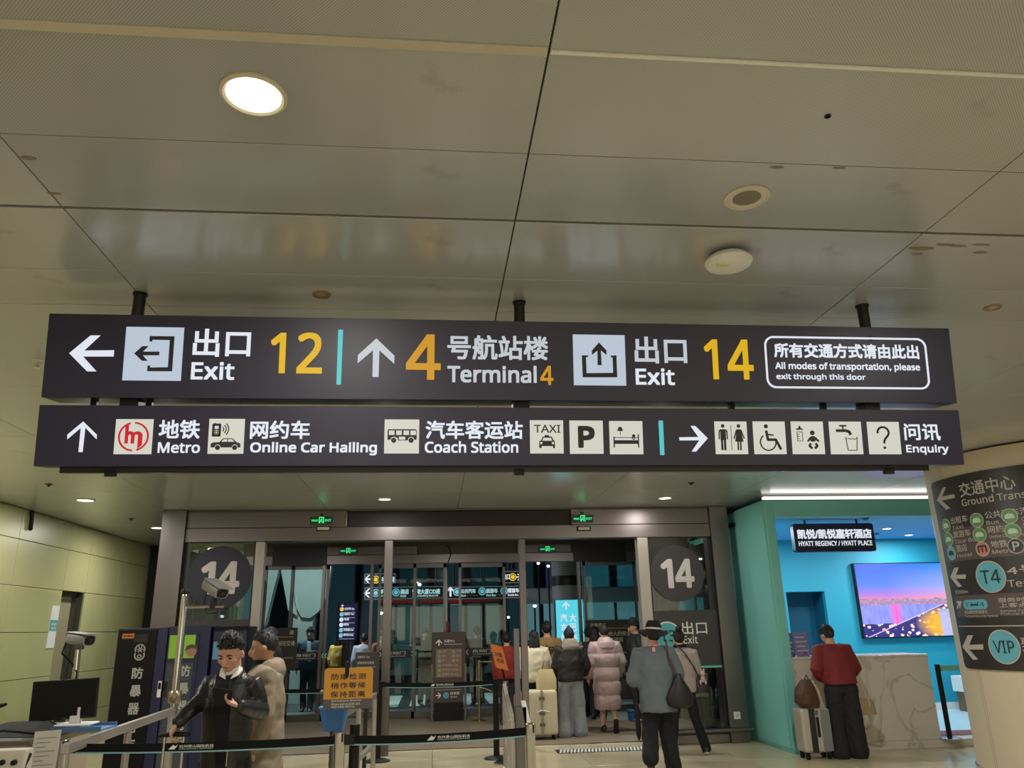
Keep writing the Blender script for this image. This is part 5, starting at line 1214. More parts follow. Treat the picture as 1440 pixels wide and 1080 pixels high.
# booth belt post, white bin box
pb = atZ(1336, 1039, .1); t = thing('booth_belt_post', 'slim black belt post with a pale green belt beside the marble counter', 'barrier post', (pb.x, pb.y, .1))
hb = atY(1318, 934, pb.y).z
G().lathe([(.033, .02), (.033, hb-.1)], (pb.x, pb.y, .1), 20).build('post', M_black, t, True); G().lathe([(.15, 0), (.15, .012), (.1, .025), (.04, .03)], (pb.x, pb.y, .1), 32).build('base', M_chrome, t, True)
G().bb(pb.x+.02, pb.x+1.6, pb.y-.003, pb.y+.003, hb-.09, hb-.02).build('belt', mat('belt_pale_green', (120, 190, 170), .6), t)
q = atY(1354, 985, 13.6); o = thing('white_box', 'white box on a stool by the booth rear wall, beside the pillar', 'box', (q.x+.1, 13.7, .1))
G().bb(q.x+.05, q.x+.4, 13.55, 13.9, .42, .68).build('carton', M_white, o, bevel=.006); G().bb(q.x+.08, q.x+.36, 13.58, 13.86, .1, .42).build('stool', mat('stool_brown', (110, 84, 66), .6), o, bevel=.01)
# ================================================================ people
TMP = bpy.data.scenes.new('work'); TVL = TMP.view_layers[0]
def solid(g, name, m, parent, base, vox=.012, sm=4, wr=0, wrs=7, quilt=None):
    me = bpy.data.meshes.new(name); me.from_pydata(g.v, [], g.f)
    bm = bmesh.new(); bm.from_mesh(me); bmesh.ops.recalc_face_normals(bm, faces=bm.faces); bm.to_mesh(me); bm.free()
    o = bpy.data.objects.new(name, me); TMP.collection.objects.link(o)
    r = o.modifiers.new('r', 'REMESH'); r.mode = 'VOXEL'; r.voxel_size = vox
    s = o.modifiers.new('s', 'SMOOTH'); s.factor = .5; s.iterations = sm
    TVL.update(); dg = TVL.depsgraph
    m2 = bpy.data.meshes.new_from_object(o.evaluated_get(dg), depsgraph=dg)
    bpy.data.objects.remove(o); bpy.data.meshes.remove(me); m2.name = name; m2.materials.clear()
    b = V(base); ns = [v.normal.copy() for v in m2.vertices]
    for v, n in zip(m2.vertices, ns):
        c = v.co.copy(); d = 0
        if wr: d = wr*(noise.noise(V((c.x*wrs, c.y*wrs, c.z*wrs*.55)))+.5*noise.noise(c*wrs*2.3))
        if quilt:
            z = (c.z-quilt[0])/quilt[1]; d += quilt[2]*(abs(sin(pi*z))**.55-.6)
        v.co = c+n*d+b
    m2.polygons.foreach_set('use_smooth', [True]*len(m2.polygons))
    return place(name, m2, m, parent)
M_skin = mat('skin', (190, 142, 116), .5, 0, .05, 12); M_skin2 = mat('skin_pale', (206, 164, 140), .5, 0, .05, 12)
M_hair = mat('black_hair', (15, 13, 13), .6, 0, .25, 40, bump=.3, bscale=120)
M_hairb = mat('brown_hair', (32, 23, 20), .6, 0, .25, 40, bump=.3, bscale=120)
M_shoe = mat('black_shoe', (18, 17, 18), .4); M_sole = mat('pale_sole', (190, 176, 150), .6)
def cloth(n, c, r=.8, bump=.15): return mat(n, c, r, 0, .14, 9, bump=bump, bscale=45)
JD = dict(sh=.185, shz=1.385, elL=(.235, .03, 1.11), wrL=(.245, -.05, .86), elR=(-.235, .03, 1.11), wrR=(-.245, -.05, .86),
          hip=.085, knL=(.095, -.02, .49), anL=(.1, .03, .085), knR=(-.095, -.02, .49), anR=(-.1, .03, .085), lean=(0, 0), drop=0, yaw=0, nod=0, tilt=0, tw=0)
def person(label, at, H, rot, pose=None, top=None, pants=None, hair='short', shoes=None, skin=None, face=0, vox=.014, name='person', hm=None, hands=(.5, .5), group=None, hscale=1.06):
    J = dict(JD); J.update(pose or {}); k = H/1.7
    t = thing(name, label, 'person', at, group); t.rotation_euler = (0, 0, rot); base = V(at)
    S = lambda p: V(p)*k
    def off(z): 
        q = max(0, (z-.92)/.78); return V((J['lean'][0]*q**1.2, J['lean'][1]*q**1.2, -J['drop']*q))
    def sp(x, y, z): return S(V((x, y, z))+off(z))
    tw = J['tw']
    def ring(z, rx, ry, y=0, e=0, ex=None):
        a = tw*max(0, min(1, (z-.9)/.45)); c, s = cos(a), sin(a); rx += e if ex is None else ex; ry += e
        return (sp(0, y, z), V((c, s, 0))*rx*k, V((-s, c, 0))*ry*k)
    TR = [(.80, .14, .10, .01), (.92, .158, .118, .015), (1.06, .138, .10, .005), (1.2, .155, .112, 0), (1.30, .165, .115, .0), (1.385, .165, .092, .01), (1.44, .11, .07, .015), (1.48, .062, .062, .015)]
    def limb(n): 
        p = V(J[n]); return S(p+off(p.z)) if n[:2] in ('el', 'wr') else S(p)
    ca, sa = cos(tw), sin(tw)
    sh = {s: S(V((e*J['sh']*ca, e*J['sh']*sa, J['shz']))+off(J['shz'])) for s, e in (('L', 1), ('R', -1))}
    sk = skin or M_skin
    g = G()
    g.loft([ring(*r) for r in TR]+[ring(1.56, .056, .058, .005)], 18)
    hv = {}
    for s, e in (('L', 1), ('R', -1)):
        el, wr = limb('el'+s), limb('wr'+s)
        g.tube([sh[s], sh[s].lerp(el, .5), el, el.lerp(wr, .35), wr], [.05*k, .047*k, .039*k, .04*k, .027*k], 12)
        d = (wr-el).normalized(); hv[s] = (wr, d)
        pn = J.get('palm'+s, (-e, 0, 0)); hand(g, wr, J.get('hd'+s, d), pn, hands[0 if s == 'L' else 1], e, k)
        hp = S((e*J['hip'], .01, .88)); kn, an = limb('kn'+s), limb('an'+s)
        g.tube([hp, hp.lerp(kn, .5), kn, kn.lerp(an, .35), an], [.085*k, .072*k, .052*k, .054*k, .036*k], 14)
        g.tube([an+S((0, .03, -.03)), an+S((0, -.05, -.045)), an+S((0, -.13, -.06))], [.035*k, .036*k, .025*k], 10, .8)
    # head in its own frame, turned on the neck
    piv = sp(0, .01, 1.5)
    R3 = Matrix.Rotation(J['yaw'], 3, 'Z') @ Matrix.Rotation(J['tilt'], 3, 'Y') @ Matrix.Rotation(J['nod'], 3, 'X')
    hs_ = hscale
    def HP(p): return piv+R3 @ (V(p)-V((0, .01, 1.5)))*k*hs_
    def hadd(gg, src): src.v = [tuple(HP(p)) for p in src.v]; gg.add(src.v, src.f)
    h = G(); h.ball((0, .006, 1.61), .074, .094, .094, 20, 13); h.ball((0, -.022, 1.565), .06, .066, .085, 18, 11); h.ball((0, -.05, 1.512), .032, .03, .026, 12, 8)
    h.tube([(0, .012, 1.46), (0, .005, 1.56)], .054, 14)
    h.tube([(0, -.09, 1.592), (0, -.1, 1.57), (0, -.107, 1.553)], [.009, .012, .015], 10); h.ball((0, -.09, 1.532), .022, .012, .009, 10, 6)
    for e in (-1, 1): h.ball((e*.076, .008, 1.578), .011, .019, .028, 10, 7); h.ball((e*.033, -.075, 1.602), .024, .012, .008, 10, 6); h.ball((e*.04, -.06, 1.562), .024, .02, .022, 10, 6)
    hadd(g, h)
    body = solid(g, 'body', sk, t, base, vox, 3)
    def hpart(n, src, m, par=None, smooth=True):
        src.v = [tuple(HP(p)+base) for p in src.v]; return src.build(n, m, par or t, smooth, ang=60)
    if face:
        for e in (-1, 1):
            hpart('eye', G().ball((e*.031, -.0815, 1.586), .0145, .006, .0042, 12, 6), mat('eye_dark', (30, 22, 20), .25))
            q = G().tube([(e*.014, -.092, 1.606), (e*.032, -.092, 1.6125), (e*.05, -.08, 1.606)], [.003, .0042, .0025], 8); hpart('eyebrow', q, M_hair)
        hpart('lips', G().tube([(-.02, -.0935, 1.5335), (0, -.1, 1.536), (.02, -.0935, 1.5335)], [.003, .0058, .003], 8, .8), mat('lip', (160, 92, 84), .5))
    # hair
    def cap_hair(r=1.09, front=1.635, side=1.575, nape=1.53, m=M_hair, lift=.0, jag=.012, n='hair', tuft=.03):
        vs = []; fs = []; NA, NB = 36, 12
        for j in range(NB+1):
            for i in range(NA):
                a = 2*pi*i/NA; fx, fy = sin(a), -cos(a)        # a = 0 is the front
                fr_ = max(0, cos(a)); bk = max(0, -cos(a))**.45; zl = side+(front-side)*fr_**.6+(nape-side)*bk**.7+jag*noise.noise(V((fx*4, fy*4, 3)))
                th0 = math.asin(max(-.95, min(.95, (zl-1.61)/(.094*r)))); th = th0+(pi/2-th0)*j/NB
                rr = (1.025+(r-1.025)*min(1, j/5))*(1+.05*noise.noise(V((fx*5, fy*5, th*4))))
                vs.append((.074*rr*cos(th)*fx, .006+.094*rr*cos(th)*fy, 1.61+lift*max(0, sin(th))+.094*rr*sin(th)))
        for j in range(NB):
            for i in range(NA): fs.append((j*NA+i, j*NA+(i+1) % NA, (j+1)*NA+(i+1) % NA, (j+1)*NA+i))
        inn = [(x*.86, .006+(y-.006)*.88, z) for x, y, z in vs[:NA]]; k0 = len(vs); vs += inn
        fs += [(i, k0+i, k0+(i+1) % NA, (i+1) % NA) for i in range(NA)]
        gh = G().add(vs, fs)
        if tuft:                                            # loose locks that break the outline
            rnd = random.Random(len(label))
            for _ in range(170):
                a = rnd.uniform(-pi, pi); th = rnd.uniform(.12, 1.45); fx, fy = sin(a), -cos(a)
                zz = 1.61+.094*r*sin(th)
                if zz < side+(front-side)*max(0, cos(a))**.6+(nape-side)*max(0, -cos(a))**.7+.012: continue
                nrm = V((cos(th)*fx, cos(th)*fy, sin(th))); p = V((.074*r*.97*cos(th)*fx, .006+.094*r*.97*cos(th)*fy, 1.61+lift*max(0, sin(th))+.094*r*.97*sin(th)))
                tn = (V((rnd.uniform(-.5, .5), -.9 if th > .6 else -.2, .1 if th > .9 else -.9))); tn = (tn-nrm*tn.dot(nrm)).normalized()
                sd = nrm.cross(tn)*rnd.uniform(.006, .011); L0 = rnd.uniform(.6, 1.2)*tuft
                gh.add([p-sd-nrm*.004, p+sd-nrm*.004, p+nrm*.007, p+tn*L0+nrm*L0*rnd.uniform(.15, .5)], [(0, 2, 1), (0, 1, 3), (1, 2, 3), (2, 0, 3)])
        return hpart(n, gh, m)
    mh = hm or M_hair
    if hair == 'short': cap_hair(1.15, 1.636, 1.575, 1.52, mh, .014)
    elif hair == 'crop': cap_hair(1.08, 1.655, 1.6, 1.55, mh, .006, tuft=.018)
    elif hair == 'quiff': cap_hair(1.13, 1.648, 1.6, 1.54, mh, .022, .015, tuft=.022)
    elif hair == 'bun': cap_hair(1.1, 1.64, 1.59, 1.53, mh, .01); hpart('hair_bun', G().ball((0, .06, 1.735), .045, .045, .038, 16, 9), mh)
    elif hair == 'long':
        cap_hair(1.13, 1.635, 1.56, 1.5, mh, .01); q = G().loft([((0, .05, 1.66), V((.07, 0, 0)), V((0, .05, 0))), ((0, .075, 1.55), V((.09, 0, 0)), V((0, .045, 0))), ((0, .085, 1.42), V((.095, 0, 0)), V((0, .035, 0))), ((0, .09, 1.33), V((.06, 0, 0)), V((0, .02, 0)))], 18); hpart('long_hair', q, mh)
    return t, dict(S=S, sp=sp, ring=ring, TR=TR, sh=sh, limb=limb, base=base, HP=HP, hpart=hpart, k=k, J=J, hv=hv, cap=cap_hair, solid=lambda g, n, m, **q: solid(g, n, m, t, base, **q), t=t)
def hand(g, wr, d, pn, curl, side, k):
    d = V(d).normalized(); pn = V(pn); pn = (pn-d*pn.dot(d)).normalized(); ac = d.cross(pn)*side      # towards the thumb
    g.loft([(wr-d*.015*k, ac*.024*k, pn*.018*k), (wr+d*.02*k, ac*.03*k, pn*.016*k), (wr+d*.06*k, ac*.039*k, pn*.015*k), (wr+d*.088*k, ac*.038*k, pn*.012*k)], 12)
    for i, ln in enumerate((.9, 1.0, .94, .76)):
        p = wr+d*.08*k+ac*(.029-.0195*i)*k; pts = [p-d*.02*k, p]; a = 0; dd = d
        for sg in (.042, .028, .022):
            a += curl*.75; dd = d*cos(a)+pn*sin(a); p = p+dd*sg*ln*k; pts.append(p)
        g.tube(pts, [.0095*k, .0095*k, .009*k, .008*k, .0065*k], 8)
    p = wr+d*.025*k+ac*.022*k; q = p+(ac*.8+d*.6+pn*.25).normalized()*.035*k; e = q+(d*.9+pn*(.2+curl*.5)+ac*.15).normalized()*.03*k
    g.tube([p, q, e, e+(e-q)*.75], [.013*k, .0115*k, .01*k, .0075*k], 8)
# ---- garments
def top(P, m, hem=.86, e=.03, wide=1.0, sleeves=True, cuff=None, sl=.022, quilt=None, wr=.006, name='jacket', flare=0, vox=.014, elong=1.0, neck=1.475, sm=4):
    k = P['k']; g = G(); R = []
    zs = sorted(set([hem]+[z for z, *_ in P['TR'] if hem < z < neck]+([hem+.1*(i+1) for i in range(int((.8-hem)/.1))] if hem < .8 else [])))
    for z in zs:
        pr = None; T_ = P['TR']
        if z <= T_[0][0]: rx, ry, y = T_[0][1], T_[0][2], T_[0][3]; f_ = (T_[0][0]-z)*flare; rx += f_+.02; ry += f_+.02
        else:
            for a, b in zip(T_, T_[1:]):
                if a[0] <= z <= b[0]:
                    q = (z-a[0])/(b[0]-a[0]); rx, ry, y = (a[i]+(b[i]-a[i])*q for i in (1, 2, 3))
        w_ = wide if z < 1.3 else 1+(wide-1)*.4
        if 1.0 < z < 1.25: rx += .022; ry += .012
        R.append(P['ring'](z, rx*w_, ry*w_, y, e if z < 1.4 else e*.6))
    R.append(P['ring'](neck, .064, .066, .012, e*.35))
    g.loft(R, 24, .92)
    for s in 'LR':
        if not sleeves: continue
        a, el, w_ = P['sh'][s], P['limb']('el'+s), P['limb']('wr'+s)
        w_ = el.lerp(w_, .97 if sleeves is True else sleeves)
        ce = P['sp'](0, .01, 1.37)
        ri = [(.055+sl)*k, (.062+sl)*k, (.056+sl)*k, (.049+sl)*k, (.045+sl)*k, (.036+sl*.8)*k]
        g.tube([ce.lerp(a, .55), a, a.lerp(el, .5), el, el.lerp(w_, .5), w_], ri, 14)
    return P['solid'](g, name, m, vox=vox, sm=sm, wr=wr, quilt=quilt)
def trousers(P, m, r=(.1, .075, .07), hem=.05, wr=.006, name='trousers', vox=.014, waist=1.0):
    k = P['k']; g = G(); g.loft([P['ring'](z, rx, ry, y, .012) for z, rx, ry, y in P['TR'] if z < 1.0]+[P['ring'](waist, .14, .105, .008, .008)], 20)
    for s, e in (('L', 1), ('R', -1)):
        hp = P['S']((e*P['J']['hip'], .012, .87)); kn, an = P['limb']('kn'+s), P['limb']('an'+s); b = an+(an-kn).normalized()*(.085-hem)*k*.6
        g.tube([hp, hp.lerp(kn, .5), kn, kn.lerp(b, .5), b], [r[0]*k, (r[0]*.55+r[1]*.45)*k, r[1]*k, (r[1]+r[2])/2*k, r[2]*k], 16)
    return P['solid'](g, name, m, vox=vox, wr=wr, wrs=9)
def shoes(P, m, sole=None):
    k = P['k']; ro = []
    for s in 'LR':
        an, kn = P['limb']('an'+s), P['limb']('kn'+s)
        f = V(P['J'].get('toe'+s, (0, -1, -.25))).normalized(); u = V((1, 0, 0)).cross(f)*1; u = -u if u.z < 0 else u; r = u.cross(f)
        c = an-u*.045*k; W = .045*k
        g = G().loft([(c-f*.075*k, r*W*.55, u*.03*k), (c-f*.055*k+u*.012*k, r*W*.85, u*.05*k), (c+u*.01*k, r*W*.9, u*.052*k), (c+f*.07*k-u*.006*k, r*W, u*.036*k), (c+f*.13*k-u*.014*k, r*W, u*.027*k), (c+f*.175*k-u*.02*k, r*W*.6, u*.018*k)], 16, .8)
        g.v = [tuple(V(p)+P['base']) for p in g.v]; o = g.build('shoe', m, P['t'], True, ang=60)
        if sole:
            c2 = c-u*.036*k; g = G().loft([(c2-f*.082*k, r*W*.5, u*.012*k), (c2-f*.06*k, r*W*.92, u*.014*k), (c2+f*.07*k, r*W*1.06, u*.013*k), (c2+f*.14*k, r*W*1.04, u*.012*k), (c2+f*.182*k, r*W*.6, u*.01*k)], 16, .7); g.v = [tuple(V(p)+P['base']) for p in g.v]; g.build('sole', sole, o, True)
def addpart(P, g, n, m, smooth=True, par=None):
    g.v = [tuple(V(p)+P['base']) for p in g.v]; return g.build(n, m, par or P['t'], smooth, ang=60)
def feet_z(P): pass
def back_off(P, z): return P['sp'](0, 0, z)

# ---- the man with the phone, facing us
MY = 5.95; mx = atY(322, 1000, MY).x; b0 = V((mx, MY, 0))
def loc(px, py, y): return (atY(px, py, y)-b0)
kH = 1.64/1.7
def L_(px, py, y): return tuple(loc(px, py, y)/kH)
t1, P1 = person('man in a black leather jacket and white collar looking at his phone', tuple(b0), 1.64, 0,
    dict(shz=1.37, sh=.168, tw=radians(-14), elR=L_(284, 985, 5.9), wrR=L_(250, 1016, 5.72), elL=L_(368, 1000, 5.98), wrL=L_(337, 993, 5.66), yaw=radians(-12), nod=radians(20), lean=(.0, -.015),
         palmR=(.3, -.2, -1), palmL=(-.2, -.1, 1), hdR=(-.3, -.25, -.75), hdL=(-.85, -.25, .35)), hair='quiff', face=1, vox=.0075, hands=(.75, 1.0), hscale=1.1)
M_leather = mat('black_leather', (22, 21, 21), .38, 0, .15, 14, bump=.35, bscale=60)
top(P1, M_leather, .80, .02, .98, sl=.014, wr=.008, vox=.012, name='leather_jacket', neck=1.45)
M_knit = mat('black_knit', (10, 10, 11), .9, 0, .1, 60)
def front(P, z, dx, e): c, a, b = P['ring'](z, *[(q[1], q[2], q[3]) for q in P['TR'] if abs(q[0]-z) < .08][0], e); return c-b.normalized()*b.length+a*dx
g = G(); q = []
for z, wd in ((.82, .22), (.95, .26), (1.06, .3), (1.2, .34), (1.3, .33), (1.385, .28), (1.44, .45)):
    T_ = min(P1['TR'], key=lambda r: abs(r[0]-z)); c, a, b = P1['ring'](z, T_[1], T_[2], T_[3], .047 if z < 1.4 else .03); cc_ = c-b*.97
    q.append((cc_+b*.2, a*wd, b*.22))
g.loft(q, 14, .7); P1['solid'](g, 'sweater', M_knit, vox=.012, wr=.003)
trousers(P1, mat('black_trousers', (14, 14, 17), .8), (.098, .075, .068))
shoes(P1, M_shoe)
M_shirt = mat('white_shirt', (226, 224, 218), .7, var=.03)
for e in (-1, 1):
    o = P1['sp'](0, 0, 0); g = G(); c1 = P1['sp'](e*.055, -.03, 1.505); c2 = P1['sp'](e*.012, -.098, 1.415); c3 = P1['sp'](e*.062, -.082, 1.44); c4 = P1['sp'](e*.074, -.01, 1.475)
    f_ = V((e*.004, -.008, 0)); g.add([c1, c2, c3, c4, c1+f_, c2+f_, c3+f_, c4+f_], [(3, 2, 1, 0), (4, 5, 6, 7), (0, 1, 5, 4), (1, 2, 6, 5), (2, 3, 7, 6), (3, 0, 4, 7)]); addpart(P1, g, 'shirt_collar', M_shirt, False)
    g = G().loft([(P1['sp'](e*.085, -.03, 1.455), V((.012, 0, 0)), V((0, .045, .02))), (P1['sp'](e*.075, -.1, 1.36), V((.035, 0, 0)), V((0, .012, .02))), (P1['sp'](e*.06, -.135, 1.25), V((.008, 0, 0)), V((0, .008, 0)))], 10); addpart(P1, g, 'lapel', M_leather)
g = G().loft([(P1['sp'](0, .012, 1.44), V((.075, 0, 0)), V((0, .075, 0))), (P1['sp'](0, .012, 1.49), V((.066, 0, 0)), V((0, .066, 0)))], 20); addpart(P1, g, 'shirt_neckband', M_shirt)
for s in 'LR':
    w_, d = P1['hv'][s]; g = G().tube([w_-d*.03, w_+d*.012], (.032 if s == 'L' else .036)*P1['k'], 16, ends=False); addpart(P1, g, 'shirt_cuff', M_shirt)
g = G().tube([P1['sp'](.05, -.165, .86), P1['sp'](.052, -.168, .99)], .004, 6); addpart(P1, g, 'zip', M_chrome)
ph = thing('mobile_phone', 'black mobile phone in the hand of the man in the leather jacket', 'phone', atY(315, 977, 5.58))
w_ = P1['hv']['L'][0]+b0; hd_ = V((-.85, -.25, .35)).normalized(); pc = w_+hd_*.115*P1['k']+V((.0, -.01, .03))
fph = Frame(pc, (1, -.15, -.12), (.1, -.45, .88)); G().fbox(fph, -.075, .06, -.022, .05, -.004, .004).build('case', M_black, ph, bevel=.003)
G().fbox(fph, -.07, .055, -.018, .046, -.0055, -.004).build('display', mat('phone_display', (60, 70, 90), .2, em=.2), ph)
# his suitcase
hR = P1['hv']['R'][0]+b0; hb_ = hR+V((-.3, -.25, -.75)).normalized()*.085
sc_ = thing('black_suitcase', 'black suitcase on a chrome handle pulled by the man with the phone', 'suitcase', (hb_.x, hb_.y, 0))
sx, sy = hb_.x+.02, hb_.y+.02
G().loft([((sx, sy, hb_.z), V((.0, 0, .016)), V((0, .02, 0))), ((sx-.001, sy, hb_.z), V((.0, 0, .016)), V((0, .02, 0)))], 10)
G().tube([(sx-.085, sy, hb_.z), (sx, sy, hb_.z+.006), (sx+.085, sy, hb_.z)], .015, 12).build('grip', M_black, sc_, True)
for e in (-1, 1): G().cyl((sx+e*.06, sy, .62), (sx+e*.06, sy, hb_.z), .009).build('handle_rod', M_chrome, sc_, True)
G().bb(sx-.2, sx+.22, sy-.12, sy+.13, .07, .64).build('shell', mat('suitcase_black', (28, 28, 32), .35), sc_, bevel=.035)
for k in range(5): G().bb(sx-.17+.075*k, sx-.145+.075*k, sy-.127, sy-.118, .12, .6).build('rib', M_black, sc_, bevel=.003)
for ex in (-.15, .17):
    for ey in (-.08, .09): G().cyl((sx+ex-.012, sy+ey, .035), (sx+ex+.012, sy+ey, .035), .034).build('wheel', M_black, sc_, True)

# ---- man in the beige coat behind him, in profile
BYm = 6.62; bxm = atY(367, 1000, BYm).x
t2, P2 = person('man in a beige hooded coat standing behind the man with the phone', (bxm, BYm, 0), 1.66, radians(-72), dict(elL=(.26, .0, 1.1), wrL=(.24, -.08, .87), elR=(-.26, .0, 1.1), wrR=(-.24, -.1, .87), yaw=radians(-14), nod=radians(6)), hair='crop', face=1, vox=.012, hscale=1.08)
M_bcoat = cloth('beige_coat_cloth', (132, 119, 98), .75); top(P2, M_bcoat, .58, .045, 1.05, sl=.026, wr=.014, flare=.1, quilt=(.0, .26, .006), name='hooded_coat', neck=1.47)
g = G().loft([(P2['sp'](0, .05, 1.34), V((.12, 0, 0)), V((0, .1, .0))), (P2['sp'](0, .05, 1.40), V((.145, 0, 0)), V((0, .12, .02))), (P2['sp'](0, .045, 1.46), V((.125, 0, 0)), V((0, .105, .03))), (P2['sp'](0, .03, 1.50), V((.09, 0, 0)), V((0, .075, .02)))], 20); P2['solid'](g, 'hood', M_bcoat, vox=.014, wr=.01)
g = G().loft([(P2['sp'](0, -.035, 1.42), V((.075, 0, 0)), V((0, .07, 0))), (P2['sp'](0, -.01, 1.5), V((.066, 0, 0)), V((0, .066, 0)))], 18); addpart(P2, g, 'dark_collar', M_knit)
g = G().tube([P2['sp'](.0, -.24, .62), P2['sp'](0, -.225, 1.0), P2['sp'](0, -.205, 1.3)], .008, 6); addpart(P2, g, 'coat_placket', mat('placket', (96, 84, 66), .8))
trousers(P2, mat('black_trousers', (14, 14, 17))); shoes(P2, M_shoe)

def at_feet(px, py): p = atZ(px, py, 0); return (p.x, p.y, 0)
# ---- woman in a long pink padded coat
t3, P3 = person('woman in a long mauve padded coat walking to the right doorway', at_feet(857, 1030), 1.65, radians(180), dict(anR=(.12-.2, .16, .16), knR=(-.085, -.03, .47), toeR=(0, -.25, -1), anL=(.07, -.1, .085), knL=(.085, -.06, .48), elL=(.27, .02, 1.1), wrL=(.3, -.06, .88), elR=(-.27, .02, 1.1), wrR=(-.26, -.1, .86)), hair='crop', hm=M_hairb, skin=M_skin2)
M_pink = mat('mauve_quilt', (178, 154, 152), .55, 0, .08, 6, bump=.1, bscale=30)
top(P3, M_pink, .36, .062, 1.1, sl=.04, quilt=(.36, .215, .02), wr=.01, flare=-.02, name='padded_coat', neck=1.46, vox=.013)
g = G().loft([(P3['sp'](0, .1, 1.27), V((.1, 0, 0)), V((0, .04, .0))), (P3['sp'](0, .12, 1.33), V((.15, 0, 0)), V((0, .075, .02))), (P3['sp'](0, .08, 1.42), V((.16, 0, 0)), V((0, .11, .02))), (P3['sp'](0, .03, 1.49), V((.12, 0, 0)), V((0, .1, .03))), (P3['sp'](0, .0, 1.52), V((.08, 0, 0)), V((0, .07, .02)))], 20); P3['solid'](g, 'hood', M_pink, wr=.012, vox=.012)
shoes(P3, M_shoe)
def bag(label, c, w_, h_, d_, m, strap=None, cat='bag', name='shoulder_bag', p=.6, sm=None):
    o = thing(name, label, cat, c); c = V(c)
    R_ = [(0, .28, .4), (.1, .5, .55), (.3, .56, .6), (.55, .42, .5), (.8, .22, .35), (1, .1, .2)] if sm else None
    g = G().loft([(c+V((0, 0, h_*q)), V((w_*a, 0, 0)), V((0, d_*b, 0))) for q, a, b in R_], 22) if sm else G().loft([(c, V((w_*.46, 0, 0)), V((0, d_*.5, 0))), (c+V((0, 0, h_*.4)), V((w_*.5, 0, 0)), V((0, d_*.55, 0))), (c+V((0, 0, h_)), V((w_*.42, 0, 0)), V((0, d_*.2, 0)))], 20, p); g.build('body', m, o, True, ang=60)
    if strap: G().tube(strap, .011, 8, .5).build('strap', sm or m, o, True)
    return o
pp_ = V(t3.location)
b_ = pp_+V((.34, -.02, .5)); bag('large black handbag hanging at the side of the woman in the mauve coat', tuple(b_), .28, .3, .12, mat('black_bag', (16, 15, 18), .5), [b_+V((-.05, 0, .28)), b_+V((-.06, 0, .62)), b_+V((-.1, .02, .86)), b_+V((-.02, .02, .6)), b_+V((.05, 0, .28))])

# ---- person in a black jacket with a cap and grey hood, wide jeans
t4, P4 = person('person in a dark bomber jacket, cap and wide grey jeans at the right doorway', at_feet(806, 1036), 1.60, radians(180), dict(elL=(.25, -.04, 1.1), wrL=(.2, -.16, .95), elR=(-.28, .0, 1.12), wrR=(-.28, -.16, .98), hip=.1, knL=(.13, -.02, .47), anL=(.15, .03, .085), knR=(-.12, -.03, .47), anR=(-.13, -.02, .085)), hair='short')
top(P4, mat('dark_brown_nylon', (32, 27, 29), .5, 0, .12, 9, bump=.2, bscale=40), .87, .05, 1.12, sl=.035, wr=.014, name='bomber_jacket')
M_ghood = cloth('grey_hood_cloth', (150, 142, 132))
g = G().loft([(P4['sp'](0, .1, 1.38), V((.12, 0, 0)), V((0, .05, 0))), (P4['sp'](0, .07, 1.44), V((.15, 0, 0)), V((0, .1, 0))), (P4['sp'](0, .04, 1.52), V((.13, 0, 0)), V((0, .11, 0))), (P4['sp'](0, .03, 1.57), V((.1, 0, 0)), V((0, .1, 0)))], 20); P4['solid'](g, 'hood', M_ghood, wr=.01)
M_navyc = mat('navy_cap', (30, 34, 62), .7); P4['cap'](1.17, 1.63, 1.625, 1.625, M_navyc, .03, 0, 'cap', 0)
q = G().ball((0, .0, 1.735), .03, .03, .035, 10, 7); P4['hpart']('cap_peak', G().loft([((0, -.085, 1.645), V((.06, 0, 0)), V((0, .02, .006))), ((0, -.16, 1.63), V((.045, 0, 0)), V((0, .01, .004)))], 14), M_navyc); P4['hpart']('cap_knot', q, M_navyc)
trousers(P4, cloth('grey_denim', (140, 145, 150)), (.115, .115, .13), .03, .012); shoes(P4, M_shoe, mat('white_sole', (206, 202, 196), .6))

# ---- woman in a cream fleece with the suitcases
t5, P5 = person('woman in a cream fleece jacket behind the pale suitcase', (atY(752, 950, 13.5).x, 13.5, 0), 1.58, radians(180), dict(elL=(.25, .0, 1.1), wrL=(.22, -.15, .95), elR=(-.25, 0, 1.1), wrR=(-.22, -.2, .95)), hair='long')
top(P5, mat('cream_fleece', (212, 204, 176), .9, 0, .1, 20, bump=.4, bscale=70), .86, .055, 1.1, sl=.035, wr=.016, name='fleece_jacket'); trousers(P5, mat('black_trousers', (14, 14, 17)), (.1, .08, .08)); shoes(P5, M_shoe)
q = at_feet(765, 1041); M_case = mat('cream_suitcase', (216, 206, 174), .4, 0, .05, 4)
sc_ = thing('cream_suitcase', 'tall cream hard suitcase with a silver strap at the right doorway', 'suitcase', q); X0, Y0 = q[0], q[1]
G().bb(X0-.25, X0+.23, Y0-.02, Y0+.28, .07, .72).build('shell', M_case, sc_, bevel=.04)
for k in range(7):
    if k != 3: G().bb(X0-.21+.065*k, X0-.19+.065*k, Y0-.026, Y0-.016, .12, .67).build('rib', M_case, sc_, bevel=.004)
G().bb(X0-.035, X0+.0, Y0-.032, Y0-.014, .09, .72).build('strap', mat('silver_strap', (150, 146, 136), .4, .4), sc_)
for zz in (.2, .36, .58): G().bb(X0-.06, X0+.025, Y0-.038, Y0-.02, zz, zz+.045).build('buckle', M_steeld, sc_, bevel=.008)
G().tube([(X0-.1, Y0-.03, .4), (X0-.02, Y0-.045, .43), (X0+.1, Y0-.03, .4)], .008, 8).build('tag_cord', M_white, sc_, True)
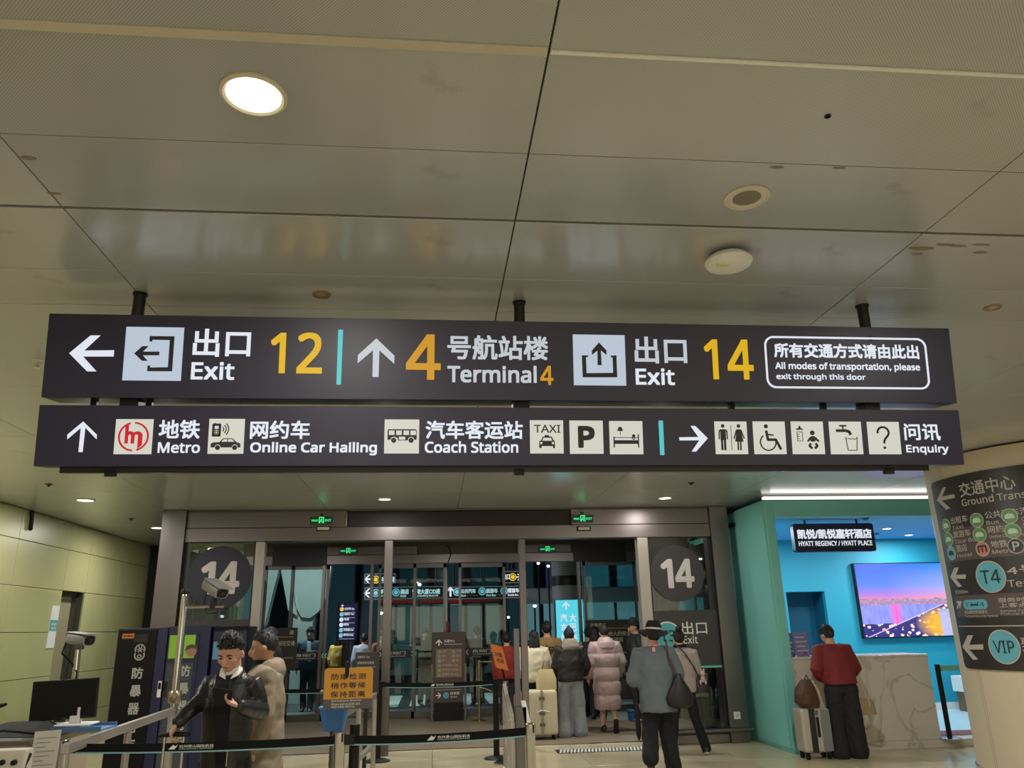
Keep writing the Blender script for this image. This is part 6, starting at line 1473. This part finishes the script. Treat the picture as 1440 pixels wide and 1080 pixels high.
for ex in (-.19, .17):
    for ey in (.04, .22): G().cyl((X0+ex-.014, Y0+ey, .036), (X0+ex+.014, Y0+ey, .036), .036).build('wheel', M_black, sc_, True)
o = thing('cream_travel_bag', 'smaller cream bag standing on top of the cream suitcase', 'bag', (X0+.08, Y0+.12, .72)); c = V((X0+.08, Y0+.12, .72))
G().loft([(c, V((.16, 0, 0)), V((0, .1, 0))), (c+V((0, 0, .16)), V((.16, 0, 0)), V((0, .1, 0))), (c+V((0, 0, .3)), V((.11, 0, 0)), V((0, .05, 0)))], 20, .5).build('body', mat('cream_bag', (198, 182, 136), .6), o, True)
G().tube([c+V((-.06, 0, .28)), c+V((-.03, 0, .42)), c+V((.05, 0, .42)), c+V((.07, 0, .28))], .01, 8).build('handle', mat('tan_leather', (150, 104, 60), .5), o, True)
q2 = V((X0-.33, Y0+.18, .0)); o = thing('tan_bag', 'tan bag half hidden between the door post and the cream suitcase', 'bag', q2); G().loft([(q2+V((0, 0, .3)), V((.1, 0, 0)), V((0, .1, 0))), (q2+V((0, 0, .62)), V((.11, 0, 0)), V((0, .1, 0))), (q2+V((0, 0, .7)), V((.08, 0, 0)), V((0, .05, 0)))], 16, .6).build('body', mat('tan_leather', (150, 104, 60)), o, True); G().bb(q2.x-.08, q2.x+.08, q2.y-.07, q2.y+.07, 0, .3).build('trolley', M_black, o, bevel=.01)

# ---- man in the brown printed jacket, farther in
t6, P6 = person('person in a mustard brown jacket with dark lettering beyond the right doorway', (atY(770, 920, 14.6).x, 14.6, 0), 1.72, radians(180), {}, hair='short', vox=.018)
top(P6, mat('mustard_jacket', (136, 108, 62), .8, 0, .12, 8), .85, .05, 1.1, sl=.035, wr=.012, name='printed_jacket', vox=.018); trousers(P6, mat('dark_trousers', (34, 34, 40), .8)); shoes(P6, M_shoe)
bk = V(t6.location); fb6 = Frame((bk.x, bk.y-.205, 1.2)); text('tips', fb6, (-.13, .0, .19, .16), mat('jacket_print', (40, 32, 26), .8), t6, .03, w=.004, name='jacket_lettering')
for c_ in t6.children:
    if c_.name.startswith('jacket_lettering'): c_.parent = None; c_.matrix_parent_inverse = Matrix(); c_.parent = t6; c_.matrix_parent_inverse = t6.matrix_basis.inverted() if False else (Matrix.Translation(t6.location) @ Matrix.Rotation(radians(180), 4, 'Z')).inverted()
# ---- hat, denim
t7, P7 = person('person in a black brimmed hat and loose denim shirt walking away', at_feet(932, 1088), 1.63, radians(172), dict(hip=.075, knL=(.11, .0, .5), anL=(.17, .3, .24), knR=(-.1, -.1, .5), anR=(-.15, -.08, .085), toeL=(0, -.5, -1), tilt=radians(-5), nod=radians(4), elL=(.285, .03, 1.07), wrL=(.25, .02, .82), elR=(-.27, .04, 1.12), wrR=(-.2, -.12, 1.0)), hair='short')
M_den = mat('faded_denim', (92, 102, 107), .85, 0, .16, 5, bump=.2, bscale=50)
top(P7, M_den, .70, .05, 1.16, sleeves=.12, sl=.045, wr=.013, flare=.05, name='denim_shirt'); 
k = P7['k']; g = G()
for s in 'LR':
    el, w_ = P7['limb']('el'+s), P7['limb']('wr'+s); g.tube([P7['sh'][s].lerp(el, .8), el, el.lerp(w_, .5), w_], [.05*k, .05*k, .046*k, .036*k], 12)
g1 = g; P7['solid'](g1, 'black_sleeves', M_knit, wr=.004)
trousers(P7, mat('black_wide_trousers', (14, 14, 18), .85), (.11, .1, .105), .04, .01); shoes(P7, mat('brown_shoe', (96, 44, 36), .5))
hatg = (G().loft([((0, .006, 1.612), V((.17, 0, 0)), V((0, .19, -.0))), ((0, .006, 1.622), V((.185, 0, 0)), V((0, .205, 0))), ((0, .006, 1.642), V((.15, 0, 0)), V((0, .165, 0))), ((0, .006, 1.657), V((.1, 0, 0)), V((0, .12, 0))), ((0, .006, 1.72), V((.09, 0, 0)), V((0, .11, 0))), ((0, .0, 1.765), V((.07, 0, 0)), V((0, .085, 0))), ((0, .0, 1.76), V((.03, 0, 0)), V((0, .05, 0)))], 32))
def droop(p):
    x, y, z = p; r = sqrt(x*x+y*y); q = max(0, r-.11)
    return (x, y, z+q*(.35*abs(x)/max(r, .01)-.62*abs(y)/max(r, .01)))
hatg.v = [droop(p) for p in hatg.v]; P7['hpart']('hat', hatg, mat('black_felt', (18, 16, 16), .9))
P7['hpart']('hat_band', G().loft([((0, .006, 1.664), V((.101, 0, 0)), V((0, .121, 0))), ((0, .006, 1.682), V((.099, 0, 0)), V((0, .119, 0)))], 32), mat('cream_band', (206, 196, 176), .8))
bk = V(t7.location); b_ = bk+V((.22, -.2, .72)); o = bag('black slouchy shoulder bag on the back of the person in denim', tuple(b_), .3, .38, .12, mat('black_bag', (26, 25, 28)), [b_+V((-.02, 0, .36)), b_+V((-.09, .03, .58)), b_+V((-.1, .06, .74)), b_+V((-.08, .14, .76))], p=1.0, sm=mat('maroon_strap', (84, 36, 34), .6))
g = G().bb(.0, .035, .125, .14, 1.35, 1.4); addpart(P7, g, 'neck_tag', mat('pink_tag', (206, 150, 130), .7))
q = V(t7.location)+V((-.27, -.06, .38)); o = thing('folded_umbrella', 'black folded umbrella hanging at the hand of the person in denim', 'umbrella', q); G().tube([q+V((0, 0, .0)), q+V((0, 0, .06)), q+V((0, 0, .3)), q+V((0, 0, .44))], [.012, .03, .032, .016], 12).build('canopy', M_black, o, True); G().tube([q+V((0, 0, .42)), q+V((0, 0, .52))], .012, 8).build('grip', M_black, o, True)
# ---- grey cardigan, bun
t8, P8 = person('woman with a hair bun and grey knitted top beside the person in denim', at_feet(968, 1060), 1.56, radians(168), dict(hip=.075, knL=(.16, -.06, .49), anL=(.22, .02, .085), knR=(-.15, -.06, .48), anR=(-.26, .02, .085), elL=(.23, -.03, 1.1), wrL=(.14, -.2, 1.02), elR=(-.23, .0, 1.12), wrR=(-.18, -.18, 1.0)), hair='bun', hm=M_hairb, skin=M_skin2, vox=.013)
top(P8, cloth('grey_knit', (168, 154, 148), .85), .84, .035, 1.08, sleeves=.6, sl=.03, wr=.01, name='knitted_top'); trousers(P8, mat('black_slim_trousers', (14, 14, 18), .85), (.095, .075, .07), .05); shoes(P8, M_shoe, M_sole)
g = G().tube([P8['sp'](-.08, .05, 1.5), P8['sp'](0, .085, 1.49), P8['sp'](.08, .04, 1.49)], .02, 10); addpart(P8, g, 'dark_scarf', M_knit)
bk = V(t8.location); q = bk+V((.25, -.05, .76)); o = bag('small dark crossbody bag at the hip of the woman with the bun', tuple(q), .2, .17, .1, mat('dark_blue_bag', (30, 32, 44), .5), [q+V((-.02, -.03, .16)), q+V((-.12, -.1, .34)), q+V((-.24, -.14, .52)), q+V((-.31, -.1, .6)), q+V((-.33, -.0, .64))])
q3 = q+V((.0, -.08, .08)); o = thing('plush_charm', 'small pale plush charm hanging on the crossbody bag', 'charm', q3); M_pl = mat('pale_plush', (206, 176, 166), .9, bump=.3)
G().ball(q3+V((0, 0, .17)), .035, .03, .035).build('head', M_pl, o, True); G().ball(q3+V((0, 0, .1)), .032, .028, .045).build('torso', M_pl, o, True)
for e in (-1, 1): G().ball(q3+V((e*.035, 0, .06)), .015, .015, .032).build('limb', M_pl, o, True); G().ball(q3+V((e*.022, 0, .21)), .012, .01, .022).build('ear', M_pl, o, True)
# ---- uniformed guard at the inner door
t9, P9 = person('guard in a dark uniform and cap standing at the right inner door', (atY(893, 900, 14.7).x, 14.7, 0), 1.74, radians(-80), dict(nod=radians(8)), hair='short', face=1, vox=.016)
M_uni = mat('guard_black', (30, 30, 36), .7); top(P9, M_uni, .84, .035, 1.06, wr=.008, name='uniform_jacket'); trousers(P9, M_uni); shoes(P9, M_shoe)
P9['cap'](1.17, 1.635, 1.625, 1.625, M_uni, .03, 0, 'cap', 0); P9['hpart']('cap_peak', G().loft([((0, -.085, 1.645), V((.06, 0, 0)), V((0, .02, .006))), ((0, -.16, 1.63), V((.045, 0, 0)), V((0, .01, .004)))], 14), M_uni)
for z, y in ((1.38, .135), (1.3, .15)): g = G().bb(-.06, .06, y-.0, y+.02, z-.012, z+.012); addpart(P9, g, 'badge', M_white)
g = G().bb(.23, .25, -.05, .05, 1.28, 1.34); addpart(P9, g, 'sleeve_badge', M_white)
# ---- man in the red shirt at the counter
t10, P10 = person('stooping man in a dark red shirt and wide black trousers at the marble counter', at_feet(1196, 1066), 1.62, radians(170), dict(lean=(.02, -.2), drop=.05, nod=radians(18), yaw=radians(25), elL=(.3, .1, 1.12), wrL=(.2, -.12, .98), elR=(-.27, -.08, 1.12), wrR=(-.2, -.24, 1.0), hip=.1, knL=(.11, -.01, .49), anL=(.12, .02, .085), knR=(-.11, -.0, .49), anR=(-.12, .0, .085)), hair='short', vox=.012, hscale=1.06)
top(P10, cloth('dark_red_shirt', (112, 24, 28), .75), .92, .05, 1.12, sl=.038, sleeves=.8, wr=.012, name='red_shirt', neck=1.47); trousers(P10, cloth('black_wide_slacks', (20, 21, 25)), (.125, .118, .125), .03, .012, waist=1.05); shoes(P10, M_shoe)
q = at_feet(1155, 1069); sc_ = thing('silver_suitcase', 'silver and black cabin suitcase with a brown backpack on it by the man in red', 'suitcase', q); X0, Y0 = q[0], q[1]; M_sil = mat('silver_shell', (176, 170, 158), .4, .2, .05, 4)
G().bb(X0-.19, X0+.19, Y0, Y0+.26, .085, .60).build('shell', M_sil, sc_, bevel=.03); G().bb(X0-.09, X0-.01, Y0-.008, Y0+.02, .09, .595).build('front_pocket_strip', M_dark, sc_, bevel=.004)
G().bb(X0+.06, X0+.185, Y0-.006, Y0+.02, .1, .585).build('grey_panel', mat('grey_shell', (120, 124, 124), .4, .2), sc_, bevel=.006)
G().bb(X0+.0, X0+.035, Y0-.014, Y0+.01, .26, .5).build('side_handle', M_black, sc_, bevel=.008); G().bb(X0+.0, X0+.03, Y0-.012, Y0+.01, .52, .58).build('lock', M_steeld, sc_)
for ex in (-.14, .14):
    for ey in (.05, .21):
        G().cyl((X0+ex-.018, Y0+ey, .034), (X0+ex+.018, Y0+ey, .034), .034).build('wheel', M_black, sc_, True); G().bb(X0+ex-.022, X0+ex+.022, Y0+ey-.02, Y0+ey+.02, .05, .09).build('wheel_fork', M_black, sc_)
hR = V(t10.location)+Matrix.Rotation(radians(170), 3, 'Z') @ P10['hv']['R'][0]; hL = V(t10.location)+Matrix.Rotation(radians(170), 3, 'Z') @ P10['hv']['L'][0]
wl_ = min((hR, hL), key=lambda v: v.x)
for e in (0, .07): G().cyl((X0+.05+e, Y0+.2, .6), (X0+.05+e, Y0+.2, wl_.z-.05), .008).build('handle_rod', M_chrome, sc_, True)
G().tube([(X0+.03, Y0+.2, wl_.z-.05), (X0+.14, Y0+.2, wl_.z-.05)], .014, 8).build('grip', M_black, sc_, True)
c = V((X0-.02, Y0+.08, .605)); M_bp = mat('brown_leather_bag', (74, 46, 32), .5, 0, .2, 10, bump=.2)
o = thing('brown_backpack', 'brown leather backpack leaning on top of the silver suitcase', 'backpack', c)
g = G().loft([(c, V((.12, 0, 0)), V((0, .07, 0))), (c+V((-.03, 0, .06)), V((.16, 0, 0)), V((0, .09, 0))), (c+V((-.04, 0, .22)), V((.13, 0, 0)), V((0, .085, 0))), (c+V((.0, 0, .34)), V((.07, 0, 0)), V((0, .05, 0)))], 20, .8); g.build('sack', M_bp, o, True, ang=60)
G().loft([(c+V((-.06, -.08, .05)), V((.07, 0, 0)), V((0, .03, 0))), (c+V((-.05, -.085, .17)), V((.06, 0, 0)), V((0, .03, 0)))], 14, .7).build('pocket', M_bp, o, True)
G().tube([c+V((.04, -.06, .33)), c+V((.1, -.08, .2)), c+V((.13, -.06, .08)), c+V((.16, -.05, .02))], .012, 8, .4).build('strap', mat('cream_strap', (180, 160, 130), .7), o, True); G().tube([c+V((-.03, 0, .33)), c+V((.0, 0, .39)), c+V((.03, 0, .33))], .01, 8).build('loop', M_bp, o, True)
c = V(t10.location)+V((.3, -.02, .5)); o = thing('beige_handbag', 'beige handbag hanging by the leg of the man in red', 'bag', c)
G().loft([(c, V((.12, 0, 0)), V((0, .05, 0))), (c+V((0, 0, .15)), V((.1, 0, 0)), V((0, .04, 0))), (c+V((0, 0, .2)), V((.05, 0, 0)), V((0, .02, 0)))], 18, .6).build('body', mat('beige_bag', (150, 130, 96), .6), o, True); G().tube([c+V((.04, -.03, .0)), c+V((.02, -.045, .18)), c+V((-.03, 0, .36)), c+V((-.12, .02, .46))], .01, 8, .5).build('strap', mat('cream_strap', (180, 160, 130)), o, True)
# ---- people in the lobby and outside, small in the picture
def small(label, px, y, H, rot, topm, toph=.84, hair='short', pants_m=None, pose=None, face=0, e=.045, hm=None, nm='jacket', vox=.02):
    t, P = person(label, (atY(px, 930, y).x, y, 0), H, rot, pose or {}, hair=hair, face=face, vox=vox, hm=hm)
    top(P, topm, toph, e, 1.08, sl=.03, wr=.012, name=nm, vox=.02); trousers(P, pants_m or mat('dark_trousers', (34, 34, 40), .8), vox=.02); shoes(P, M_shoe); return t, P
t, P = small('young man in black with a black cap in profile behind the left door jamb', 381, 13.4, 1.72, radians(-75), mat('black_cotton', (24, 24, 26), .85), hair='quiff', face=1, pose=dict(nod=radians(14)))
t, P = small('man in a dark blue jacket and pale shirt walking in outside the left doors', 434, 18.9, 1.74, 0, mat('dark_blue_jacket', (40, 48, 66), .8), face=1, pose=dict(elL=(.25, -.05, 1.12), wrL=(.12, -.28, 1.2), knL=(.1, -.1, .5), anL=(.1, -.16, .085), knR=(-.09, .0, .48), anR=(-.09, .14, .1)))
g = G().loft([(P['sp'](.03, -.145, 1.02), V((.05, 0, 0)), V((0, .02, 0))), (P['sp'](.02, -.165, 1.25), V((.06, 0, 0)), V((0, .02, 0))), (P['sp'](0, -.1, 1.44), V((.04, 0, 0)), V((0, .03, 0)))], 12); addpart(P, g, 'pale_shirt', mat('pale_shirt', (170, 180, 196), .7))
small('person in a yellow and black jacket outside, left of the orange notice', 477, 18.8, 1.62, radians(150), mat('yellow_check', (172, 150, 70), .8, 0, .4, 12), hair='long', toph=.95)
small('person in a pale grey vest outside, behind the information stand', 511, 19.4, 1.58, radians(185), mat('pale_grey_vest', (150, 160, 176), .8), hair='short', hm=M_hair)
small('woman in a dusty red scarf and jacket outside, left of the left door post', 537, 19.0, 1.64, radians(30), mat('dusty_red_jacket', (132, 78, 72), .8), hair='long', hm=M_hairb)
small('person in a rust red jacket beyond the right guard rail', 713, 15.0, 1.55, radians(170), mat('rust_red_jacket', (132, 36, 26), .8), hair='short', e=.06)
small('person in a beige jacket in the crowd left of the mauve coat', 829, 16.0, 1.6, radians(180), mat('beige_crowd_jacket', (160, 142, 96), .8), hair='short')
small('person in dark navy in the crowd left of the mauve coat', 838, 15.4, 1.62, radians(160), mat('navy_crowd_jacket', (30, 34, 48), .8), hair='long')
small('dark clad person with shopping outside the middle doors', 598, 19.5, 1.66, radians(20), mat('charcoal_crowd_jacket', (40, 40, 44), .8))
small('dark clad person in silhouette outside, right of the kiosk sign', 671, 19.3, 1.68, radians(200), mat('dark_green_crowd_jacket', (36, 44, 42), .8))
bpy.data.scenes.remove(TMP)
# ================================================================ outside, at night
og = kind(G().bb(-40, 40, 18.6, 80, -.3, -.02).build('ground', mat('wet_asphalt', (52, 56, 62), .35, 0, .2, 3)))
og2 = kind(G().bb(-6, 8, 17.38, 18.6, -.2, -.0).build('threshold_paving', mat('grey_paving', (110, 108, 102), .5, 0, .1, 4)))
zc = thing('zebra_crossing', 'white striped crossing on the road outside the middle doors', 'crossing', (0, 20, -.02))
for k in range(8): G().bb(-2.4+k*.62, -2.05+k*.62, 19.4, 22.5, -.02, -.012).build('stripe', M_white, zc)
cn = struct('canopy_outside', (0, 25, 4.4)); G().bb(-14, 14, 18.0, 30, 4.6, 4.8).build('soffit', mat('canopy_dark', (50, 52, 56), .6), cn)
for k in range(4): G().bb(-14, 14, 19.5+2.8*k, 19.7+2.8*k, 4.4, 4.6).build('beam', mat('canopy_beam', (120, 122, 124), .5), cn)
area('outside_area_lamp', (-3.2, 18.7, 4.3), .4, 190, (.92, .97, 1)); area('outside_area_lamp', (-4.5, 21, 4.55), .5, 90, (.85, .95, 1)); area('outside_area_lamp', (5.0, 22, 4.55), .5, 90, (.85, .95, 1)); area('outside_area_lamp', (.5, 23.5, 4.55), .5, 60, (.8, .95, 1))  # first one is added to light the front of the V shaped column
Mtr = mat('outside_sign_black', (24, 26, 28), .5)
M_lit2 = mat('outside_lit_white', (225, 235, 245), .5, var=0, em=.9)
YO2 = 20.0
def osign(label, px0, py0, px1, py1, items, y=YO2):
    f = Frame((0, y, 0)); u0, v0, u1, v1 = f.rect(px0, py0, px1, py1)
    o = thing('outside_sign', label, 'sign', ((u0+u1)/2, y, v0)); G().fbox(f, u0, u1, v0, v1, -.15, 0).build('case', Mtr, o)
    G().stroke(f, [(u0+.02, v0+.02), (u1-.02, v0+.02), (u1-.02, v1-.02), (u0+.02, v1-.02)], .025, .001, .004, True).build('rim', mat('sign_rim', (150, 156, 156), .5, em=.3), o)
    for it in items:
        if it[0] == 'a': c = f.uv(it[1], it[2]); arrow_up(f, c[0], c[1], it[3], 'arrow', M_lit2, o, it[4])
        elif it[0] == 'c': c = f.uv(it[1], it[2]); G().disc(f, c[0], c[1], it[3], .002, .006, 20).build('badge', it[4], o); G().ring(f, c[0], c[1], it[3]*.55, it[3]*.75, .006, .009, n=14).build('badge_ring', Mtr, o)
        else: text(it[0], f, f.rect(*it[1:5]), M_lit2, o, .03, w=.006)
    for x in (u0+.2, u1-.2): G().cyl((x, y+.08, v1), (x, y+.08, 4.6), .03).build('hanger', M_dark, o, True)
    return o
M_ylit = mat('outside_yellow_lit', (236, 200, 60), .5, var=0, em=.9); M_clit = mat('outside_cyan_lit', (130, 200, 220), .5, var=0, em=.9)
osign('small upper lit sign outside with a yellow badge, left of the door post', 512, 806, 557, 821, [('a', 518, 814.5, .2, pi/2), ('c', 528.5, 815, .095, M_ylit), ('4号航站楼', 534, 811, 555, 819)])
osign('long lit sign outside to the airport building and car park', 512, 824.5, 624.5, 843, [('a', 518, 834, .22, pi/2), ('c', 528.5, 834, .095, M_clit), ('停车场', 534, 828.5, 549, 835.5), ('Parking', 534, 836.5, 546, 839.5), ('c', 557, 833, .095, M_clit), ('酒店', 563, 828.5, 575, 835.5), ('Hotel', 563, 836.5, 571, 839.5), ('空港大厦C/D座', 580, 828, 619, 835.5), ('Airport Building Block C/D', 580, 836.5, 616, 839.5)])
osign('long lit sign outside to the public buses and tour buses', 627, 824, 733, 842.5, [('a', 633.5, 832, .24, 0), ('c', 642.5, 832.5, .095, M_clit), ('公共汽车', 648, 828, 669, 834.5), ('Bus', 648, 836, 655, 839), ('c', 678, 831.5, .095, M_clit), ('旅游车', 683.5, 827.5, 700, 834), ('Tour Bus', 683.5, 835.5, 697, 838.5), ('c', 709, 831, .095, M_clit), ('摆渡车', 714, 827, 730, 833.5), ('Shuttle Bus', 714, 835, 729, 838)])
osign('small upper lit sign outside above the bus sign', 706, 802.5, 735, 820.5, [('出口', 708, 807, 717, 815), ('c', 721, 811.5, .095, M_ylit), ('a', 729, 811.5, .16, -pi/2)])
# blue lit totem
YT = 18.2; f = Frame((0, YT, 0)); u0, v0, u1, v1 = f.rect(476, 849, 500, 900)
o = thing('lit_totem', 'narrow blue lit direction totem with a white list outside the left doors', 'totem', ((u0+u1)/2, YT, 0)); G().fbox(f, u0-.03, u1+.03, v0-.03, v1+.03, -.14, 0).build('case', Mtr, o); G().fbox(f, u0, u1, v0, v1, .0, .006).build('lit_face', mat('totem_blue', (26, 28, 86), .5, var=0, em=.5), o)
G().fbox(f, u0+.1, u1-.1, 0, v0-.03, -.12, -.02).build('leg', M_dark, o); W_ = u1-u0; Hh = v1-v0
arrow_up(f, u0+.2*W_, v1-.05*Hh, .06, 'arrow', M_lit2, o, pi/2, .006)
for k, s in enumerate(('公共汽车 Bus', '出租车 Taxi', '地铁', '网约车', '汽车客运站 Coach', '停车场 Parking')):
    vv = v1-Hh*(.15+.145*k); G().disc(f, u0+.17*W_, vv, .045, .006, .009, 16).build('badge', (M_ylit, M_clit, M_lit2, M_lit2, M_clit, M_clit)[k], o); text(s, f, (u0+.32*W_, vv-.02, u0+(.9 if len(s) > 5 else .62)*W_, vv+.035), M_lit2, o, .02, w=.008); G().fbox(f, u0+.1*W_, u1-.05*W_, vv-.075, vv-.07, .006, .008).build('rule', M_lit2, o)
# column with the turquoise light box
YB = 18.4; c0, c1 = atY(783, 850, YB).x, atY(826, 850, YB).x
cl = struct('pillar_outside', ((c0+c1)/2, YB+.6, 0)); G().lathe([((c1-c0)/2, 0), ((c1-c0)/2, 4.6)], ((c0+c1)/2, YB+.6, 0), 40).build('shaft', mat('grey_pillar', (164, 168, 172), .5), cl, True)
zz0, zz1 = atY(800, 822, YB).z, atY(800, 808, YB).z; G().lathe([((c1-c0)/2+.01, zz0), ((c1-c0)/2+.01, zz1)], ((c0+c1)/2, YB+.6, 0), 40).build('band', M_dark, cl, True)
YL = 17.9; f = Frame((0, YL, 0)); u0, v0, u1, v1 = f.quad((780, 843.5), (820, 842.5), (822, 897), (783, 898)); v0 -= .15
o = thing('turquoise_light_box', 'tall turquoise lit box with a white arrow on the pillar outside', 'sign', ((u0+u1)/2, YL, v0)); G().fbox(f, u0, u1, v0, v1, -.14, 0).build('case', M_dark, o); G().fbox(f, u0+.01, u1-.01, v0+.01, v1-.01, 0, .006).build('lit_face', mat('lit_turquoise', (90, 214, 232), .5, var=0, em=.95), o)
arrow_up(f, u0+.38*(u1-u0), v1-.13, .17, 'arrow', M_lit2, o, 0, .006)
for i, s in enumerate(('汽车站', '大巴站')):
    for j, ch in enumerate(s): uu = u0+(.17+.32*i)*(u1-u0); vv = v1-.48-.21*j; text(ch, f, (uu, vv, uu+.15, vv+.17), M_lit2, o, .02, w=.008)
for q in ((u0+.1, v0), (u1-.1, v0)): G().cyl((q[0], YL+.07, 0), (q[0], YL+.07, v0), .03).build('leg', M_dark, o, True)
# V shaped pale structure on the left
M_pale = mat('pale_cladding', (150, 154, 150), .5)
vs_ = thing('v_shaped_column', 'pale V shaped cladding of a column outside the left doors', 'column', (atY(420, 900, 21).x, 21, 0)); f = Frame((0, 21, 0))
def slab(pts, n, d=.35): G().poly(f, [f.uv(*p) for p in pts], -d, 0).build(n, M_pale, vs_)
slab([(366, 796), (393, 796), (372, 880), (366, 880)], 'outer_leg'); slab([(394, 796), (408, 796), (418, 866), (405, 858)], 'inner_leg')
slab([(408, 796), (466, 796), (460, 838), (448, 860), (436, 869), (424, 868), (415, 852)], 'rounded_panel')
x = atY(427, 870, 21.2).x; G().bb(x-.25, x+.25, 21.1, 21.5, -.02, atY(430, 868, 21.2).z+.2).build('shaft', M_pale, vs_)
# buses
def bus(label, x0, x1, y, c_low, c_top, lit):
    o = thing('bus', label, 'bus', ((x0+x1)/2, y, -.02))
    G().bb(x0, x1, y, y+2.4, .3, 1.25).build('lower_body', c_low, o, bevel=.05); G().bb(x0+.05, x1-.05, y+.05, y+2.35, 1.25, 2.45).build('window_band', lit, o, bevel=.03); G().bb(x0, x1, y, y+2.4, 2.45, 3.0).build('roof', c_top, o, bevel=.12)
    for k in range(6): xx = x0+.6+k*(x1-x0-1.2)/5; G().bb(xx-.05, xx+.05, y+.03, y+.06, 1.25, 2.45).build('window_post', M_black, o)
    for xx in (x0+1.6, x1-1.8): G().cyl((xx, y-.02, .42), (xx, y+.3, .42), .44, n=24).build('wheel', M_black, o, True)
M_bw = mat('bus_white', (200, 204, 206), .4); M_br = mat('bus_red', (176, 40, 40), .4); M_bg = mat('bus_window', (46, 70, 76), .15, em=.06, emcol=(120, 170, 180))
bus('white bus with a red roof band parked outside the middle doors', -1.8, 2.2, 26, mat('bus_grey_green', (70, 100, 96), .4), M_br, M_bg)
bus('pale bus with lit windows parked outside beyond the right doorway', 3.2, 11, 28, M_bw, M_bw, mat('bus_window_lit', (90, 130, 140), .2, em=.25, emcol=(130, 190, 200)))
# lit shop and station fronts across the road
def hut(label, x0, x1, y, h, m, lit, n):
    o = thing('building', label, 'building', ((x0+x1)/2, y, 0), 'station buildings across the road'); G().bb(x0, x1, y+.1, y+5, -.02, h).build('wall', m, o); G().bb(x0-.3, x1+.3, y-.6, y+5, h, h+.4).build('roof', M_dark, o)
    for k in range(n): a = x0+.3+k*(x1-x0-.6)/n; fw = G().bb(a, a+(x1-x0-.6)/n-.25, y+.02, y+.1, .4, h-.6).build('window', M_steeld, o); G().bb(a+.08, a+(x1-x0-.6)/n-.33, y-.0, y+.03, .5, h-.7).build('pane', lit, fw)
Mw = mat('building_grey', (40, 46, 54), .6); L1 = mat('lit_pane_teal', (30, 50, 56), .3, em=.28, emcol=(60, 130, 150)); L2 = mat('lit_pane_blue', (20, 26, 34), .3, em=.16, emcol=(48, 92, 104)); L3 = mat('lit_pane_white', (190, 210, 214), .4, em=.6)
hut('low building with teal lit windows far left across the road', -16, -6.2, 34, 5.5, Mw, L1, 6); hut('building with dim blue windows across the road behind the red bus', -5.4, 5.4, 38, 6.5, Mw, L2, 6); hut('building with white lit windows far right across the road', 6.2, 18, 36, 5.5, Mw, L1, 6)
Mball = mat('street_lamp_glow', (235, 245, 255), .4, var=0, em=4)
for k, (px, py, y) in enumerate(((590, 822, 24.2), (676, 795, 24.6), (692, 868, 31), (752, 852, 24.4), (757, 792, 27), (771, 796, 27.2), (760, 848, 31.5), (536, 862, 24.4), (662, 862, 31.2), (715, 868, 31.4))):
    p = atY(px, py, y); o = thing('street_lamp', 'street lamp, number %s from the left of those glowing outside' % ['two', 'four', 'five', 'seven', 'eight', 'ten', 'nine', 'one', 'three', 'six'][k], 'street lamp', (p.x, y, 0), 'lamps across the road')
    G().lathe([(.001, -.05), (.04, -.035), (.055, 0), (.04, .03), (.001, .035)], p, 16).build('globe', Mball, o, True); G().cyl((p.x, y+.02, 0), (p.x, y+.02, p.z-.04), .03).build('mast', M_dark, o, True)
# slim white pole outside
p = atY(628, 870, 19); o = thing('road_post', 'slim pale road post outside behind the kiosk sign', 'post', (p.x, 19, 0)); G().cyl((p.x, 19, -.02), (p.x, 19, atY(628, 800, 19).z), .03).build('shaft', M_white, o, True); G().lathe([(.09, 0), (.09, .22)], (p.x, 19, atY(628, 888, 19).z), 16).build('red_sleeve', mat('road_red', (190, 90, 84), .5), o, True)
